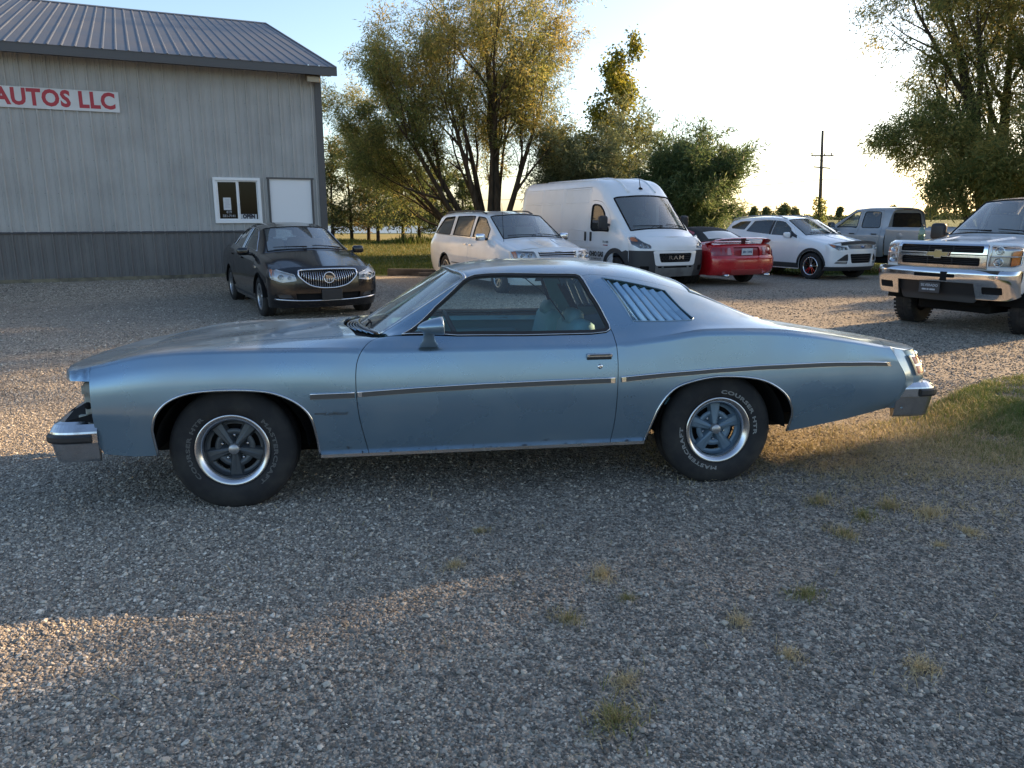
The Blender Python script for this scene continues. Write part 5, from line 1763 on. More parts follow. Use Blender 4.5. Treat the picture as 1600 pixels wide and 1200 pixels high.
PB = paint('black_paint', (.004, .004, .006), .20, .0, .7, (.008, .008, .008), .55, 1.0)
PW = paint('white_paint', (.76, .76, .76), .30, .0, .9, (.66, .65, .63), .45, .9)
PW2 = paint('bright_white_paint', (.79, .79, .80), .28, .0, .9, (.70, .70, .69), .45, .95)
PWV = paint('van_white_paint', (.76, .765, .775), .32, .0, .8, (.68, .68, .67), .45, .9)
PR = paint('red_paint', (.48, .010, .016), .25, .05, 1.0, (.34, .03, .03), .5, 1.0)
PS = paint('silver_paint', (.36, .365, .37), .34, .55, .7, (.30, .30, .29), .45, .9)
GREYP = vary(mat('grey_bumper_plastic', (.16, .165, .165), .6), (.11, .11, .11), 5, 5)
CHARP = mat('charcoal_cladding', (.035, .037, .040), .6)

# ---------------------------------------------------------------- black sedan
def build_sedan():
    rows = [(.50, .78, .885, .25, .66, .775, .80, .55, .815, .835), (.10, .25, .92, .22, .74, .885, .82, .60, .935, .965), (-.42, -.10, .928, .21, .80, .975, .83, .70, 1.005, 1.055),
            (-1.28, -1.04, .929, .21, .84, 1.01, .83, .575, 1.385, 1.44), (-1.85, -1.8, .929, .21, .86, 1.03, .83, .575, 1.435, 1.505), (-2.55, -2.5, .93, .21, .88, 1.05, .82, .555, 1.405, 1.48),
            (-3.05, -2.95, .93, .22, .89, 1.07, .80, .54, 1.29, 1.395), (-3.6, -3.66, .91, .25, .89, 1.065, .77, .62, 1.085, 1.105), (-3.98, -4.05, .86, .32, .86, 1.0, .73, .56, 1.03, 1.05)]
    c = Car('sedan', 'black four-door sedan with chrome waterfall grille parked by the metal building', (-3.33, 13.01, 0), -61.5, rows, (2, 3, 6, 7))
    r = .335
    A = [c.arch(0, r, .385, .235), c.arch(-2.837, r, .385, .235)]
    d1 = c.xz(round_poly([(-.47, .30), (-.47, .985), (-1.0, 1.25), (-1.32, 1.395), (-1.72, 1.425), (-1.70, .95), (-1.66, .30)], .02), 0, 6.4)
    d2 = c.xz(round_poly([(-1.67, .30), (-1.71, .95), (-1.73, 1.425), (-2.3, 1.40), (-2.72, 1.30), (-2.78, .90), (-2.50, .66), (-2.43, .30)], .02), 0, 6.4)
    ws = c.krect(2.06, 2.97, 6.15); bw = c.krect(6.08, 6.93, 6.3)
    hood = c.krect(.02, 1.93, 5.3)
    qw = c.xz(round_poly([(-2.76, 1.08), (-2.76, 1.285), (-2.95, 1.19), (-3.0, 1.10)], .02), 3.5, 6.4)
    panel('body', c.S, [c.outline(A), ws, bw, hood, d1, d2, c.mir(d1), c.mir(d2), qw, c.mir(qw)], PB, c.root, .07, 0)
    w1 = c.xz(round_poly([(-.66, 1.03), (-1.08, 1.265), (-1.36, 1.385), (-1.66, 1.405), (-1.66, 1.045)], .015), 3.5, 6.5)
    w2 = c.xz(round_poly([(-1.77, 1.05), (-1.78, 1.405), (-2.3, 1.375), (-2.66, 1.275), (-2.70, 1.085)], .015), 3.5, 6.5)
    D1 = c.both('door', d1, PB, holes=[w1], h=.08, gap=.004); D2 = c.both('door', d2, PB, holes=[w2], h=.08, gap=.004)
    for W, D in ((w1, D1), (w2, D2)):
        c.both('side_window', W, GLS, D, h=.12, th=0, off=-.006)
        for i, sd in enumerate((1, -1)): frame_path(c.S, W, 'window_trim', CHROME, D[i], .007, .004, sd)
    c.both('quarter_window', qw, GLT, h=.1, th=0, off=-.004)
    c.handle(D1, -1.52, .90, PB); c.handle(D2, -2.52, .93, PB)
    panel('hood', c.S, [hood], PB, c.root, .07, .004)
    W = panel('windshield', c.S, [ws], GLW, c.root, .1, .002, th=.004); frame_path(c.S, ws, 'windshield_seal', BLACKM, W, .012, -.002)
    panel('rear_window', c.S, [bw], GLS, c.root, .1, .002, th=.004)
    c.wipers(2.06, ((.55, .05), (-.05, -.55)), W)
    c.line('sill_trim', c.xz([(-.42, .29), (-2.40, .29)], 0, 2), CHARP, .02, .004)
    # nose
    F = Fascia([(.18, .86), (.30, .925), (.45, .945), (.62, .94), (.76, .90), (.84, .80)], .885, .44, 2.3, wz=[(.18, .97), (.40, 1), (.7, 1.0), (.84, .93)])
    gr = smooth_loop([(-.42, .785), (-.47, .755), (-.44, .675), (-.30, .56), (-.12, .515), (0, .51), (.12, .515), (.30, .56), (.44, .675), (.47, .755), (.42, .785), (0, .795)], 4, True)
    hlp = round_poly([(.49, .625), (.70, .60), (.84, .65), (.878, .78), (.865, .845), (.72, .785), (.52, .73)], .02)
    fog = round_poly([(.55, .345), (.78, .345), (.80, .42), (.60, .42)], .015)
    low = round_poly([(-.50, .32), (.50, .32), (.52, .43), (-.52, .43)], .02)
    mfog = [(-y, z) for y, z in fog]; mhl = [(-y, z) for y, z in hlp]
    top = [(-y, z) for y, z in ((-.885, .20), (-.885, .80), (-.80, .805), (-.55, .83), (-.2, .84), (.2, .84), (.55, .83), (.80, .805), (.885, .80), (.885, .20))]
    bp = c.fpan(F, 'front_bumper', top, PB, holes=[gr, hlp, mhl, fog, mfog, low])[0]
    gl = empty('grille', (0, 0, 0), 0, c.root)
    c.fpan(F, 'grille_backing', gr, BLACKM, parent=gl, off=-.05, th=0)
    frame_path(F, F.ab(gr), 'grille_surround', CHROME, gl, .013, .006)
    zt = lambda y: np.interp(abs(y), [0, .42, .47], [.795, .785, .755]); zb = lambda y: np.interp(abs(y), [0, .12, .30, .44, .47], [.51, .515, .56, .675, .755])
    for y in np.linspace(-.435, .435, 25):
        ya = y * .97
        q = F.ev(F.ab([(ya + .012 * 0, zb(y)), (ya, (zb(y) + zt(y)) / 2), (ya, zt(y))]))
        g = Geo(); g.tube([tuple(v + np.array([-.004 + b, 0, 0])) for v, b in zip(q, (0, .014, 0))], .0058, 4); g.build('grille_bar', CHROME, gl)
    p = F.ev(F.ab([(0, .67)]))[0]
    eb = Geo(); eb.lathe([(.085, 0), (.092, .008), (.085, .016), (.076, .010)], 28, 'X', tuple(p)); eb.lathe([(0, .006), (.076, .006)], 28, 'X', tuple(p), mi=1)
    for yy in (-.038, 0, .038):
        sh = [(-.018, .034), (.018, .028), (.020, 0), (.006, -.036), (-.012, -.024), (-.020, .004)]
        M = Matrix.Translation((p[0] + .006, p[1] + yy, p[2] - yy * .2)) @ Matrix(((0, 0, 1, 0), (1, 0, 0, 0), (0, 1, 0, 0), (0, 0, 0, 1)))
        eb.prism(sh, .008, M, 0)
    eb.build('emblem', [CHROME, BLACK], gl)
    c.headlight(F, hlp, amber=round_poly([(.83, .68), (.872, .78), (.863, .835), (.845, .80)], .01), bowls=((.72, .685, .046), (.60, .675, .030)), back=mat('lamp_silver', (.62, .63, .65), .35, .3))
    c.fpan(F, 'fog_lamp', fog, LENS, True, off=.0, th=.004); c.fpan(F, 'fog_lamp_recess', fog, DARKB, True, off=-.05, th=0)
    c.fpan(F, 'lower_grille', low, BLACKM, off=-.04, th=0)
    g = Geo(); q = F.ev(F.ab([(y, .315 + .03 * (abs(y) / .82) ** 3) for y in np.linspace(-.82, .82, 30)])); g.tube([tuple(v + np.array([.008, 0, 0])) for v in q], .011, 5); g.build('chrome_strip', CHROME, bp)
    p = F.ev(F.ab([(0, .45)]))[0]
    g = Geo(); g.box((p[0] + .025, .03, p[2] - .045), (.02, .33, .165), .01); g.lathe([(0, .012), (.025, .010)], 10, 'X', (p[0] + .025, .03, p[2] - .01)); g.build('plate_bracket', BLACK, bp)
    for sd in (1, -1):
        v = c.S.ev(c.xz([(-.30, .80)], 0, 4))[0]
        g = Geo(); g.box((v[0], (v[1] + .004) * sd, v[2]), (.13, .012, .045), .005); g.build('fender_vent', CHROME, c.root)
    c.mirror(-.72, .90, 1.03, PB, (.11, .20, .13))
    c.wheels((0, -2.837), .80, r, .225, .222, 7, ALLOY, ALLOYD, split=.028, spoke=.022)
    c.seats(((-1.45, .38, .56), (-1.45, -.38, .56), (-2.45, .40, .56), (-2.45, -.40, .56)), SEAT, dash=-.62, dz=.98)
    c.back_cap(PB)
    return c
build_sedan()

# ---------------------------------------------------------------- white minivan
def build_minivan():
    rows = [(.52, .76, .93, .25, .74, .90, .84, .60, .945, .98), (.12, .25, .975, .23, .80, .99, .87, .66, 1.05, 1.085), (-.22, .02, .99, .22, .86, 1.07, .88, .75, 1.10, 1.15),
            (-1.15, -.95, .995, .22, .92, 1.12, .89, .66, 1.595, 1.66), (-2.0, -1.95, .998, .22, .94, 1.13, .895, .685, 1.655, 1.725), (-3.2, -3.2, .998, .22, .95, 1.14, .89, .68, 1.645, 1.72),
            (-3.95, -3.95, .985, .26, .95, 1.15, .87, .67, 1.60, 1.685), (-4.16, -4.2, .955, .32, .93, 1.12, .85, .67, 1.42, 1.50)]
    c = Car('minivan', 'white minivan with chrome mirror caps parked beside the tall white van', (.56, 16.87, 0), -64.2, rows, (2, 3), cat='minivan')
    r = .345
    A = [c.arch(0, r, .40, .25), c.arch(-3.078, r, .40, .25)]
    d1 = c.xz(round_poly([(-.42, .32), (-.40, 1.08), (-.78, 1.40), (-1.18, 1.60), (-1.62, 1.635), (-1.58, 1.0), (-1.56, .32)], .03), 0, 6.4)
    d2 = c.xz(round_poly([(-1.575, .32), (-1.60, 1.0), (-1.64, 1.635), (-2.82, 1.63), (-2.82, 1.10), (-2.62, .80), (-2.52, .32)], .03), 0, 6.4)
    ws = c.krect(2.05, 2.97, 6.12); hood = c.krect(.02, 1.93, 5.2)
    qw = c.xz(round_poly([(-2.95, 1.17), (-2.95, 1.60), (-3.6, 1.57), (-4.0, 1.19)], [.02, .03, .08, .05]), 3.5, 6.5)
    panel('body', c.S, [c.outline(A), ws, hood, d1, d2, c.mir(d1), c.mir(d2), qw, c.mir(qw)], PW, c.root, .08, 0)
    w1 = c.xz(round_poly([(-.72, 1.13), (-.80, 1.33), (-1.22, 1.575), (-1.55, 1.60), (-1.53, 1.15)], .02), 3.5, 6.5)
    w2 = c.xz(round_poly([(-1.68, 1.15), (-1.71, 1.605), (-2.74, 1.60), (-2.74, 1.17)], .02), 3.5, 6.5)
    D1 = c.both('door', d1, PW, holes=[w1], h=.09, gap=.004); D2 = c.both('sliding_door', d2, PW, holes=[w2], h=.09, gap=.004)
    c.both('side_window', w1, GLS, D1, h=.15, th=0, off=-.006); c.both('side_window', w2, GLT, D2, h=.15, th=0, off=-.006)
    c.both('quarter_window', qw, GLT, h=.12, th=0, off=-.003)
    for wl_ in (w1, w2):
        for sd in (1, -1): frame_path(c.S, wl_, 'window_seal', BLACKM, c.root, .010, .001, sd)
    for sd in (1, -1): frame_path(c.S, qw, 'window_seal', BLACKM, c.root, .010, .002, sd)
    c.line('belt_trim', c.xz([(-.60, 1.115), (-1.6, 1.13), (-2.9, 1.15), (-4.02, 1.165)], 2.5, 6), CHROME, .006, .005)
    c.line('body_trim', c.xz([(-.45, .50), (-1.5, .52), (-2.6, .53)], 0, 3), GREYP, .012, .006)
    c.handle(D1, -1.44, .97, CHROME); c.handle(D2, -1.75, .98, CHROME)
    panel('hood', c.S, [hood], PW, c.root, .08, .004)
    for s_ in (.24, -.24):
        pth = [c.S.ev(c.kj([(k, 8 - (7.2 - 5.8) if 0 else (7.35 if s_ > 0 else 8.65))]))[0] for k in np.arange(.25, 1.85, .2)]
        g = Geo(); g.tube([(v[0], v[1], v[2] - .004) for v in pth], .012, 6); g.build('hood_crease', PW, c.root)
    W = panel('windshield', c.S, [ws], GLW, c.root, .1, .002, th=.004); frame_path(c.S, ws, 'windshield_seal', BLACKM, W, .014, -.002)
    c.wipers(2.05, ((.60, .05), (-.02, -.60)), W)
    F = Fascia([(.20, .88), (.35, .945), (.55, .96), (.75, .94), (.90, .88), (.985, .78)], .93, .42, 2.4, wz=[(.2, .97), (.5, 1), (.9, 1), (.985, .95)])
    hlp = round_poly([(.47, .755), (.72, .725), (.90, .75), (.925, .90), (.88, .925), (.52, .91)], .03)
    mhl = [(-y, z) for y, z in hlp]
    g1 = round_poly([(-.42, .775), (.42, .775), (.45, .90), (-.45, .90)], .03)
    low = round_poly([(-.55, .30), (.55, .30), (.50, .44), (-.50, .44)], .03)
    fog = round_poly([(.64, .36), (.80, .36), (.80, .46), (.64, .46)], .04)
    top = [(.93, .22), (.93, .90), (.84, .925), (.6, .950), (.2, .982), (-.2, .982), (-.6, .950), (-.84, .925), (-.93, .90), (-.93, .22)]
    bp = c.fpan(F, 'front_bumper', top, PW, holes=[hlp, mhl, g1, low, fog, [(-y, z) for y, z in fog]])[0]
    c.headlight(F, hlp, amber=round_poly([(.855, .76), (.915, .77), (.918, .90), (.86, .91)], .01), bowls=((.76, .82, .055), (.62, .83, .05)), back=ALLOY)
    gl = empty('grille', (0, 0, 0), 0, c.root)
    c.fpan(F, 'grille_backing', g1, BLACKM, parent=gl, off=-.03, th=0)
    for z, m_, rr in ((.89, CHROME, .018), (.85, CHROME, .008), (.81, CHROME, .008), (.782, CHROME, .012)):
        q = F.ev(F.ab([(y, z) for y in np.linspace(-.43, .43, 15)])); g = Geo(); g.tube([tuple(v + np.array([.004, 0, 0])) for v in q], rr, 6); g.build('grille_bar', m_, gl)
    q = F.ev(F.ab([(0, .895)]))[0]
    g = Geo(); g.box((q[0] + .02, 0, q[2]), (.01, .17, .022), .004); g.build('emblem', BRIGHT, gl)
    c.fpan(F, 'lower_grille', low, BLACKM, off=-.04, th=0); c.fpan(F, 'fog_lamp', fog, LENS, True, off=0, th=.004); c.fpan(F, 'fog_lamp_recess', fog, DARKB, True, off=-.05, th=0)
    c.mirror(-.72, .93, 1.16, CHROME, (.12, .23, .16))
    g = Geo(); v = c.S.ev(c.kj([(1.75, 5.6 if 0 else 10.4)]))[0]
    g.tube([(v[0], v[1], v[2]), (v[0] - .10, v[1] - .0, v[2] + .80)], [.006, .004], 5); g.build('antenna', BLACKM, c.root)
    for sd in (1, -1):
        g = Geo(); pts = [c.S.ev(c.kj([(k, 6.35)]))[0] for k in np.linspace(3.35, 6.2, 12)]
        g.tube([(v[0], v[1] * sd, v[2] + (.035 if 0 < i < 11 else .0)) for i, v in enumerate(pts)], .018, 6); g.build('roof_rail', CHARP, c.root)
    c.wheels((0, -3.078), .86, r, .23, .222, 9, ALLOY, ALLOYD, spoke=.022)
    c.seats(((-1.35, .42, .72), (-1.35, -.42, .72), (-2.25, .42, .70), (-2.25, -.42, .70), (-3.2, .0, .72)), BEIGE, dash=-.30, dz=1.10)
    c.back_cap(PW, 'tailgate')
    return c
build_minivan()

# ---------------------------------------------------------------- tall white cargo van
def build_van():
    rows = [(.50, .78, .955, .36, .92, 1.07, .88, .66, 1.12, 1.16), (.26, .52, .995, .34, 1.0, 1.20, .92, .80, 1.235, 1.29), (-.58, -.34, 1.02, .33, 1.08, 1.32, .985, .795, 2.02, 2.10),
            (-.95, -.88, 1.025, .33, 1.10, 1.36, .995, .80, 2.33, 2.42), (-1.65, -1.62, 1.025, .33, 1.12, 1.38, 1.0, .835, 2.44, 2.52), (-4.85, -4.85, 1.025, .33, 1.12, 1.38, 1.0, .835, 2.44, 2.52), (-5.06, -5.08, 1.01, .36, 1.12, 1.38, .985, .82, 2.38, 2.45)]
    c = Car('cargo_van', 'tall white cargo van with grey bumper parked between the minivan and the red car', (3.28, 18.31, 0), -65.5, rows, (1, 2), cat='van', bul=.055)
    r = .355
    A = [c.arch(0, r, .43, .36), c.arch(-4.04, r, .42, .36)]
    d1 = c.xz(round_poly([(-.12, .50), (-.10, 1.30), (-.52, 1.78), (-.78, 1.96), (-1.18, 1.98), (-1.20, .50)], [.05, .05, .1, .1, .08, .05]), 0, 6.3)
    d2 = c.xz(round_poly([(-1.24, .46), (-1.24, 2.28), (-2.55, 2.28), (-2.55, .46)], .03), 0, 6.3)
    ws = c.krect(1.06, 1.97, 6.12); hood = c.krect(.03, .95, 5.4)
    panel('body', c.S, [c.outline(A), ws, hood, d1, d2, c.mir(d1), c.mir(d2)], PWV, c.root, .09, 0)
    w1 = c.xz(round_poly([(-.36, 1.27), (-.60, 1.70), (-.80, 1.86), (-1.10, 1.88), (-1.12, 1.27)], [.03, .1, .08, .08, .12]), 3.2, 6.5)
    D1 = c.both('door', d1, PWV, holes=[w1], h=.1, gap=.006); D2 = c.both('sliding_door', d2, PWV, h=.1, gap=.006)
    c.both('side_window', w1, GLS, D1, h=.15, th=0, off=-.006)
    for i, sd in enumerate((1, -1)): frame_path(c.S, w1, 'window_seal', BLACKM, D1[i], .022, .0, sd)
    for i, sd in enumerate((1, -1)):
        for D, x in ((D1, -1.10), (D2, -1.36)):
            v = c.S.ev(c.xz([(x, 1.13)], 0, 5))[0]
            g = Geo(); g.box((v[0], (v[1] + .012) * sd, v[2]), (.075, .03, .22), .03, smooth=True); g.build('handle', BLACK, D[i])
    # pressed panels along the cargo side
    for x0, x1 in ((-2.66, -3.75), (-3.80, -4.86)):
        for z0, z1 in ((1.95, 2.28), (1.22, 1.90)):
            q = c.xz(round_poly([(x0, z0), (x0, z1), (x1, z1), (x1, z0)], .04), 2, 6.3)
            for sd in (1, -1): frame_path(c.S, q, 'pressed_seam', PWV, c.root, .012, -.004, sd)
    q = c.xz(round_poly([(-1.34, 1.02), (-1.34, 1.25), (-2.2, 1.30), (-2.44, 1.02)], [.03, .04, .2, .03]), 2, 6)
    for sd in (1, -1): frame_path(c.S, q, 'pressed_seam', PWV, c.root, .012, -.003, sd)
    q = c.xz(round_poly([(-1.30, 1.93), (-1.30, 2.24), (-2.50, 2.24), (-2.50, 1.93)], .03), 2, 6.3)
    for sd in (1, -1): frame_path(c.S, q, 'pressed_seam', PWV, c.root, .012, -.004, sd)
    c.line('rub_strip', c.xz([(-.25, .90), (-1.2, .90), (-2.6, .90), (-3.5, .90)], 0, 4), PWV, .03, .012)
    panel('hood', c.S, [hood], PWV, c.root, .08, .005)
    W = panel('windshield', c.S, [ws], GLW, c.root, .1, .002, th=.004); frame_path(c.S, ws, 'windshield_seal', BLACKM, W, .02, -.003)
    c.wipers(1.07, ((.70, .10), (-.02, -.68)), W)
    g = Geo(); v = c.S.ev(c.kj([(2.35, 8)]))[0]; g.tube([(v[0], 0, v[2]), (v[0] - .05, 0, v[2] + .03)], [.05, .04], 8); g.tube([(v[0] - .02, 0, v[2] + .02), (v[0] - .12, 0, v[2] + .36)], [.012, .006], 5); g.build('antenna', BLACKM, c.root)
    for y in (.36, -.36):
        jj = 7.15 if y > 0 else 8.85
        g = Geo(); pts = [c.S.ev(c.kj([(k, jj)]))[0] for k in np.linspace(2.2, 4.9, 14)]; g.tube([(v_[0], v_[1], v_[2] - .008) for v_ in pts], .035, 6); g.build('roof_rib', PWV, c.root)
    F = Fascia([(.28, .90), (.45, .955), (.70, .965), (.95, .94), (1.08, .86), (1.16, .76)], .955, .46, 2.6, wz=[(.28, .98), (.5, 1), (1.0, 1), (1.16, .95)])
    # upper face and headlights
    hlp = round_poly([(.60, .90), (.84, .90), (.945, .98), (.955, 1.15), (.90, 1.19), (.76, 1.05), (.62, .985)], .03)
    mhl = [(-y, z) for y, z in hlp]
    up = [(.955, .86), (.955, 1.16), (.80, 1.15), (.5, 1.15), (0, 1.165), (-.5, 1.15), (-.80, 1.15), (-.955, 1.16), (-.955, .86)]
    c.fpan(F, 'nose_panel', up, PWV, holes=[hlp, mhl])
    c.headlight(F, hlp, amber=round_poly([(.85, 1.06), (.945, 1.06), (.95, 1.14), (.90, 1.17)], .02), bowls=((.80, .965, .05), (.70, .95, .035)), back=DARKB)
    gro = round_poly([(-.40, .60), (.40, .60), (.45, .80), (-.45, .80)], .04)
    sur = round_poly([(-.52, .53), (.52, .53), (.58, .855), (-.58, .855)], .05)
    c.fpan(F, 'grille_surround', sur, PWV, holes=[gro], off=.010, th=.02)
    side_ = [(.58, .853), (.955, .858), (.955, .28), (.52, .28), (.52, .53)]
    c.fpan(F, 'bumper_corner', side_, CHARP, True, off=.004, th=.015, holes=[round_poly([(.66, .40), (.84, .40), (.84, .52), (.66, .52)], .02)])
    c.fpan(F, 'fog_recess', round_poly([(.65, .39), (.85, .39), (.85, .53), (.65, .53)], .02), BLACKM, True, off=-.03, th=0)
    slots = [[(y0, .475), (y1, .475), (y1, .515), (y0, .515)] for y0, y1 in ((-.46, -.36), (-.32, .32), (.36, .46))]
    c.fpan(F, 'front_bumper', [(-.52, .28), (.52, .28), (.52, .53), (-.52, .53)], GREYP, holes=slots, off=.012, th=.02)
    c.fpan(F, 'bumper_slots', [(-.50, .46), (.50, .46), (.50, .525), (-.50, .525)], BLACKM, off=-.02, th=0)
    gl = empty('grille', (0, 0, 0), 0, c.root)
    c.fpan(F, 'grille_backing', gro, BLACKM, parent=gl, off=-.02, th=0)
    g = Geo()
    for iz in range(4):
        for iy in range(-5, 6):
            y = iy * .078 + (.039 if iz % 2 else 0); z = .63 + iz * .045
            if abs(y) < .40: q = F.ev(F.ab([(y, z)]))[0]; g.box((q[0] - .004, q[1], q[2]), (.012, .062, .012), .004)
    g.build('grille_mesh', BLACK, gl)['kind'] = 'stuff'
    V, Fc = text_geo('RAM', .115, 'CENTER', offset=.0035, extrude=.006, sx=1.6, space=1.22)
    q = F.ev(F.ab([(0, .70)]))[0]
    g = Geo(); g.add([(q[0] + .010 + z, x, y + q[2]) for x, y, z in V], Fc); g.build('badge_letters', BRIGHT, gl)
    # wheel-arch cladding and door lettering
    for sd in (1, -1):
        ar = c.xz(c.arch(0, r, .50, .36), 0, 4.5)
        panel('arch_cladding', c.S, [np.concatenate([c.xz(c.arch(0, r, .435, .36), 0, 4.5), c.xz(c.arch(0, r, .54, .36), 0, 4.5)[::-1]])], CHARP, c.root, .06, 0, th=.015, off=.014, side=sd)
        panel('fender_cladding', c.S, [c.xz([(.50, .38), (.48, .84), (.40, .86), (.28, .82), (.43, .55), (.455, .40)], 0, 4)], CHARP, c.root, .06, 0, th=.015, off=.012, side=sd)
    mk = empty('side_lettering', (0, 0, 0), 0, c.root)
    for txt, z, size, col in (('OHIO GAS', .725, .155, (.03, .03, .035)), ('COMPANY', .615, .06, (.05, .05, .055)), ('RAM', 1.02, .075, (.10, .10, .11))):
        xm = -.80 if size != .075 else -.42
        v, n = c.S.evn(c.xz([(xm, z)], 0, 5)); v = v[0]
        V, Fc = text_geo(txt, size, 'CENTER', offset=.008 if size > .1 else .0015, sx=.86 if size > .1 else 1.3, space=1.0 if size > .1 else 1.35)
        g = Geo()
        g.add([(v[0] + x, -(v[1] + .012), v[2] + y) for x, y, zz in V], Fc)
        g.build('lettering', mat('vinyl_%d' % int(col[0] * 100), col, .6), mk)
    v = c.S.ev(c.xz([(-.42, .94)], 0, 5))[0]
    g = Geo(); g.box((v[0], -(v[1] + .004), v[2]), (.20, .008, .035), .002); g.build('badge', mat('red_badge', (.30, .03, .03), .5), mk)
    c.mirror(-.34, 1.03, 1.46, BLACK, (.14, .22, .32))
    c.wheels((0, -4.04), .88, r, .225, .205, 8, ALLOYD, ALLOYD, spoke=.05)
    c.seats(((-1.05, .48, .95), (-1.05, -.48, .95)), SEAT, dash=.02, dz=1.24)
    g = Geo(); g.box((-1.6, 0, 1.35), (.04, 1.7, 1.6)); g.build('bulkhead', mat('bulkhead_grey', (.16, .16, .16), .7), c.root)
    c.back_cap(PWV, 'rear_doors')
    return c
build_van()

# ---------------------------------------------------------------- red convertible, seen from behind
def build_convertible():
    rows = [(.62, .85, .84, .25, .55, .66, .78, .5, .70, .72), (0, .1, .90, .22, .68, .82, .81, .6, .86, .89), (-.62, -.40, .91, .21, .76, .92, .81, .67, .95, .985),
            (-1.30, -1.12, .915, .21, .78, .95, .80, .53, 1.25, 1.315), (-1.9, -1.9, .92, .21, .79, .955, .80, .53, 1.285, 1.345), (-2.38, -2.42, .93, .21, .81, .965, .80, .54, 1.19, 1.275),
            (-2.95, -3.02, .93, .24, .83, .975, .80, .67, .992, 1.0), (-3.46, -3.55, .90, .28, .82, .955, .78, .6, .968, .975)]
    c = Car('convertible', 'red convertible with black soft top and rear wing, seen from behind', (4.10, 21.53, 0), 112.0, rows, (2, 3, 6), scale=1.0)
    r = .33
    A = [c.arch(0, r, .37, .24), c.arch(-2.57, r, .375, .24)]
    d1 = c.xz(round_poly([(-.62, .28), (-.62, .93), (-1.85, .955), (-1.88, .6), (-1.80, .28)], .03), 0, 4.2)
    topl = np.concatenate([c.kj([(2.98, j) for j in np.linspace(6.05, 9.95, 14)]), c.kj([(k, 9.95) for k in np.linspace(3, 4.9, 8)]), c.mir(c.xz([(-2.36, 1.15), (-2.5, 1.0), (-2.75, .985)], 4, 6.4)), c.kj([(5.9, j) for j in np.linspace(10.2, 5.8, 14)]), c.xz([(-2.75, .985), (-2.5, 1.0), (-2.36, 1.15)], 4, 6.4), c.kj([(k, 6.05) for k in np.linspace(4.9, 3, 8)])])
    side_open = c.xz([(-.78, .965), (-1.30, 1.235), (-1.9, 1.27), (-2.34, 1.16), (-2.50, .985), (-1.6, .965)], 3.6, 6.3)
    ws = c.krect(2.06, 2.96, 6.12)
    bd = panel('body', c.S, [c.outline(A), ws, d1, c.mir(d1), topl], PR, c.root, .07, 0)
    c.both('door', d1, PR, h=.08, gap=.004)
    bwl = c.krect(5.12, 5.72, 6.55)
    st = panel('soft_top', c.S, [topl, bwl], vary(mat('black_canvas', (.020, .019, .019), .9), (.035, .033, .032), 30, 4), c.root, .07, 0, off=.008)
    panel('plastic_window', c.S, [bwl], mat('hazed_window', (.50, .46, .42), .18, .0, .6), st, .08, .0, th=0, off=.006)
    c.both('side_window', side_open, GLT, h=.12, th=0, off=.012)
    c.both('soft_top_side', c.xz([(-2.05, .968), (-2.0, 1.26), (-2.34, 1.16), (-2.52, .985)], 3.6, 6.3), MATS['black_canvas'], h=.08, th=0, off=.016)
    W = panel('windshield', c.S, [ws], GLW, c.root, .1, .002, th=.004)
    FR = Fascia([(.26, -3.60), (.32, -3.68), (.50, -3.74), (.66, -3.73), (.70, -3.70), (.80, -3.675), (.92, -3.62), (.985, -3.555)], .90, .28, 2.6, -1, wz=[(.26, .97), (.5, 1.0), (.8, 1.0), (.985, .92)])
    tl = round_poly([(.42, .715), (.60, .71), (.86, .715), (.885, .80), (.86, .905), (.46, .905)], .03)
    pr_ = round_poly([(-.36, .70), (.36, .70), (.38, .905), (-.38, .905)], .03)
    full = [(-.90, .26), (.90, .26), (.90, .955), (.6, .965), (.2, .975), (-.2, .975), (-.6, .965), (-.90, .955)]
    rb = c.fpan(FR, 'rear_bumper', full, PR, holes=[tl, [(-y, z) for y, z in tl], pr_])[0]
    for sd in (1, -1):
        q = FR.ab(np.array([(sd * y, z) for y, z in tl]))
        lamp = empty('taillight', (0, 0, 0), 0, c.root)
        panel('lens', FR, [q], mat('dark_red_lens', (.26, .012, .02), .15, 0, 1.0), lamp, .05, .003, th=.01, off=.004)
        q = FR.ab(np.array([(sd * y, z) for y, z in round_poly([(.44, .73), (.54, .73), (.54, .89), (.47, .89)], .02)]))
        panel('reverse_lens', FR, [q], mat('pink_lens', (.45, .20, .20), .2, 0, .8), lamp, .05, .0, th=.004, off=.009)
        p = FR.ev(FR.ab([(sd * .72, .81)]))[0]
        g = Geo()
        for yy in (.58, .69):
            p = FR.ev(FR.ab([(sd * yy, .81)]))[0]; g.box((p[0] - .010, p[1], p[2]), (.012, .012, .17), .003)
        g.build('divider', PR, lamp)
    c.fpan(FR, 'plate_recess', pr_, mat('red_panel', (.30, .012, .018), .3, 0, .8), off=-.03, th=0)
    p = FR.ev(FR.ab([(0, .80)]))[0]
    pl = Geo(); pl.box((p[0] - .0, -.0, p[2]), (.012, .31, .155), .003); pl = pl.build('licence_plate', PLATE, rb)
    g = Geo()      # the characters are too blurred to read: dark strokes only
    for i, (yy, w_) in enumerate(((.115, .022), (.080, .026), (.044, .022), (-.010, .012), (-.045, .026), (-.080, .022), (-.112, .024))):
        g.box((p[0] - .007, yy, p[2] - .004 + .004 * (i % 2)), (.002, w_, .058 - .008 * (i % 3)))
    g.build('plate_characters', mat('plate_ink', (.05, .09, .16), .6), pl)
    c.fpan(FR, 'diffuser', round_poly([(-.42, .27), (.42, .27), (.46, .40), (-.46, .40)], .02), mat('pale_red_trim', (.40, .05, .05), .35, 0, .6), off=.012, th=.02)
    # rear wing
    wg = empty('rear_wing', (0, 0, 0), 0, c.root)
    g = Geo()
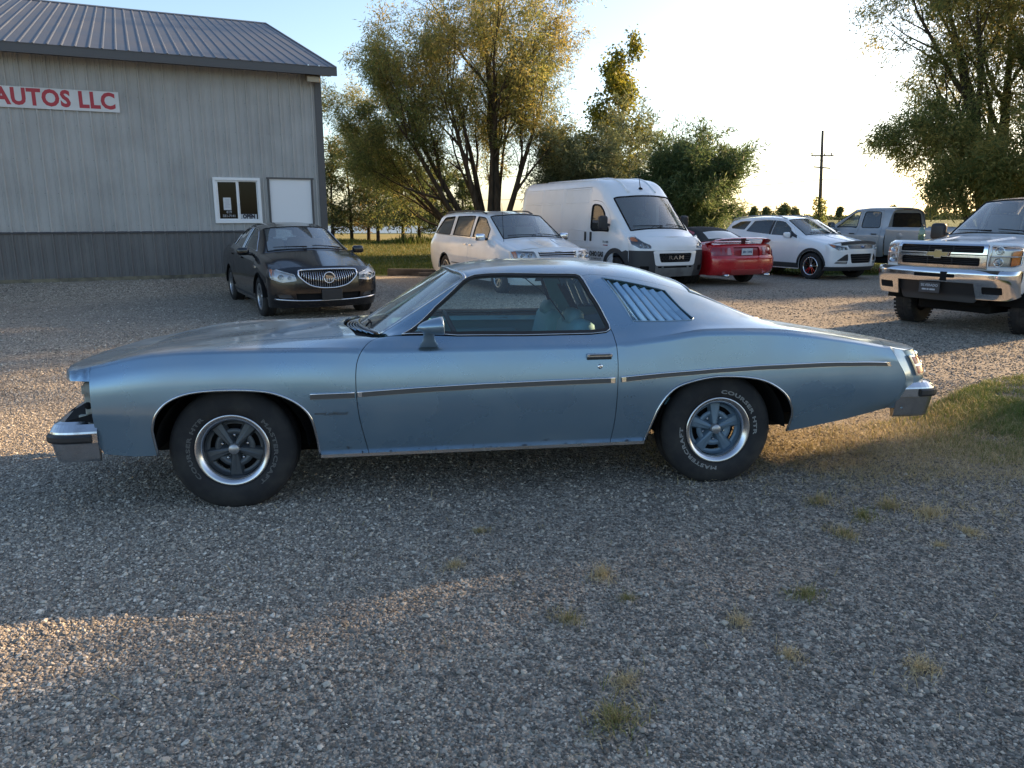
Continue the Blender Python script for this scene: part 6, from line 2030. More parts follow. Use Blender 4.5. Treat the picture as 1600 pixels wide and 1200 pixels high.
    path = [(-3.22, .80, .955), (-3.33, .79, 1.00), (-3.44, .74, 1.055), (-3.50, .62, 1.085), (-3.54, .3, 1.105), (-3.55, 0, 1.108), (-3.54, -.3, 1.105), (-3.50, -.62, 1.085), (-3.44, -.74, 1.055), (-3.33, -.79, 1.00), (-3.22, -.80, .955)]
    g.sweep(path, [(-.09, -.005), (-.05, .018), (.03, .020), (.085, .008), (.09, -.004), (.03, -.012), (-.05, -.014)], smooth=False)
    g.build('blade', PR, wg)
    g = Geo(); g.add([(-3.46, .02, 1.095), (-3.58, .02, 1.095), (-3.46, -.02, 1.095), (-3.58, -.02, 1.095), (-3.46, .03, .965), (-3.54, .03, .965), (-3.46, -.03, .965), (-3.54, -.03, .965)], [(0, 1, 5, 4), (2, 6, 7, 3), (0, 4, 6, 2), (1, 3, 7, 5)]); g.build('strut', mat('dark_strut', (.08, .01, .012), .4), wg)
    for sd in (1, -1):
        p = c.S.ev(c.xz([(-2.02, .74)], 0, 4))[0]
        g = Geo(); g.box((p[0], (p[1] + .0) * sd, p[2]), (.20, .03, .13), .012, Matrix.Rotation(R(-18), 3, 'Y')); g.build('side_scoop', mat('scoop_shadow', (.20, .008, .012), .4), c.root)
    c.mirror(-.72, .86, 1.0, PR, (.10, .18, .12))
    c.wheels((0, -2.57), .80, r, .245, .215, 5, ALLOY, ALLOYD, spoke=.05)
    g = Geo(); g.tube([(-3.3, .55, .27), (-3.78, .58, .26)], .035, 10); g.tube([(-3.3, -.55, .27), (-3.78, -.58, .26)], .035, 10); g.build('exhaust', CHROME_OLD, c.root)
    c.seats(((-1.75, .38, .48), (-1.75, -.38, .48)), SEAT, dash=-.85, dz=.92, hb_=.55)
    g = Geo(); p = c.S.ev(c.kj([(0, q) for q in np.linspace(0, 16, 33)])); g.add([tuple(v) for v in p], [tuple(range(33))]); g.build('front_panel', PR, c.root)
    return c
build_convertible()

# ---------------------------------------------------------------- white crossover
def build_suv():
    rows = [(.48, .72, .885, .30, .78, .93, .81, .58, .985, 1.015), (.0, .15, .915, .27, .88, 1.02, .84, .65, 1.07, 1.11), (-.42, -.14, .92, .26, .93, 1.10, .84, .73, 1.13, 1.175),
            (-1.2, -1.0, .92, .26, .96, 1.15, .835, .60, 1.545, 1.605), (-1.9, -1.85, .92, .26, .98, 1.18, .83, .60, 1.595, 1.665), (-2.85, -2.8, .92, .27, 1.0, 1.23, .80, .575, 1.555, 1.64),
            (-3.35, -3.35, .905, .32, 1.02, 1.27, .76, .555, 1.49, 1.595), (-3.58, -3.62, .87, .38, 1.0, 1.16, .74, .62, 1.20, 1.25)]
    c = Car('suv', 'white compact SUV with black cladding and hood shield behind the red car', (8.49, 20.5, 0), -62.1, rows, (2, 3, 6), scale=.968)
    r = .36
    A = [c.arch(0, r, .405, .29), c.arch(-2.69, r, .405, .29)]
    d1 = c.xz(round_poly([(-.46, .36), (-.45, 1.08), (-.85, 1.37), (-1.22, 1.535), (-1.56, 1.575), (-1.56, .36)], .03), 0, 6.4)
    d2 = c.xz(round_poly([(-1.575, .36), (-1.58, 1.575), (-2.4, 1.55), (-2.58, 1.20), (-2.36, .78), (-2.26, .36)], .03), 0, 6.4)
    ws = c.krect(2.05, 2.97, 6.12); hood = c.krect(.02, 1.93, 5.2)
    qw = c.xz(round_poly([(-2.60, 1.27), (-2.48, 1.52), (-2.95, 1.50), (-3.22, 1.36), (-3.16, 1.30)], .03), 3.5, 6.5)
    panel('body', c.S, [c.outline(A), ws, hood, d1, d2, c.mir(d1), c.mir(d2), qw, c.mir(qw)], PW2, c.root, .07, 0)
    w1 = c.xz(round_poly([(-.72, 1.12), (-.92, 1.34), (-1.26, 1.515), (-1.52, 1.54), (-1.51, 1.16)], .02), 3.5, 6.5)
    w2 = c.xz(round_poly([(-1.62, 1.17), (-1.63, 1.545), (-2.34, 1.52), (-2.52, 1.235)], .02), 3.5, 6.5)
    D1 = c.both('door', d1, PW2, holes=[w1], h=.08, gap=.005); D2 = c.both('door', d2, PW2, holes=[w2], h=.08, gap=.005)
    c.both('side_window', w1, GLS, D1, h=.12, th=0, off=-.006); c.both('side_window', w2, GLT, D2, h=.12, th=0, off=-.006); c.both('quarter_window', qw, GLT, h=.1, th=0, off=-.003)
    c.both('door_pillar', c.xz([(-1.525, 1.155), (-1.53, 1.54), (-1.62, 1.545), (-1.61, 1.165)], 3.5, 6.5), BLACK, h=.1, th=0, off=.004)
    c.both('mirror_sail', c.xz([(-.55, 1.075), (-.74, 1.125), (-.90, 1.30), (-.60, 1.15)], 3.3, 6.5), BLACK, h=.1, th=0, off=.004)
    c.handle(D1, -1.42, .96, PW2); c.handle(D2, -2.36, 1.0, PW2)
    c.line('side_crease', c.xz([(-.40, .93), (-1.5, .96), (-2.5, 1.03), (-3.2, 1.08)], 0, 4.6), PW2, .012, .004)
    for sd in (1, -1):
        for A_ in A:
            xc_ = (A_[0][0] + A_[-1][0]) / 2
            panel('arch_cladding', c.S, [np.concatenate([c.xz(c.arch(xc_, r, .41, .29), 0, 4.5), c.xz(c.arch(xc_, r, .475, .29), 0, 4.5)[::-1]])], CHARP, c.root, .06, 0, th=.012, off=.012, side=sd)
        panel('sill_cladding', c.S, [c.xz([(-.42, .29), (-.47, .42), (-2.22, .42), (-2.27, .29)], 0, 3)], CHARP, c.root, .1, 0, th=.012, off=.012, side=sd)
    panel('hood', c.S, [hood], PW2, c.root, .07, .004)
    for jj in (7.2, 8.8):
        g = Geo(); pts = [c.S.ev(c.kj([(k, jj)]))[0] for k in np.arange(.15, 1.85, .2)]; g.tube([(v[0], v[1], v[2] - .006) for v in pts], .016, 6); g.build('hood_crease', PW2, c.root)
    W = panel('windshield', c.S, [ws], GLW, c.root, .1, .002, th=.004); frame_path(c.S, ws, 'windshield_seal', BLACKM, W, .012, -.002)
    c.wipers(2.05, ((.58, .05), (-.02, -.56)), W)
    F = Fascia([(.25, .76), (.36, .86), (.52, .885), (.75, .885), (.93, .83), (1.02, .72)], .885, .42, 2.3, wz=[(.25, .97), (.5, 1), (.9, 1), (1.02, .94)])
    hlp = round_poly([(.50, .80), (.74, .79), (.84, .86), (.88, .97), (.76, .93), (.52, .875)], .02)
    tri = round_poly([(.46, .52), (.76, .52), (.56, .68), (.48, .70)], .03)
    fog = round_poly([(.50, .44), (.80, .45), (.76, .51), (.48, .51)], .02)
    low = round_poly([(-.36, .46), (.36, .46), (.42, .70), (-.42, .70)], .04)
    upg = round_poly([(-.46, .83), (.46, .83), (.48, .93), (-.48, .93)], .03)
    mr_ = lambda L: [(-y, z) for y, z in L]
    top = [(.885, .36), (.885, .93), (.80, .955), (.5, .99), (.2, 1.012), (-.2, 1.012), (-.5, .99), (-.80, .955), (-.885, .93), (-.885, .36)]
    bp = c.fpan(F, 'front_bumper', top, PW2, holes=[hlp, mr_(hlp), tri, mr_(tri), fog, mr_(fog), low, upg])[0]
    c.headlight(F, hlp, amber=round_poly([(.80, .85), (.86, .93), (.84, .95), (.77, .91)], .01), bowls=((.70, .845, .04), (.60, .84, .03)))
    for L, nm in ((tri, 'fog_bezel'),): c.fpan(F, nm, L, BLACK, True, off=-.02, th=0)
    c.fpan(F, 'fog_lamp', fog, LENS, True, off=.002, th=.004); c.fpan(F, 'fog_lamp_recess', fog, ALLOY, True, off=-.03, th=0)
    c.fpan(F, 'lower_grille', low, BLACKM, off=-.03, th=0)
    gl = empty('grille', (0, 0, 0), 0, c.root)
    c.fpan(F, 'grille_backing', upg, BLACKM, parent=gl, off=-.02, th=0)
    for z in (.85, .88, .91):
        q = F.ev(F.ab([(y, z) for y in np.linspace(-.45, .45, 13)])); g = Geo(); g.tube([tuple(v + np.array([-.002, 0, 0])) for v in q], .010, 5); g.build('grille_bar', ALLOY, gl)
    q = F.ev(F.ab([(0, .875)]))[0]
    g = Geo(); g.lathe([(0, .012), (.5, .010), (.56, .0)], 24, 'X'); g.v = [(q[0] + .012 + x, y * .15, q[2] + z * .065) for x, y, z in g.v]; g.build('oval_emblem', mat('blue_emblem', (.10, .16, .30), .25, .3, .8), gl)
    c.fpan(F, 'lower_cladding', [(-.885, .26), (.885, .26), (.885, .365), (-.885, .365)], CHARP, off=.006, th=.02)
    for z in (.52, .58, .64):
        q = F.ev(F.ab([(y, z) for y in np.linspace(-.38, .38, 13)])); g = Geo(); g.tube([tuple(v + np.array([-.015, 0, 0])) for v in q], .008, 5); g.build('grille_bar', BLACK, gl)
    q = F.ev(F.ab([(0, .60)]))[0]
    # hood shield
    g = Geo()
    q = F.ev(F.ab([(y, .975 - .03 * (y / .6) ** 2) for y in np.linspace(-.66, .66, 21)]))
    g.sweep([tuple(v + np.array([.012, 0, .01])) for v in q], [(.03, -.03), (.045, -.028), (.02, .035), (-.03, .05), (-.035, .04), (.005, .02)]); g.build('hood_shield', BLACK, c.root)
    c.mirror(-.78, .90, 1.16, PW2, (.11, .20, .15))
    for sd in (1, -1):
        g = Geo(); pts = [c.S.ev(c.kj([(k, 6.3)]))[0] for k in np.linspace(3.15, 6.3, 12)]
        g.tube([(v[0], v[1] * sd, v[2] + (.045 if 0 < i < 11 else .0)) for i, v in enumerate(pts)], .018, 6); g.build('roof_rail', ALLOY, c.root)
    c.wheels((0, -2.69), .80, r, .235, .245, 5, BRIGHT, ALLOYD, split=.045, spoke=.028)
    c.seats(((-1.4, .38, .72), (-1.4, -.38, .72), (-2.3, .0, .74)), SEAT, dash=-.55, dz=1.10)
    c.back_cap(PW2, 'tailgate')
    return c
build_suv()

# ---------------------------------------------------------------- two pickups of one make
def build_pickup(name, label, loc, yaw, P, scale, lift, hd):
    L = lift
    rows = [(.56, .76, .985, .52 + L, 1.0 + L, 1.13 + L, .925, .62, 1.185 + L, 1.205 + L), (0, .1, 1.01, .50 + L, 1.04 + L, 1.175 + L, .93, .64, 1.23 + L, 1.25 + L), (-.55, -.32, 1.012, .48 + L, 1.07 + L, 1.225 + L, .90, .77, 1.255 + L, 1.295 + L),
            (-1.38, -1.16, 1.012, .48 + L, 1.08 + L, 1.25 + L, .895, .685, 1.79 + L, 1.845 + L), (-1.8, -1.76, 1.012, .48 + L, 1.08 + L, 1.255 + L, .895, .69, 1.825 + L, 1.885 + L), (-2.42, -2.42, 1.012, .48 + L, 1.08 + L, 1.26 + L, .89, .675, 1.81 + L, 1.875 + L), (-2.56, -2.56, 1.0, .50 + L, 1.08 + L, 1.25 + L, .88, .665, 1.75 + L, 1.83 + L)]
    c = Car(name, label, loc, yaw, rows, (2, 3), cat='pickup truck', scale=scale, bul=.02)
    r = .40 + L * .15
    A = [c.arch(0, r, .47, .52 + L)]
    d1 = c.xz(round_poly([(-.60, .56 + L), (-.60, 1.235 + L), (-1.0, 1.52 + L), (-1.42, 1.785 + L), (-1.62, 1.80 + L), (-1.60, .56 + L)], .03), 0, 6.4)
    d2 = c.xz(round_poly([(-1.615, .56 + L), (-1.635, 1.80 + L), (-2.30, 1.79 + L), (-2.42, 1.1 + L), (-2.40, .56 + L)], .04), 0, 6.4)
    ws = c.krect(2.05, 2.97, 6.1); hood = c.krect(.02, 1.95, 5.35)
    panel('body', c.S, [c.outline(A), ws, hood, d1, d2, c.mir(d1), c.mir(d2)], P, c.root, .08, 0)
    w1 = c.xz(round_poly([(-.82, 1.29 + L), (-1.08, 1.50 + L), (-1.40, 1.735 + L), (-1.55, 1.75 + L), (-1.55, 1.29 + L)], .04), 3.5, 6.5)
    w2 = c.xz(round_poly([(-1.70, 1.29 + L), (-1.71, 1.75 + L), (-2.24, 1.74 + L), (-2.32, 1.29 + L)], .08), 3.5, 6.5)
    D1 = c.both('door', d1, P, holes=[w1], h=.09, gap=.006); D2 = c.both('door', d2, P, holes=[w2], h=.09, gap=.006)
    c.both('side_window', w1, GLS, D1, h=.12, th=0, off=-.006); c.both('side_window', w2, GLT if not hd else GLS, D2, h=.12, th=0, off=-.006)
    for i, sd in enumerate((1, -1)):
        for wl_, D in ((w1, D1), (w2, D2)): frame_path(c.S, wl_, 'window_seal', BLACKM, D[i], .010, .0, sd)
    c.handle(D1, -1.48, 1.12 + L, BLACK, .18); c.handle(D2, -2.22, 1.12 + L, BLACK, .18)
    panel('hood', c.S, [hood], P, c.root, .08, .005)
    for jj in (7.0, 9.0):
        g = Geo(); pts = [c.S.ev(c.kj([(k, jj)]))[0] for k in np.arange(.3, 1.9, .2)]; g.tube([(v[0], v[1], v[2] - .012) for v in pts], .028, 6); g.build('hood_crease', P, c.root)
    W = panel('windshield', c.S, [ws], GLW, c.root, .1, .002, th=.004); frame_path(c.S, ws, 'windshield_seal', BLACKM, W, .014, -.002)
    c.wipers(2.05, ((.66, .06), (-.02, -.62)), W)
    # cab back with its window
    bk = Flat(-2.56, .10, 1.25 + L, -1)
    ol = [(.875, 1.245 + L), (.775, 1.52 + L), (.66, 1.75 + L), (.45, 1.81 + L), (0, 1.83 + L), (-.45, 1.81 + L), (-.66, 1.75 + L), (-.775, 1.52 + L), (-.875, 1.245 + L), (-.98, .6 + L), (.98, .6 + L)]
    bw = round_poly([(-.66, 1.30 + L), (.66, 1.30 + L), (.58, 1.70 + L), (-.58, 1.70 + L)], .06)
    panel('cab_back', bk, [np.array(ol), bw], P, c.root, .2, 0)
    o = panel('rear_window', bk, [bw], mat('brown_rear_glass', (.030, .022, .017), .06, 0, .3), c.root, .3, 0, th=0, off=.004)
    frame_path(bk, bw, 'window_seal', BLACKM, o, .016, .006)
    g = Geo(); g.box((-2.52, 0, 1.815 + L), (.03, .36, .035), .01); g.build('high_brake_light', mat('dark_lamp', (.20, .02, .02), .3), c.root)
    # bed
    bx0, bx1 = -2.60, -4.62
    sec = [(.975, .54 + L), (1.0, .78 + L), (1.012, 1.0 + L), (1.005, 1.20 + L), (.985, 1.30 + L), (.955, 1.325 + L), (.90, 1.325 + L), (.885, 1.30 + L), (.885, .80 + L)]
    BS = Surf([[(x, y, z) for y, z in sec] for x in (bx0, -3.2, -4.0, bx1)], sym=False, sc=(7,))
    ax2 = -3.645
    lp = [(bx0, .545 + L)]
    a2 = c.arch(ax2, r, .47, .545 + L)
    bl_ = np.concatenate([BS.ab([(0, 0)]), BS.inv([(ax2 + .46 + .06, .545 + L)], 0, 4), BS.inv(a2, 0, 4), BS.ab([(3, 0)]), BS.ab([(3, j) for j in np.linspace(.5, 8, 16)]), BS.ab([(0, j) for j in np.linspace(8, .5, 16)])])
    for sd in (1, -1): panel('bed_side', BS, [bl_], P, c.root, .09, 0, side=sd)
    g = Geo(); g.box((-3.62, 0, .83 + L), (2.0, 1.75, .05)); g.box((-2.63, 0, 1.05 + L), (.05, 1.77, .5)); g.build('bed_floor', P, c.root)
    tg = empty('tailgate', (0, 0, 0), 0, c.root)
    g = Geo(); g.box((-4.63, 0, 1.03 + L), (.07, 1.74, .56), .02); g.build('panel', P, tg)
    g = Geo(); g.box((-4.675, 0, 1.16 + L), (.02, .24, .08), .01); g.build('handle', BLACK, tg)
    for sd in (1, -1):
        g = Geo(); g.box((-4.62, .95 * sd, 1.07 + L), (.07, .11, .42), .02); g.build('taillight', RED if 'RED' in globals() else mat('red_lens', (.42, .03, .03), .22, 0, .6), c.root)
    g = Geo(); g.box((-4.74, 0, .66 + L), (.16, 1.85, .18), .04); g.build('rear_bumper', CHROME_OLD, c.root)
    p = BS.ev(BS.inv([(-3.05, 1.08 + L)], 0, 4))[0]
    g = Geo(); g.lathe([(.085, .0), (.09, .002), (.085, .004), (0, .004)], 20, 'Y', (p[0], p[1], p[2])); g.build('fuel_door', P, c.root)
    # front
    F = Fascia([(.80 + L, .93), (.95 + L, .945), (1.10 + L, .94), (1.19 + L, .90), (1.225 + L, .83)], .985, .48, 3.2, wz=[(.8 + L, 1), (1.15 + L, 1), (1.225 + L, .96)])
    zt = 1.185 + L; zb = .885 + L
    hlp = round_poly([(.665, zb), (.93, zb), (.975, zb + .03), (.980, zt - .02), (.94, zt), (.685, zt)], .015)
    up = round_poly([(-.60, 1.075 + L), (.60, 1.075 + L), (.60, 1.165 + L), (-.60, 1.165 + L)], .02)
    lo = round_poly([(-.57, .90 + L), (.57, .90 + L), (.57, 1.01 + L), (-.57, 1.01 + L)], .025)
    mr_ = lambda Q: [(-y, z) for y, z in Q]
    edge = [(.985, .84 + L), (.985, 1.12 + L), (.9, 1.15 + L), (.6, 1.185 + L), (.3, 1.20 + L), (0, 1.205 + L), (-.3, 1.20 + L), (-.6, 1.185 + L), (-.9, 1.15 + L), (-.985, 1.12 + L), (-.985, .84 + L)]
    edge = [(.985, .84 + L), (.985, 1.20 + L), (.65, 1.225 + L), (0, 1.225 + L), (-.65, 1.225 + L), (-.985, 1.20 + L), (-.985, .84 + L)]
    frame_o = [(-.655, .855 + L), (.655, .855 + L), (.655, 1.19 + L), (-.655, 1.19 + L)]
    c.fpan(F, 'front_face', edge, P, holes=[hlp, mr_(hlp), frame_o])
    gl = empty('grille', (0, 0, 0), 0, c.root)
    up_f = [(-.65, 1.055 + L), (.65, 1.055 + L), (.65, 1.186 + L), (-.65, 1.186 + L)]
    lo_f = [(-.65, .86 + L), (.65, .86 + L), (.65, 1.042 + L), (-.65, 1.042 + L)]
    c.fpan(F, 'grille_frame', up_f, CHROME, parent=gl, holes=[up], off=.018, th=.04)
    c.fpan(F, 'grille_frame', lo_f, CHROME_OLD, parent=gl, holes=[lo], off=.014, th=.04)
    c.fpan(F, 'grille_backing', frame_o, BLACKM, parent=gl, off=-.04, th=0)
    g = Geo()
    for z in (.93 + L, .955 + L, .98 + L, 1.10 + L, 1.12 + L, 1.145 + L):
        q = F.ev(F.ab([(y, z) for y in np.linspace(-.59, .59, 9)])); g.tube([tuple(v - np.array([.015, 0, 0])) for v in q], .0045, 4)
    for y in (-.18, .18):
        for z0, z1 in ((.90, 1.01), (1.075, 1.165)): q = F.ev(F.ab([(y, z0 + L), (y, z1 + L)])); g.tube([tuple(v - np.array([.02, 0, 0])) for v in q], .012, 4)
    g.build('grille_insert', BLACK, gl)
    q = F.ev(F.ab([(0, 1.048 + L)]))[0]
    k_ = 1.0
    bow = [(-.165, .030), (-.060, .030), (-.048, .062), (.052, .062), (.052, .030), (.165, .030), (.145, -.030), (.045, -.030), (.045, -.060), (-.058, -.060), (-.058, -.030), (-.185, -.030)]
    M = Matrix.Translation((q[0] + .025, 0, q[2])) @ Matrix(((0, 0, 1, 0), (1, 0, 0, 0), (0, 1, 0, 0), (0, 0, 0, 1)))
    eb = Geo(); eb.prism([(y * 1.0, z) for y, z in bow], .014, M, 0)
    eb.prism([(y * .88, z * .78) for y, z in bow], .020, M, 1); eb.build('emblem', [CHROME, mat('gold_emblem', (.42, .33, .16), .35, .6)], gl)
    c.headlight(F, hlp, amber=round_poly([(.905, zb + .015), (.965, zb + .04), (.970, zt - .06), (.91, zt - .09)], .01), bowls=((.78, zt - .075, .060), (.78, zb + .075, .060)), back=ALLOY)
    g = Geo()
    for sd in (1, -1):
        q = F.ev(F.ab([(sd * y, (zb + zt) / 2) for y in np.linspace(.68, .97, 8)])); g.tube([tuple(v) for v in q], .010, 5)
    g.build('headlight_divider', ALLOY, c.root)
    FB = Fascia([(.46 + L, .95), (.60 + L, 1.0), (.72 + L, 1.03), (.80 + L, 1.03), (.85 + L, .99)], 1.02, .34, 3.2)
    fogh = round_poly([(.66, .52 + L), (.90, .52 + L), (.90, .62 + L), (.66, .62 + L)], .02)
    fb = c.fpan(FB, 'front_bumper', [(-1.02, .845 + L), (-1.02, .50 + L), (-.94, .44 + L), (-.58, .44 + L), (-.56, .66 + L), (.56, .66 + L), (.58, .44 + L), (.94, .44 + L), (1.02, .50 + L), (1.02, .845 + L)][::-1], CHROME, holes=[fogh, mr_(fogh), round_poly([(-.30, .725 + L), (.30, .725 + L), (.30, .775 + L), (-.30, .775 + L)], .015)], th=.03)[0]
    c.fpan(FB, 'bumper_slot', [(-.32, .71 + L), (.32, .71 + L), (.32, .79 + L), (-.32, .79 + L)], BLACKM, parent=fb, off=-.03, th=0)
    c.fpan(FB, 'fog_lamp', fogh, BLACKM, True, off=-.03, th=0)
    c.fpan(FB, 'air_dam', round_poly([(-.54, .38 + L), (.54, .38 + L), (.60, .50 + L), (.58, .70 + L), (-.58, .70 + L), (-.60, .50 + L)], .04), BLACK, parent=fb, off=-.07, th=.02)
    g = Geo(); g.box((.90, 0, .83 + L), (.16, 1.7, .03)); g.build('bumper_top', CHARP, fb)
    if hd:
        q = FB.ev(FB.ab([(-.06, .565 + L)]))[0]
        pl = Geo(); pl.box((q[0] + .015, q[1], q[2]), (.012, .31, .155), .004); pl = pl.build('front_plate', mat('dark_plate', (.035, .037, .045), .4), fb)
        for txt, sz, dz in (('SILVERADO', .050, .030),):
            V, Fc = text_geo(txt, sz, 'CENTER', offset=.0008, sx=1.0)
            g = Geo(); g.add([(q[0] + .023, q[1] + x, q[2] + y + dz) for x, y, z in V], Fc); g.build('plate_lettering', mat('plate_white', (.42, .44, .48), .6), pl)
        g = Geo()
        for y_, w_ in ((-.075, .06), (-.018, .03), (.05, .08)): g.box((q[0] + .022, q[1] + y_, q[2] - .028), (.002, w_, .022))
        g.build('plate_lettering', MATS['plate_white'], pl)
        g = Geo(); g.box((.98, .14, .74 + L), (.10, .13, .14), .02); g.box((.94, .14, .69 + L), (.06, .09, .05), .01); g.build('winch_mount', BLACKM, fb)
        g = Geo(); g.box((.45, -.42, .46 + L), (.5, .05, .06), .01); g.box((.55, .35, .36 + L), (.18, .34, .10), .03); g.box((.30, 0, .40 + L), (.08, 1.5, .05), .01, Matrix.Rotation(R(3), 3, 'X')); g.box((.2, .0, .46 + L), (.7, .8, .06), .02); g.build('skid_plate', UNDER, c.root)
    c.mirror(-.80, .97, 1.33 + L, BLACK, (.12, .22, .24) if not hd else (.14, .24, .27))
    c.wheels((0, ax2), .87, r, .29 if hd else .26, .215 if hd else .22, 6, ALLOY, ALLOYD, spoke=.05, tread=40 if hd else None, steer=R(6) if hd else 0)
    c.seats(((-1.45, .45, .95 + L), (-1.45, -.45, .95 + L), (-2.25, 0, .97 + L)), SEAT, dash=-.78, dz=1.22 + L)
    if not hd:
        pass
    return c
wt = build_pickup('pickup_truck', 'white heavy-duty pickup truck with chrome bumper at the right edge', (6.72, 11.27, 0), -149.4, PW2, .962, .10, True)
stt = build_pickup('pickup_truck', 'silver crew-cab pickup truck parked behind the white SUV', (10.12, 24.68, 0), 118.3, PS, .991, .0, False)
# bottle standing on the white pickup's hood
bpy.context.view_layer.update()
def on_hood(c, k, j):
    q = c.S.ev(c.kj([(k, j)]))[0]
    return c.root.matrix_world @ Vector(q)
hp = on_hood(wt, .35, 10.1)
bt = empty('plastic_bottle', hp, 0.4)
tag(bt, 'clear green-tinted plastic bottle standing on the white pickup hood', 'bottle')
g = Geo(); g.lathe([(.001, .004), (.040, 0), (.045, .010), (.043, .05), (.046, .055), (.046, .12), (.043, .128), (.044, .15), (.030, .19), (.016, .205), (.016, .215)], 20, 'Z'); g.build('bottle_body', glass('green_plastic', (.62, .78, .68), .8, .08), bt)
g = Geo(); g.lathe([(0, .006), (.040, .006), (.041, .10), (0, .10)], 16, 'Z'); g.build('contents', mat('dark_liquid', (.08, .12, .08), .3), bt)
g = Geo(); g.lathe([(0, .237), (.017, .236), (.018, .212), (0, .212)], 14, 'Z'); g.build('cap', BLACK, bt)
# ================================================================ trees
BARK = vary(mat('bark', (.085, .068, .050), .9, spec=.15), (.035, .028, .022), 3.0, 6, .35, .7, bump=.8, bscale=9, stretch=(4, 4, .8))
BARKP = vary(mat('pine_bark', (.060, .045, .035), .9, spec=.1), (.03, .024, .02), 5, 6)
WILLOW = leaf_mat('willow_leaves', [(0, (0.074, 0.114, 0.036)), (.4, (0.163, 0.200, 0.065)), (.7, (0.288, 0.282, 0.091)), (1, (0.478, 0.376, 0.114))], .5, 0.62)
SHRUBL = leaf_mat('dark_willow_leaves', [(0, (0.049, 0.086, 0.036)), (.5, (0.109, 0.165, 0.066)), (1, (0.232, 0.261, 0.123))], .5, 0.50)
GREYL = leaf_mat('grey_green_leaves', [(0, (0.074, 0.104, 0.059)), (.5, (0.150, 0.187, 0.100)), (1, (0.275, 0.287, 0.150))], .5, 0.50)
MAPLEL = leaf_mat('maple_leaves', [(0, (.08, .10, .016)), (.5, (.19, .20, .032)), (1, (.34, .30, .05))], .5, .62)
NEEDLE = leaf_mat('pine_needles', [(0, (0.046, 0.076, 0.030)), (.5, (0.114, 0.139, 0.051)), (.8, (0.254, 0.229, 0.071)), (1, (0.432, 0.279, 0.090))], .6, 0.45)

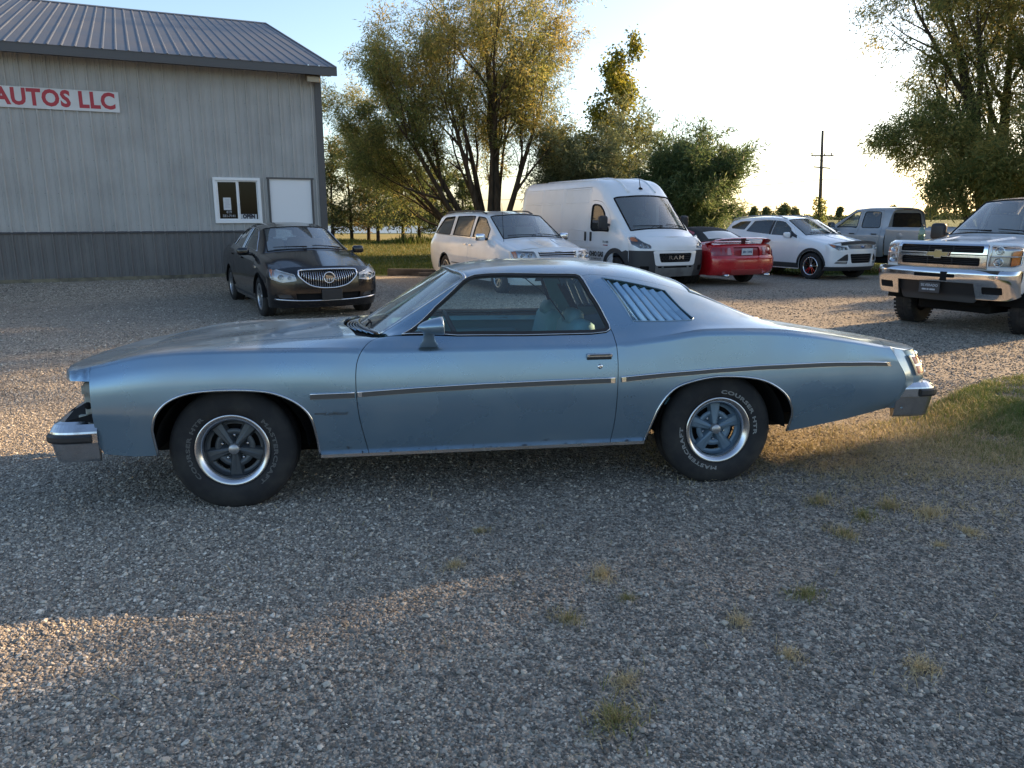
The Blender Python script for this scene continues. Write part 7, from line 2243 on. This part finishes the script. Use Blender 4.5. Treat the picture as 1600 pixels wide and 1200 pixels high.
class Tree:
    def __init__(s, seed):
        s.r = random.Random(seed); s.segs = []; s.twigs = []
    def branch(s, p, d, L, rad, lev, P):
        r = s.r; n = P['n'][lev]
        pts = [Vector(p)]; rads = [rad]; d = Vector(d).normalized(); dirs = [d.copy()]
        for i in range(n):
            d = d + Vector((r.gauss(0, 1), r.gauss(0, 1), r.gauss(0, 1))) * P['wob'][lev]
            d.z += P['up'][lev]
            d.normalize()
            pts.append(pts[-1] + d * (L / n)); dirs.append(d.copy())
            rads.append(max(rad * (1 - (i + 1) / n * P['tap'][lev]), .004))
        s.segs.append((pts, rads, lev))
        if lev == P['lev']:
            s.twigs.append(pts); return
        k = P['kids'][lev]; t0 = P['t0'][lev]
        for i in range(k):
            t = t0 + (1 - t0) * (i + r.random()) / k
            x = min(t * n, n - .001); j = int(x); q = pts[j].lerp(pts[j + 1], x - j)
            a = dirs[j].orthogonal().normalized()
            a.rotate(Matrix.Rotation(r.uniform(0, 6.283), 3, dirs[j]))
            ang = R(r.uniform(*P['ang'][lev]))
            nd = dirs[j] * math.cos(ang) + a * math.sin(ang)
            l2 = L * r.uniform(*P['len'][lev]) * (1 - .45 * t if P.get('cone') else 1.0)
            s.branch(q, nd, l2, rads[j] * P['rr'][lev], lev + 1, P)
        if P.get('tip', True): s.branch(pts[-1], d, L * P['len'][lev][0] * .8, rads[-1] * .9, lev + 1, P)
    def wood(s, name, m, parent, sides=(9, 6, 4, 3, 3), maxlev=9):
        V = []; F = []; b = 0
        for pts, rads, lev in s.segs:
            if lev > maxlev: continue
            n = sides[lev]
            up = Vector((.3, .2, 1)); 
            for i, p in enumerate(pts):
                d = (pts[min(i + 1, len(pts) - 1)] - pts[max(i - 1, 0)]).normalized()
                a = d.cross(up)
                if a.length < 1e-3: a = d.orthogonal()
                a.normalize(); c = a.cross(d)
                for k in range(n):
                    t = 6.28318 * k / n; V.append(p + (a * math.cos(t) + c * math.sin(t)) * rads[i])
            for i in range(len(pts) - 1):
                for k in range(n): F.append((b + i * n + k, b + i * n + (k + 1) % n, b + (i + 1) * n + (k + 1) % n, b + (i + 1) * n + k))
            b = len(V)
        return link_mesh(name, fast_mesh(name, np.array([tuple(v) for v in V]), np.array(F), m), parent)
    def leaves(s, name, m, parent, per, l, w, droop=.4, spread=.10, align=.6, seed=1, tone=(.45, .2), light=None, clip=None):
        g = np.random.default_rng(seed)
        A = []; D = []
        for pts in s.twigs:
            a = np.array([tuple(p) for p in pts])
            t = g.uniform(0, len(a) - 1.001, per); j = t.astype(int); f = (t - j)[:, None]
            A.append(a[j] * (1 - f) + a[j + 1] * f); D.append(np.repeat(((a[-1] - a[0]) / max(np.linalg.norm(a[-1] - a[0]), 1e-6))[None], per, 0))
        A = np.concatenate(A); D = np.concatenate(D)
        if clip is not None:
            k = clip(A); A = A[k]; D = D[k]
        n = len(A)
        A = A + g.normal(0, spread, (n, 3))
        d = D * align + g.normal(0, 1, (n, 3)) * (1 - align); d[:, 2] -= droop
        d /= np.linalg.norm(d, axis=1)[:, None]
        q = np.cross(d, g.normal(0, 1, (n, 3))); q /= np.maximum(np.linalg.norm(q, axis=1), 1e-6)[:, None]
        ll = l * g.uniform(.6, 1.3, n)[:, None]; ww = w * g.uniform(.7, 1.3, n)[:, None]
        V = np.stack([A, A + d * ll * .45 + q * ww, A + d * ll, A + d * ll * .45 - q * ww], 1).reshape(-1, 3)
        i = np.arange(n)[:, None] * 4
        F = np.concatenate([i + [0, 1, 2], i + [0, 2, 3]], 1).reshape(-1, 3)
        me = fast_mesh(name, V, F, m, smooth=False)
        cl = vnoise(A[:, 0] * .9 + A[:, 2] * .5, A[:, 1] * .9 + A[:, 2], seed, .9)
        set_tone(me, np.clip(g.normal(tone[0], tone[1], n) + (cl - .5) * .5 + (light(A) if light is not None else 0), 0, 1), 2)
        return link_mesh(name, me, parent)

def tree_root(name, label, loc, group=None, cat='tree'):
    o = empty(name, loc); return tag(o, label, cat, group)

WP = dict(lev=4, n=(7, 6, 5, 4, 4), wob=(.05, .09, .12, .15, .16), up=(.03, .05, .04, .0, -.08), tap=(.72, .75, .8, .8, .7), kids=(5, 5, 5, 4), t0=(.28, .25, .25, .2),
          ang=((18, 42), (22, 50), (25, 55), (25, 60)), len=((.42, .62), (.42, .62), (.42, .6), (.40, .6)), rr=(.52, .52, .55, .6))
# big many-stemmed willow behind the vans
t = tree_root('willow_tree', 'large many-stemmed willow with yellowing foliage rising behind the white vans', (-1.0, 33.0, -.02))
T = Tree(5)
for dx, dy, dz, L, rad in ((.42, .05, 3.4, 8.0, .27), (-.62, .1, 1.15, 6.2, .17), (-.95, -.2, 1.15, 6.0, .15), (-1.1, .3, .85, 5.6, .13), (-.30, .4, 1.8, 6.3, .17), (.50, -.1, 1.9, 6.2, .16), (-1.25, .2, 1.0, 5.4, .13), (.30, .7, 2.2, 5.5, .14), (-.55, -.5, 2.2, 6.6, .16), (-.12, -.3, 2.4, 6.4, .15)):
    T.branch((dx * .35 + .15, dy * .3, 0), (dx, dy, dz), L, rad, 0, WP)
T.wood('trunk', BARK, t, (10, 7, 5, 3, 3))
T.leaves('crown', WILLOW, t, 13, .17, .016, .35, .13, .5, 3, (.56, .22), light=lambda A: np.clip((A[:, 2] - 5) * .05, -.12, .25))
# the big willow at the right edge
t = tree_root('willow_tree', 'massive old willow with several thick trunks at the right edge', (18.3, 28.5, -.02))
T = Tree(11)
for dx, dy, dz, L, rad in ((-.55, 0, 2.6, 7.6, .42), (.10, .2, 2.8, 8.0, .45), (.75, -.1, 2.2, 7.4, .42), (.35, -.5, 2.3, 7.0, .34), (-.22, .5, 2.6, 7.2, .34), (1.4, .3, 1.9, 6.8, .34), (-1.0, -.3, 1.7, 4.2, .18), (-.9, -1.2, 1.2, 3.6, .13), (.6, -1.3, 1.0, 4.0, .14), (-.2, -1.4, 1.3, 4.2, .14)):
    T.branch((dx * 1.0 - .1, dy * .8, 0), (dx, dy, dz), L, rad, 0, WP)
T.wood('trunk', BARK, t, (10, 7, 5, 3, 3))
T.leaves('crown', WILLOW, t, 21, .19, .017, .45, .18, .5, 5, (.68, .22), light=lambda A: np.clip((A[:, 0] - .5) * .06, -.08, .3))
# the next willow of the row, outside the picture on the right: its shade lies over the front of the lot
t = tree_root('willow_tree', 'tall bushy willow beyond the right edge shading the gravel', (21.9, 11.65, -.02))
T = Tree(17)
for dx, dy, dz, L, rad in ((-.5, .3, 2.6, 6.0, .3), (.10, -.3, 2.8, 6.4, .3), (.7, .1, 2.2, 5.8, .28), (-.3, -.7, 2.0, 5.4, .25), (.2, .8, 2.2, 5.4, .25)):
    T.branch((dx * .8, dy * .8, 0), (dx, dy, dz), L, rad, 0, WP)
T.branch((0, 0, 2.4), (-1.55, 2.48, 3.9), 4.4, .14, 1, WP)  # limb added so its foliage shades the right end of the sunlit streak
T.wood('trunk', BARK, t, (8, 6, 4, 3, 3), 3)
T.leaves('crown', WILLOW, t, 40, .30, .045, .45, .22, .5, 6, (.4, .2))
# willow shrubs behind the van
SP = dict(lev=3, n=(6, 5, 4, 3), wob=(.06, .10, .13, .15), up=(.02, .03, .02, -.02), tap=(.8, .8, .8, .7), kids=(7, 6, 5), t0=(.12, .15, .2), ang=((15, 40), (20, 50), (25, 55)), len=((.40, .62), (.40, .6), (.36, .5)), rr=(.5, .5, .6))
def shrub(label, loc, seed, m, stems, L, spread, per, leaf, tone):
    t = tree_root('willow_shrub', label, loc, cat='shrub')
    T = Tree(seed)
    for i in range(stems):
        a = 6.283 * i / stems + T.r.uniform(-.3, .3); k = T.r.uniform(.15, 1) * spread
        T.branch((math.cos(a) * .3, math.sin(a) * .3, 0), (math.cos(a) * k, math.sin(a) * k, 1.3), L * T.r.uniform(.75, 1.05), .055, 0, SP)
    T.wood('stem', BARKP, t, (6, 4, 3, 3)); T.leaves('crown', m, t, per, leaf[0], leaf[1], .15, .10, .55, seed, tone)
shrub('dense dark green willow bush between the van and the utility pole', (6.75, 30.5, -.02), 21, SHRUBL, 15, 2.85, .66, 17, (.24, .019), (.45, .22))
shrub('feathery grey-green willow bush directly behind the tall van roof', (3.0, 33.2, -.02), 22, GREYL, 11, 3.9, .62, 13, (.24, .018), (.45, .2))
shrub('unseen bushy willow added beyond the right edge to shade the middle of the lot', (20.6, 20.3, -.02), 23, SHRUBL, 16, 3.3, .75, 16, (.28, .035), (.45, .2))  # out of view, added as an occluder for the mid lot
# young maple
MP = dict(lev=3, n=(8, 5, 4, 3), wob=(.03, .08, .12, .15), up=(.03, .07, .06, .02), tap=(.9, .8, .8, .7), kids=(22, 5, 4), t0=(.22, .25, .2), ang=((32, 60), (25, 50), (25, 55)), len=((.21, .31), (.42, .6), (.4, .55)), rr=(.38, .5, .6), cone=True)
t = tree_root('maple_tree', 'slender young tree with yellow-green leaves standing above the van', (4.45, 36.0, -.02))
T = Tree(31); T.branch((0, 0, 0), (.02, 0, 1), 7.7, .13, 0, MP)
T.wood('trunk', BARK, t, (8, 5, 3, 3)); T.leaves('crown', MAPLEL, t, 15, .15, .055, .12, .18, .3, 31, (.5, .22))
# row of pines
PP = dict(lev=2, n=(8, 5, 3), wob=(.02, .07, .10), up=(.03, .03, .02), tap=(.85, .8, .7), kids=(52, 7), t0=(.12, .25), ang=((62, 92), (30, 60)), len=((.20, .34), (.34, .5)), rr=(.28, .5), cone=True)
PINES = [(519, 5.6, .5, 'scruffy pine closest to the building corner'), (549, 6.6, .62, 'tall yellowish pine second from the building corner'), (575, 5.4, .66, 'thin rust-tinged pine beside the tall yellowish one'), (590, 6.4, .5, 'pine with a bare straight trunk in the middle of the row'),
         (629, 5.9, .22, 'dark dense pine right of the bare-trunked one'), (655, 5.0, .30, 'shorter dark pine near the minivan end of the row'), (690, 4.6, .2, 'dark pine half hidden behind the willow stems'), (725, 4.4, .2, 'last dark pine of the row behind the willow base')]
for i, (px, H_, tn, lab) in enumerate(PINES):
    D = 46 + (i % 3) * 1.6
    b_ = at_depth(px, 345, D)
    t = tree_root('pine_tree', lab, (b_[0], b_[1], -.02), 'row of pines beyond the lawn')
    T = Tree(40 + i); T.branch((0, 0, 0), (.03 * (-1) ** i, 0, 1), H_ * .92, .12, 0, PP)
    T.wood('trunk', BARKP, t, (7, 4, 3)); T.leaves('crown', NEEDLE, t, 8, .26, .035, -.05, .13, .35, 40 + i, (tn, .2))
# rank growth under the pines
n = 16000
x = rng.uniform(-24, 2, n); y = 47.5 + rng.normal(0, 1.2, n) + (x + 10) * .02
B = np.stack([x, y, np.zeros(n)], 1); h_ = (.12 + .75 * vnoise(x, y, 61, .5) ** 2) * rng.uniform(.5, 1.2, n)
tag(link_mesh('undergrowth', blades_mesh('undergrowth', B, h_, rng.uniform(.012, .03, n), rng.uniform(.1, .7, n), np.clip(rng.normal(.5, .25, n) + (vnoise(x, y, 62, .4) - .5) * .6, 0, 1), LAWNM)), kind='stuff')
# ivy on the utility pole
T = Tree(77)
for i in range(26):
    z = .4 + i * .11; a = i * 2.4
    T.twigs.append([Vector((pp(z)[0] + .2 * math.cos(a), .2 * math.sin(a), z)), Vector((pp(z)[0] + .55 * math.cos(a), .45 * math.sin(a), z + .25))])
T.leaves('ivy', WILLOW, pole, 34, .22, .09, .3, .14, .2, 77, (.55, .2))['kind'] = 'stuff'

# ---------------------------------------------------------------- far land
FARL = leaf_mat('far_foliage', [(0, (0.050, 0.071, 0.026)), (.5, (0.101, 0.121, 0.047)), (1, (0.185, 0.176, 0.076))], .7, 0.30)
def round_tree(label, px, D, H_, wd, seed):
    b_ = at_depth(px, 342, D)
    t = tree_root('field_tree', label, (b_[0], b_[1], -.02), 'round trees at the far edge of the field')
    g = np.random.default_rng(seed)
    gg = Geo(); gg.tube([(0, 0, 0), (.1, 0, H_ * .4), (0, 0, H_ * .7)], [H_ * .035, H_ * .028, .05], 6); gg.build('trunk', BARK, t)
    n = 1500
    c = g.normal(0, 1, (26, 3)); c /= np.linalg.norm(c, axis=1)[:, None]; c *= g.uniform(.2, .8, 26)[:, None]
    A = c[g.integers(0, 26, n)] + g.normal(0, .17, (n, 3))
    A = A * [wd / 2, wd / 2, H_ * .40] + [0, 0, H_ * .58]
    d = g.normal(0, 1, (n, 3)); d /= np.linalg.norm(d, axis=1)[:, None]; q = np.cross(d, g.normal(0, 1, (n, 3))); q /= np.linalg.norm(q, axis=1)[:, None]
    s_ = H_ * .06
    V = np.stack([A, A + d * s_ + q * s_ * .6, A + d * s_ * 2, A + d * s_ - q * s_ * .6], 1).reshape(-1, 3); i = np.arange(n)[:, None] * 4
    me = fast_mesh('crown', V, np.concatenate([i + [0, 1, 2], i + [0, 2, 3]], 1).reshape(-1, 3), FARL, False); set_tone(me, np.clip(g.normal(.5, .22, n), 0, 1), 2)
    link_mesh('crown', me, t)
for i, (px, w_, h_, lab) in enumerate([(1156, 17, 17, 'small far tree just right of the dark willow bush'), (1176, 17, 18, 'round far tree left of the gap in the far row'), (1197, 17, 17, 'low round far tree standing alone in the far row'), (1224, 21, 24, 'tallest far tree left of the utility pole'),
                                       (1242, 17, 19, 'far tree touching the tallest one, nearer the pole'), (1311, 12, 19, 'slim far tree seen over the silver truck hood'), (1393, 12, 20, 'far tree top showing above the silver truck cab'), (1455, 22, 20, 'low far tree seen through the gap beside the big willow')]):
    D = 190 + (i * 37) % 60
    round_tree(lab, px, D, h_ * D / 1200 + 1.0, w_ * D / 1200, 90 + i)
n = 26000
g = np.random.default_rng(3)
x = g.uniform(-260, 420, n); y = 300 + 40 * vnoise(x, x * 0, 5, .02) + g.uniform(0, 12, n); hmax = 1.2 + 2.4 * vnoise(x, x * 0, 6, .06)
A = np.stack([x, y, g.uniform(0, 1, n) * hmax], 1)
d = g.normal(0, 1, (n, 3)); d /= np.linalg.norm(d, axis=1)[:, None]; q = np.cross(d, g.normal(0, 1, (n, 3))); q /= np.linalg.norm(q, axis=1)[:, None]
V = np.stack([A, A + d * .5 + q * .35, A + d * 1.0, A + d * .5 - q * .35], 1).reshape(-1, 3); i = np.arange(n)[:, None] * 4
me = fast_mesh('distant_woods', V, np.concatenate([i + [0, 1, 2], i + [0, 2, 3]], 1).reshape(-1, 3), FARL, False); set_tone(me, np.clip(g.normal(.35, .2, n), 0, 1), 2)
tag(link_mesh('distant_woods', me), kind='stuff')
# pale water beyond the pines, the country road and a strip painted golden as sunlit grass
gg = Geo(); gg.add([(-60, 74, .005), (-4, 74, .005), (-2, 128, .005), (-90, 128, .005)], [(0, 1, 2, 3)])
tag(gg.build('pond', mat('pond_water', (.12, .14, .16), .35, 0, 0)), kind='structure')
gg = Geo(); gg.add([(9, 86, .004), (300, 60, .004), (300, 66, .004), (9, 93, .004)], [(0, 1, 2, 3)])
tag(gg.build('road', vary(mat('far_asphalt', (.07, .07, .07), .9), (.10, .10, .10), .5)), kind='structure')
SUNGRASS = vary(mat('sunlit_grass', (.30, .24, .09), .95, spec=.1), (.20, .19, .06), .4, 6)  # sunlight put into the colour of this grass
gg = Geo(); gg.add([(-25, 46.5, .02), (8, 46.5, .02), (12, 70, .02), (-40, 70, .02)], [(0, 1, 2, 3)])
tag(gg.build('sunlit_grass_strip', SUNGRASS), kind='structure')
build_coupe()
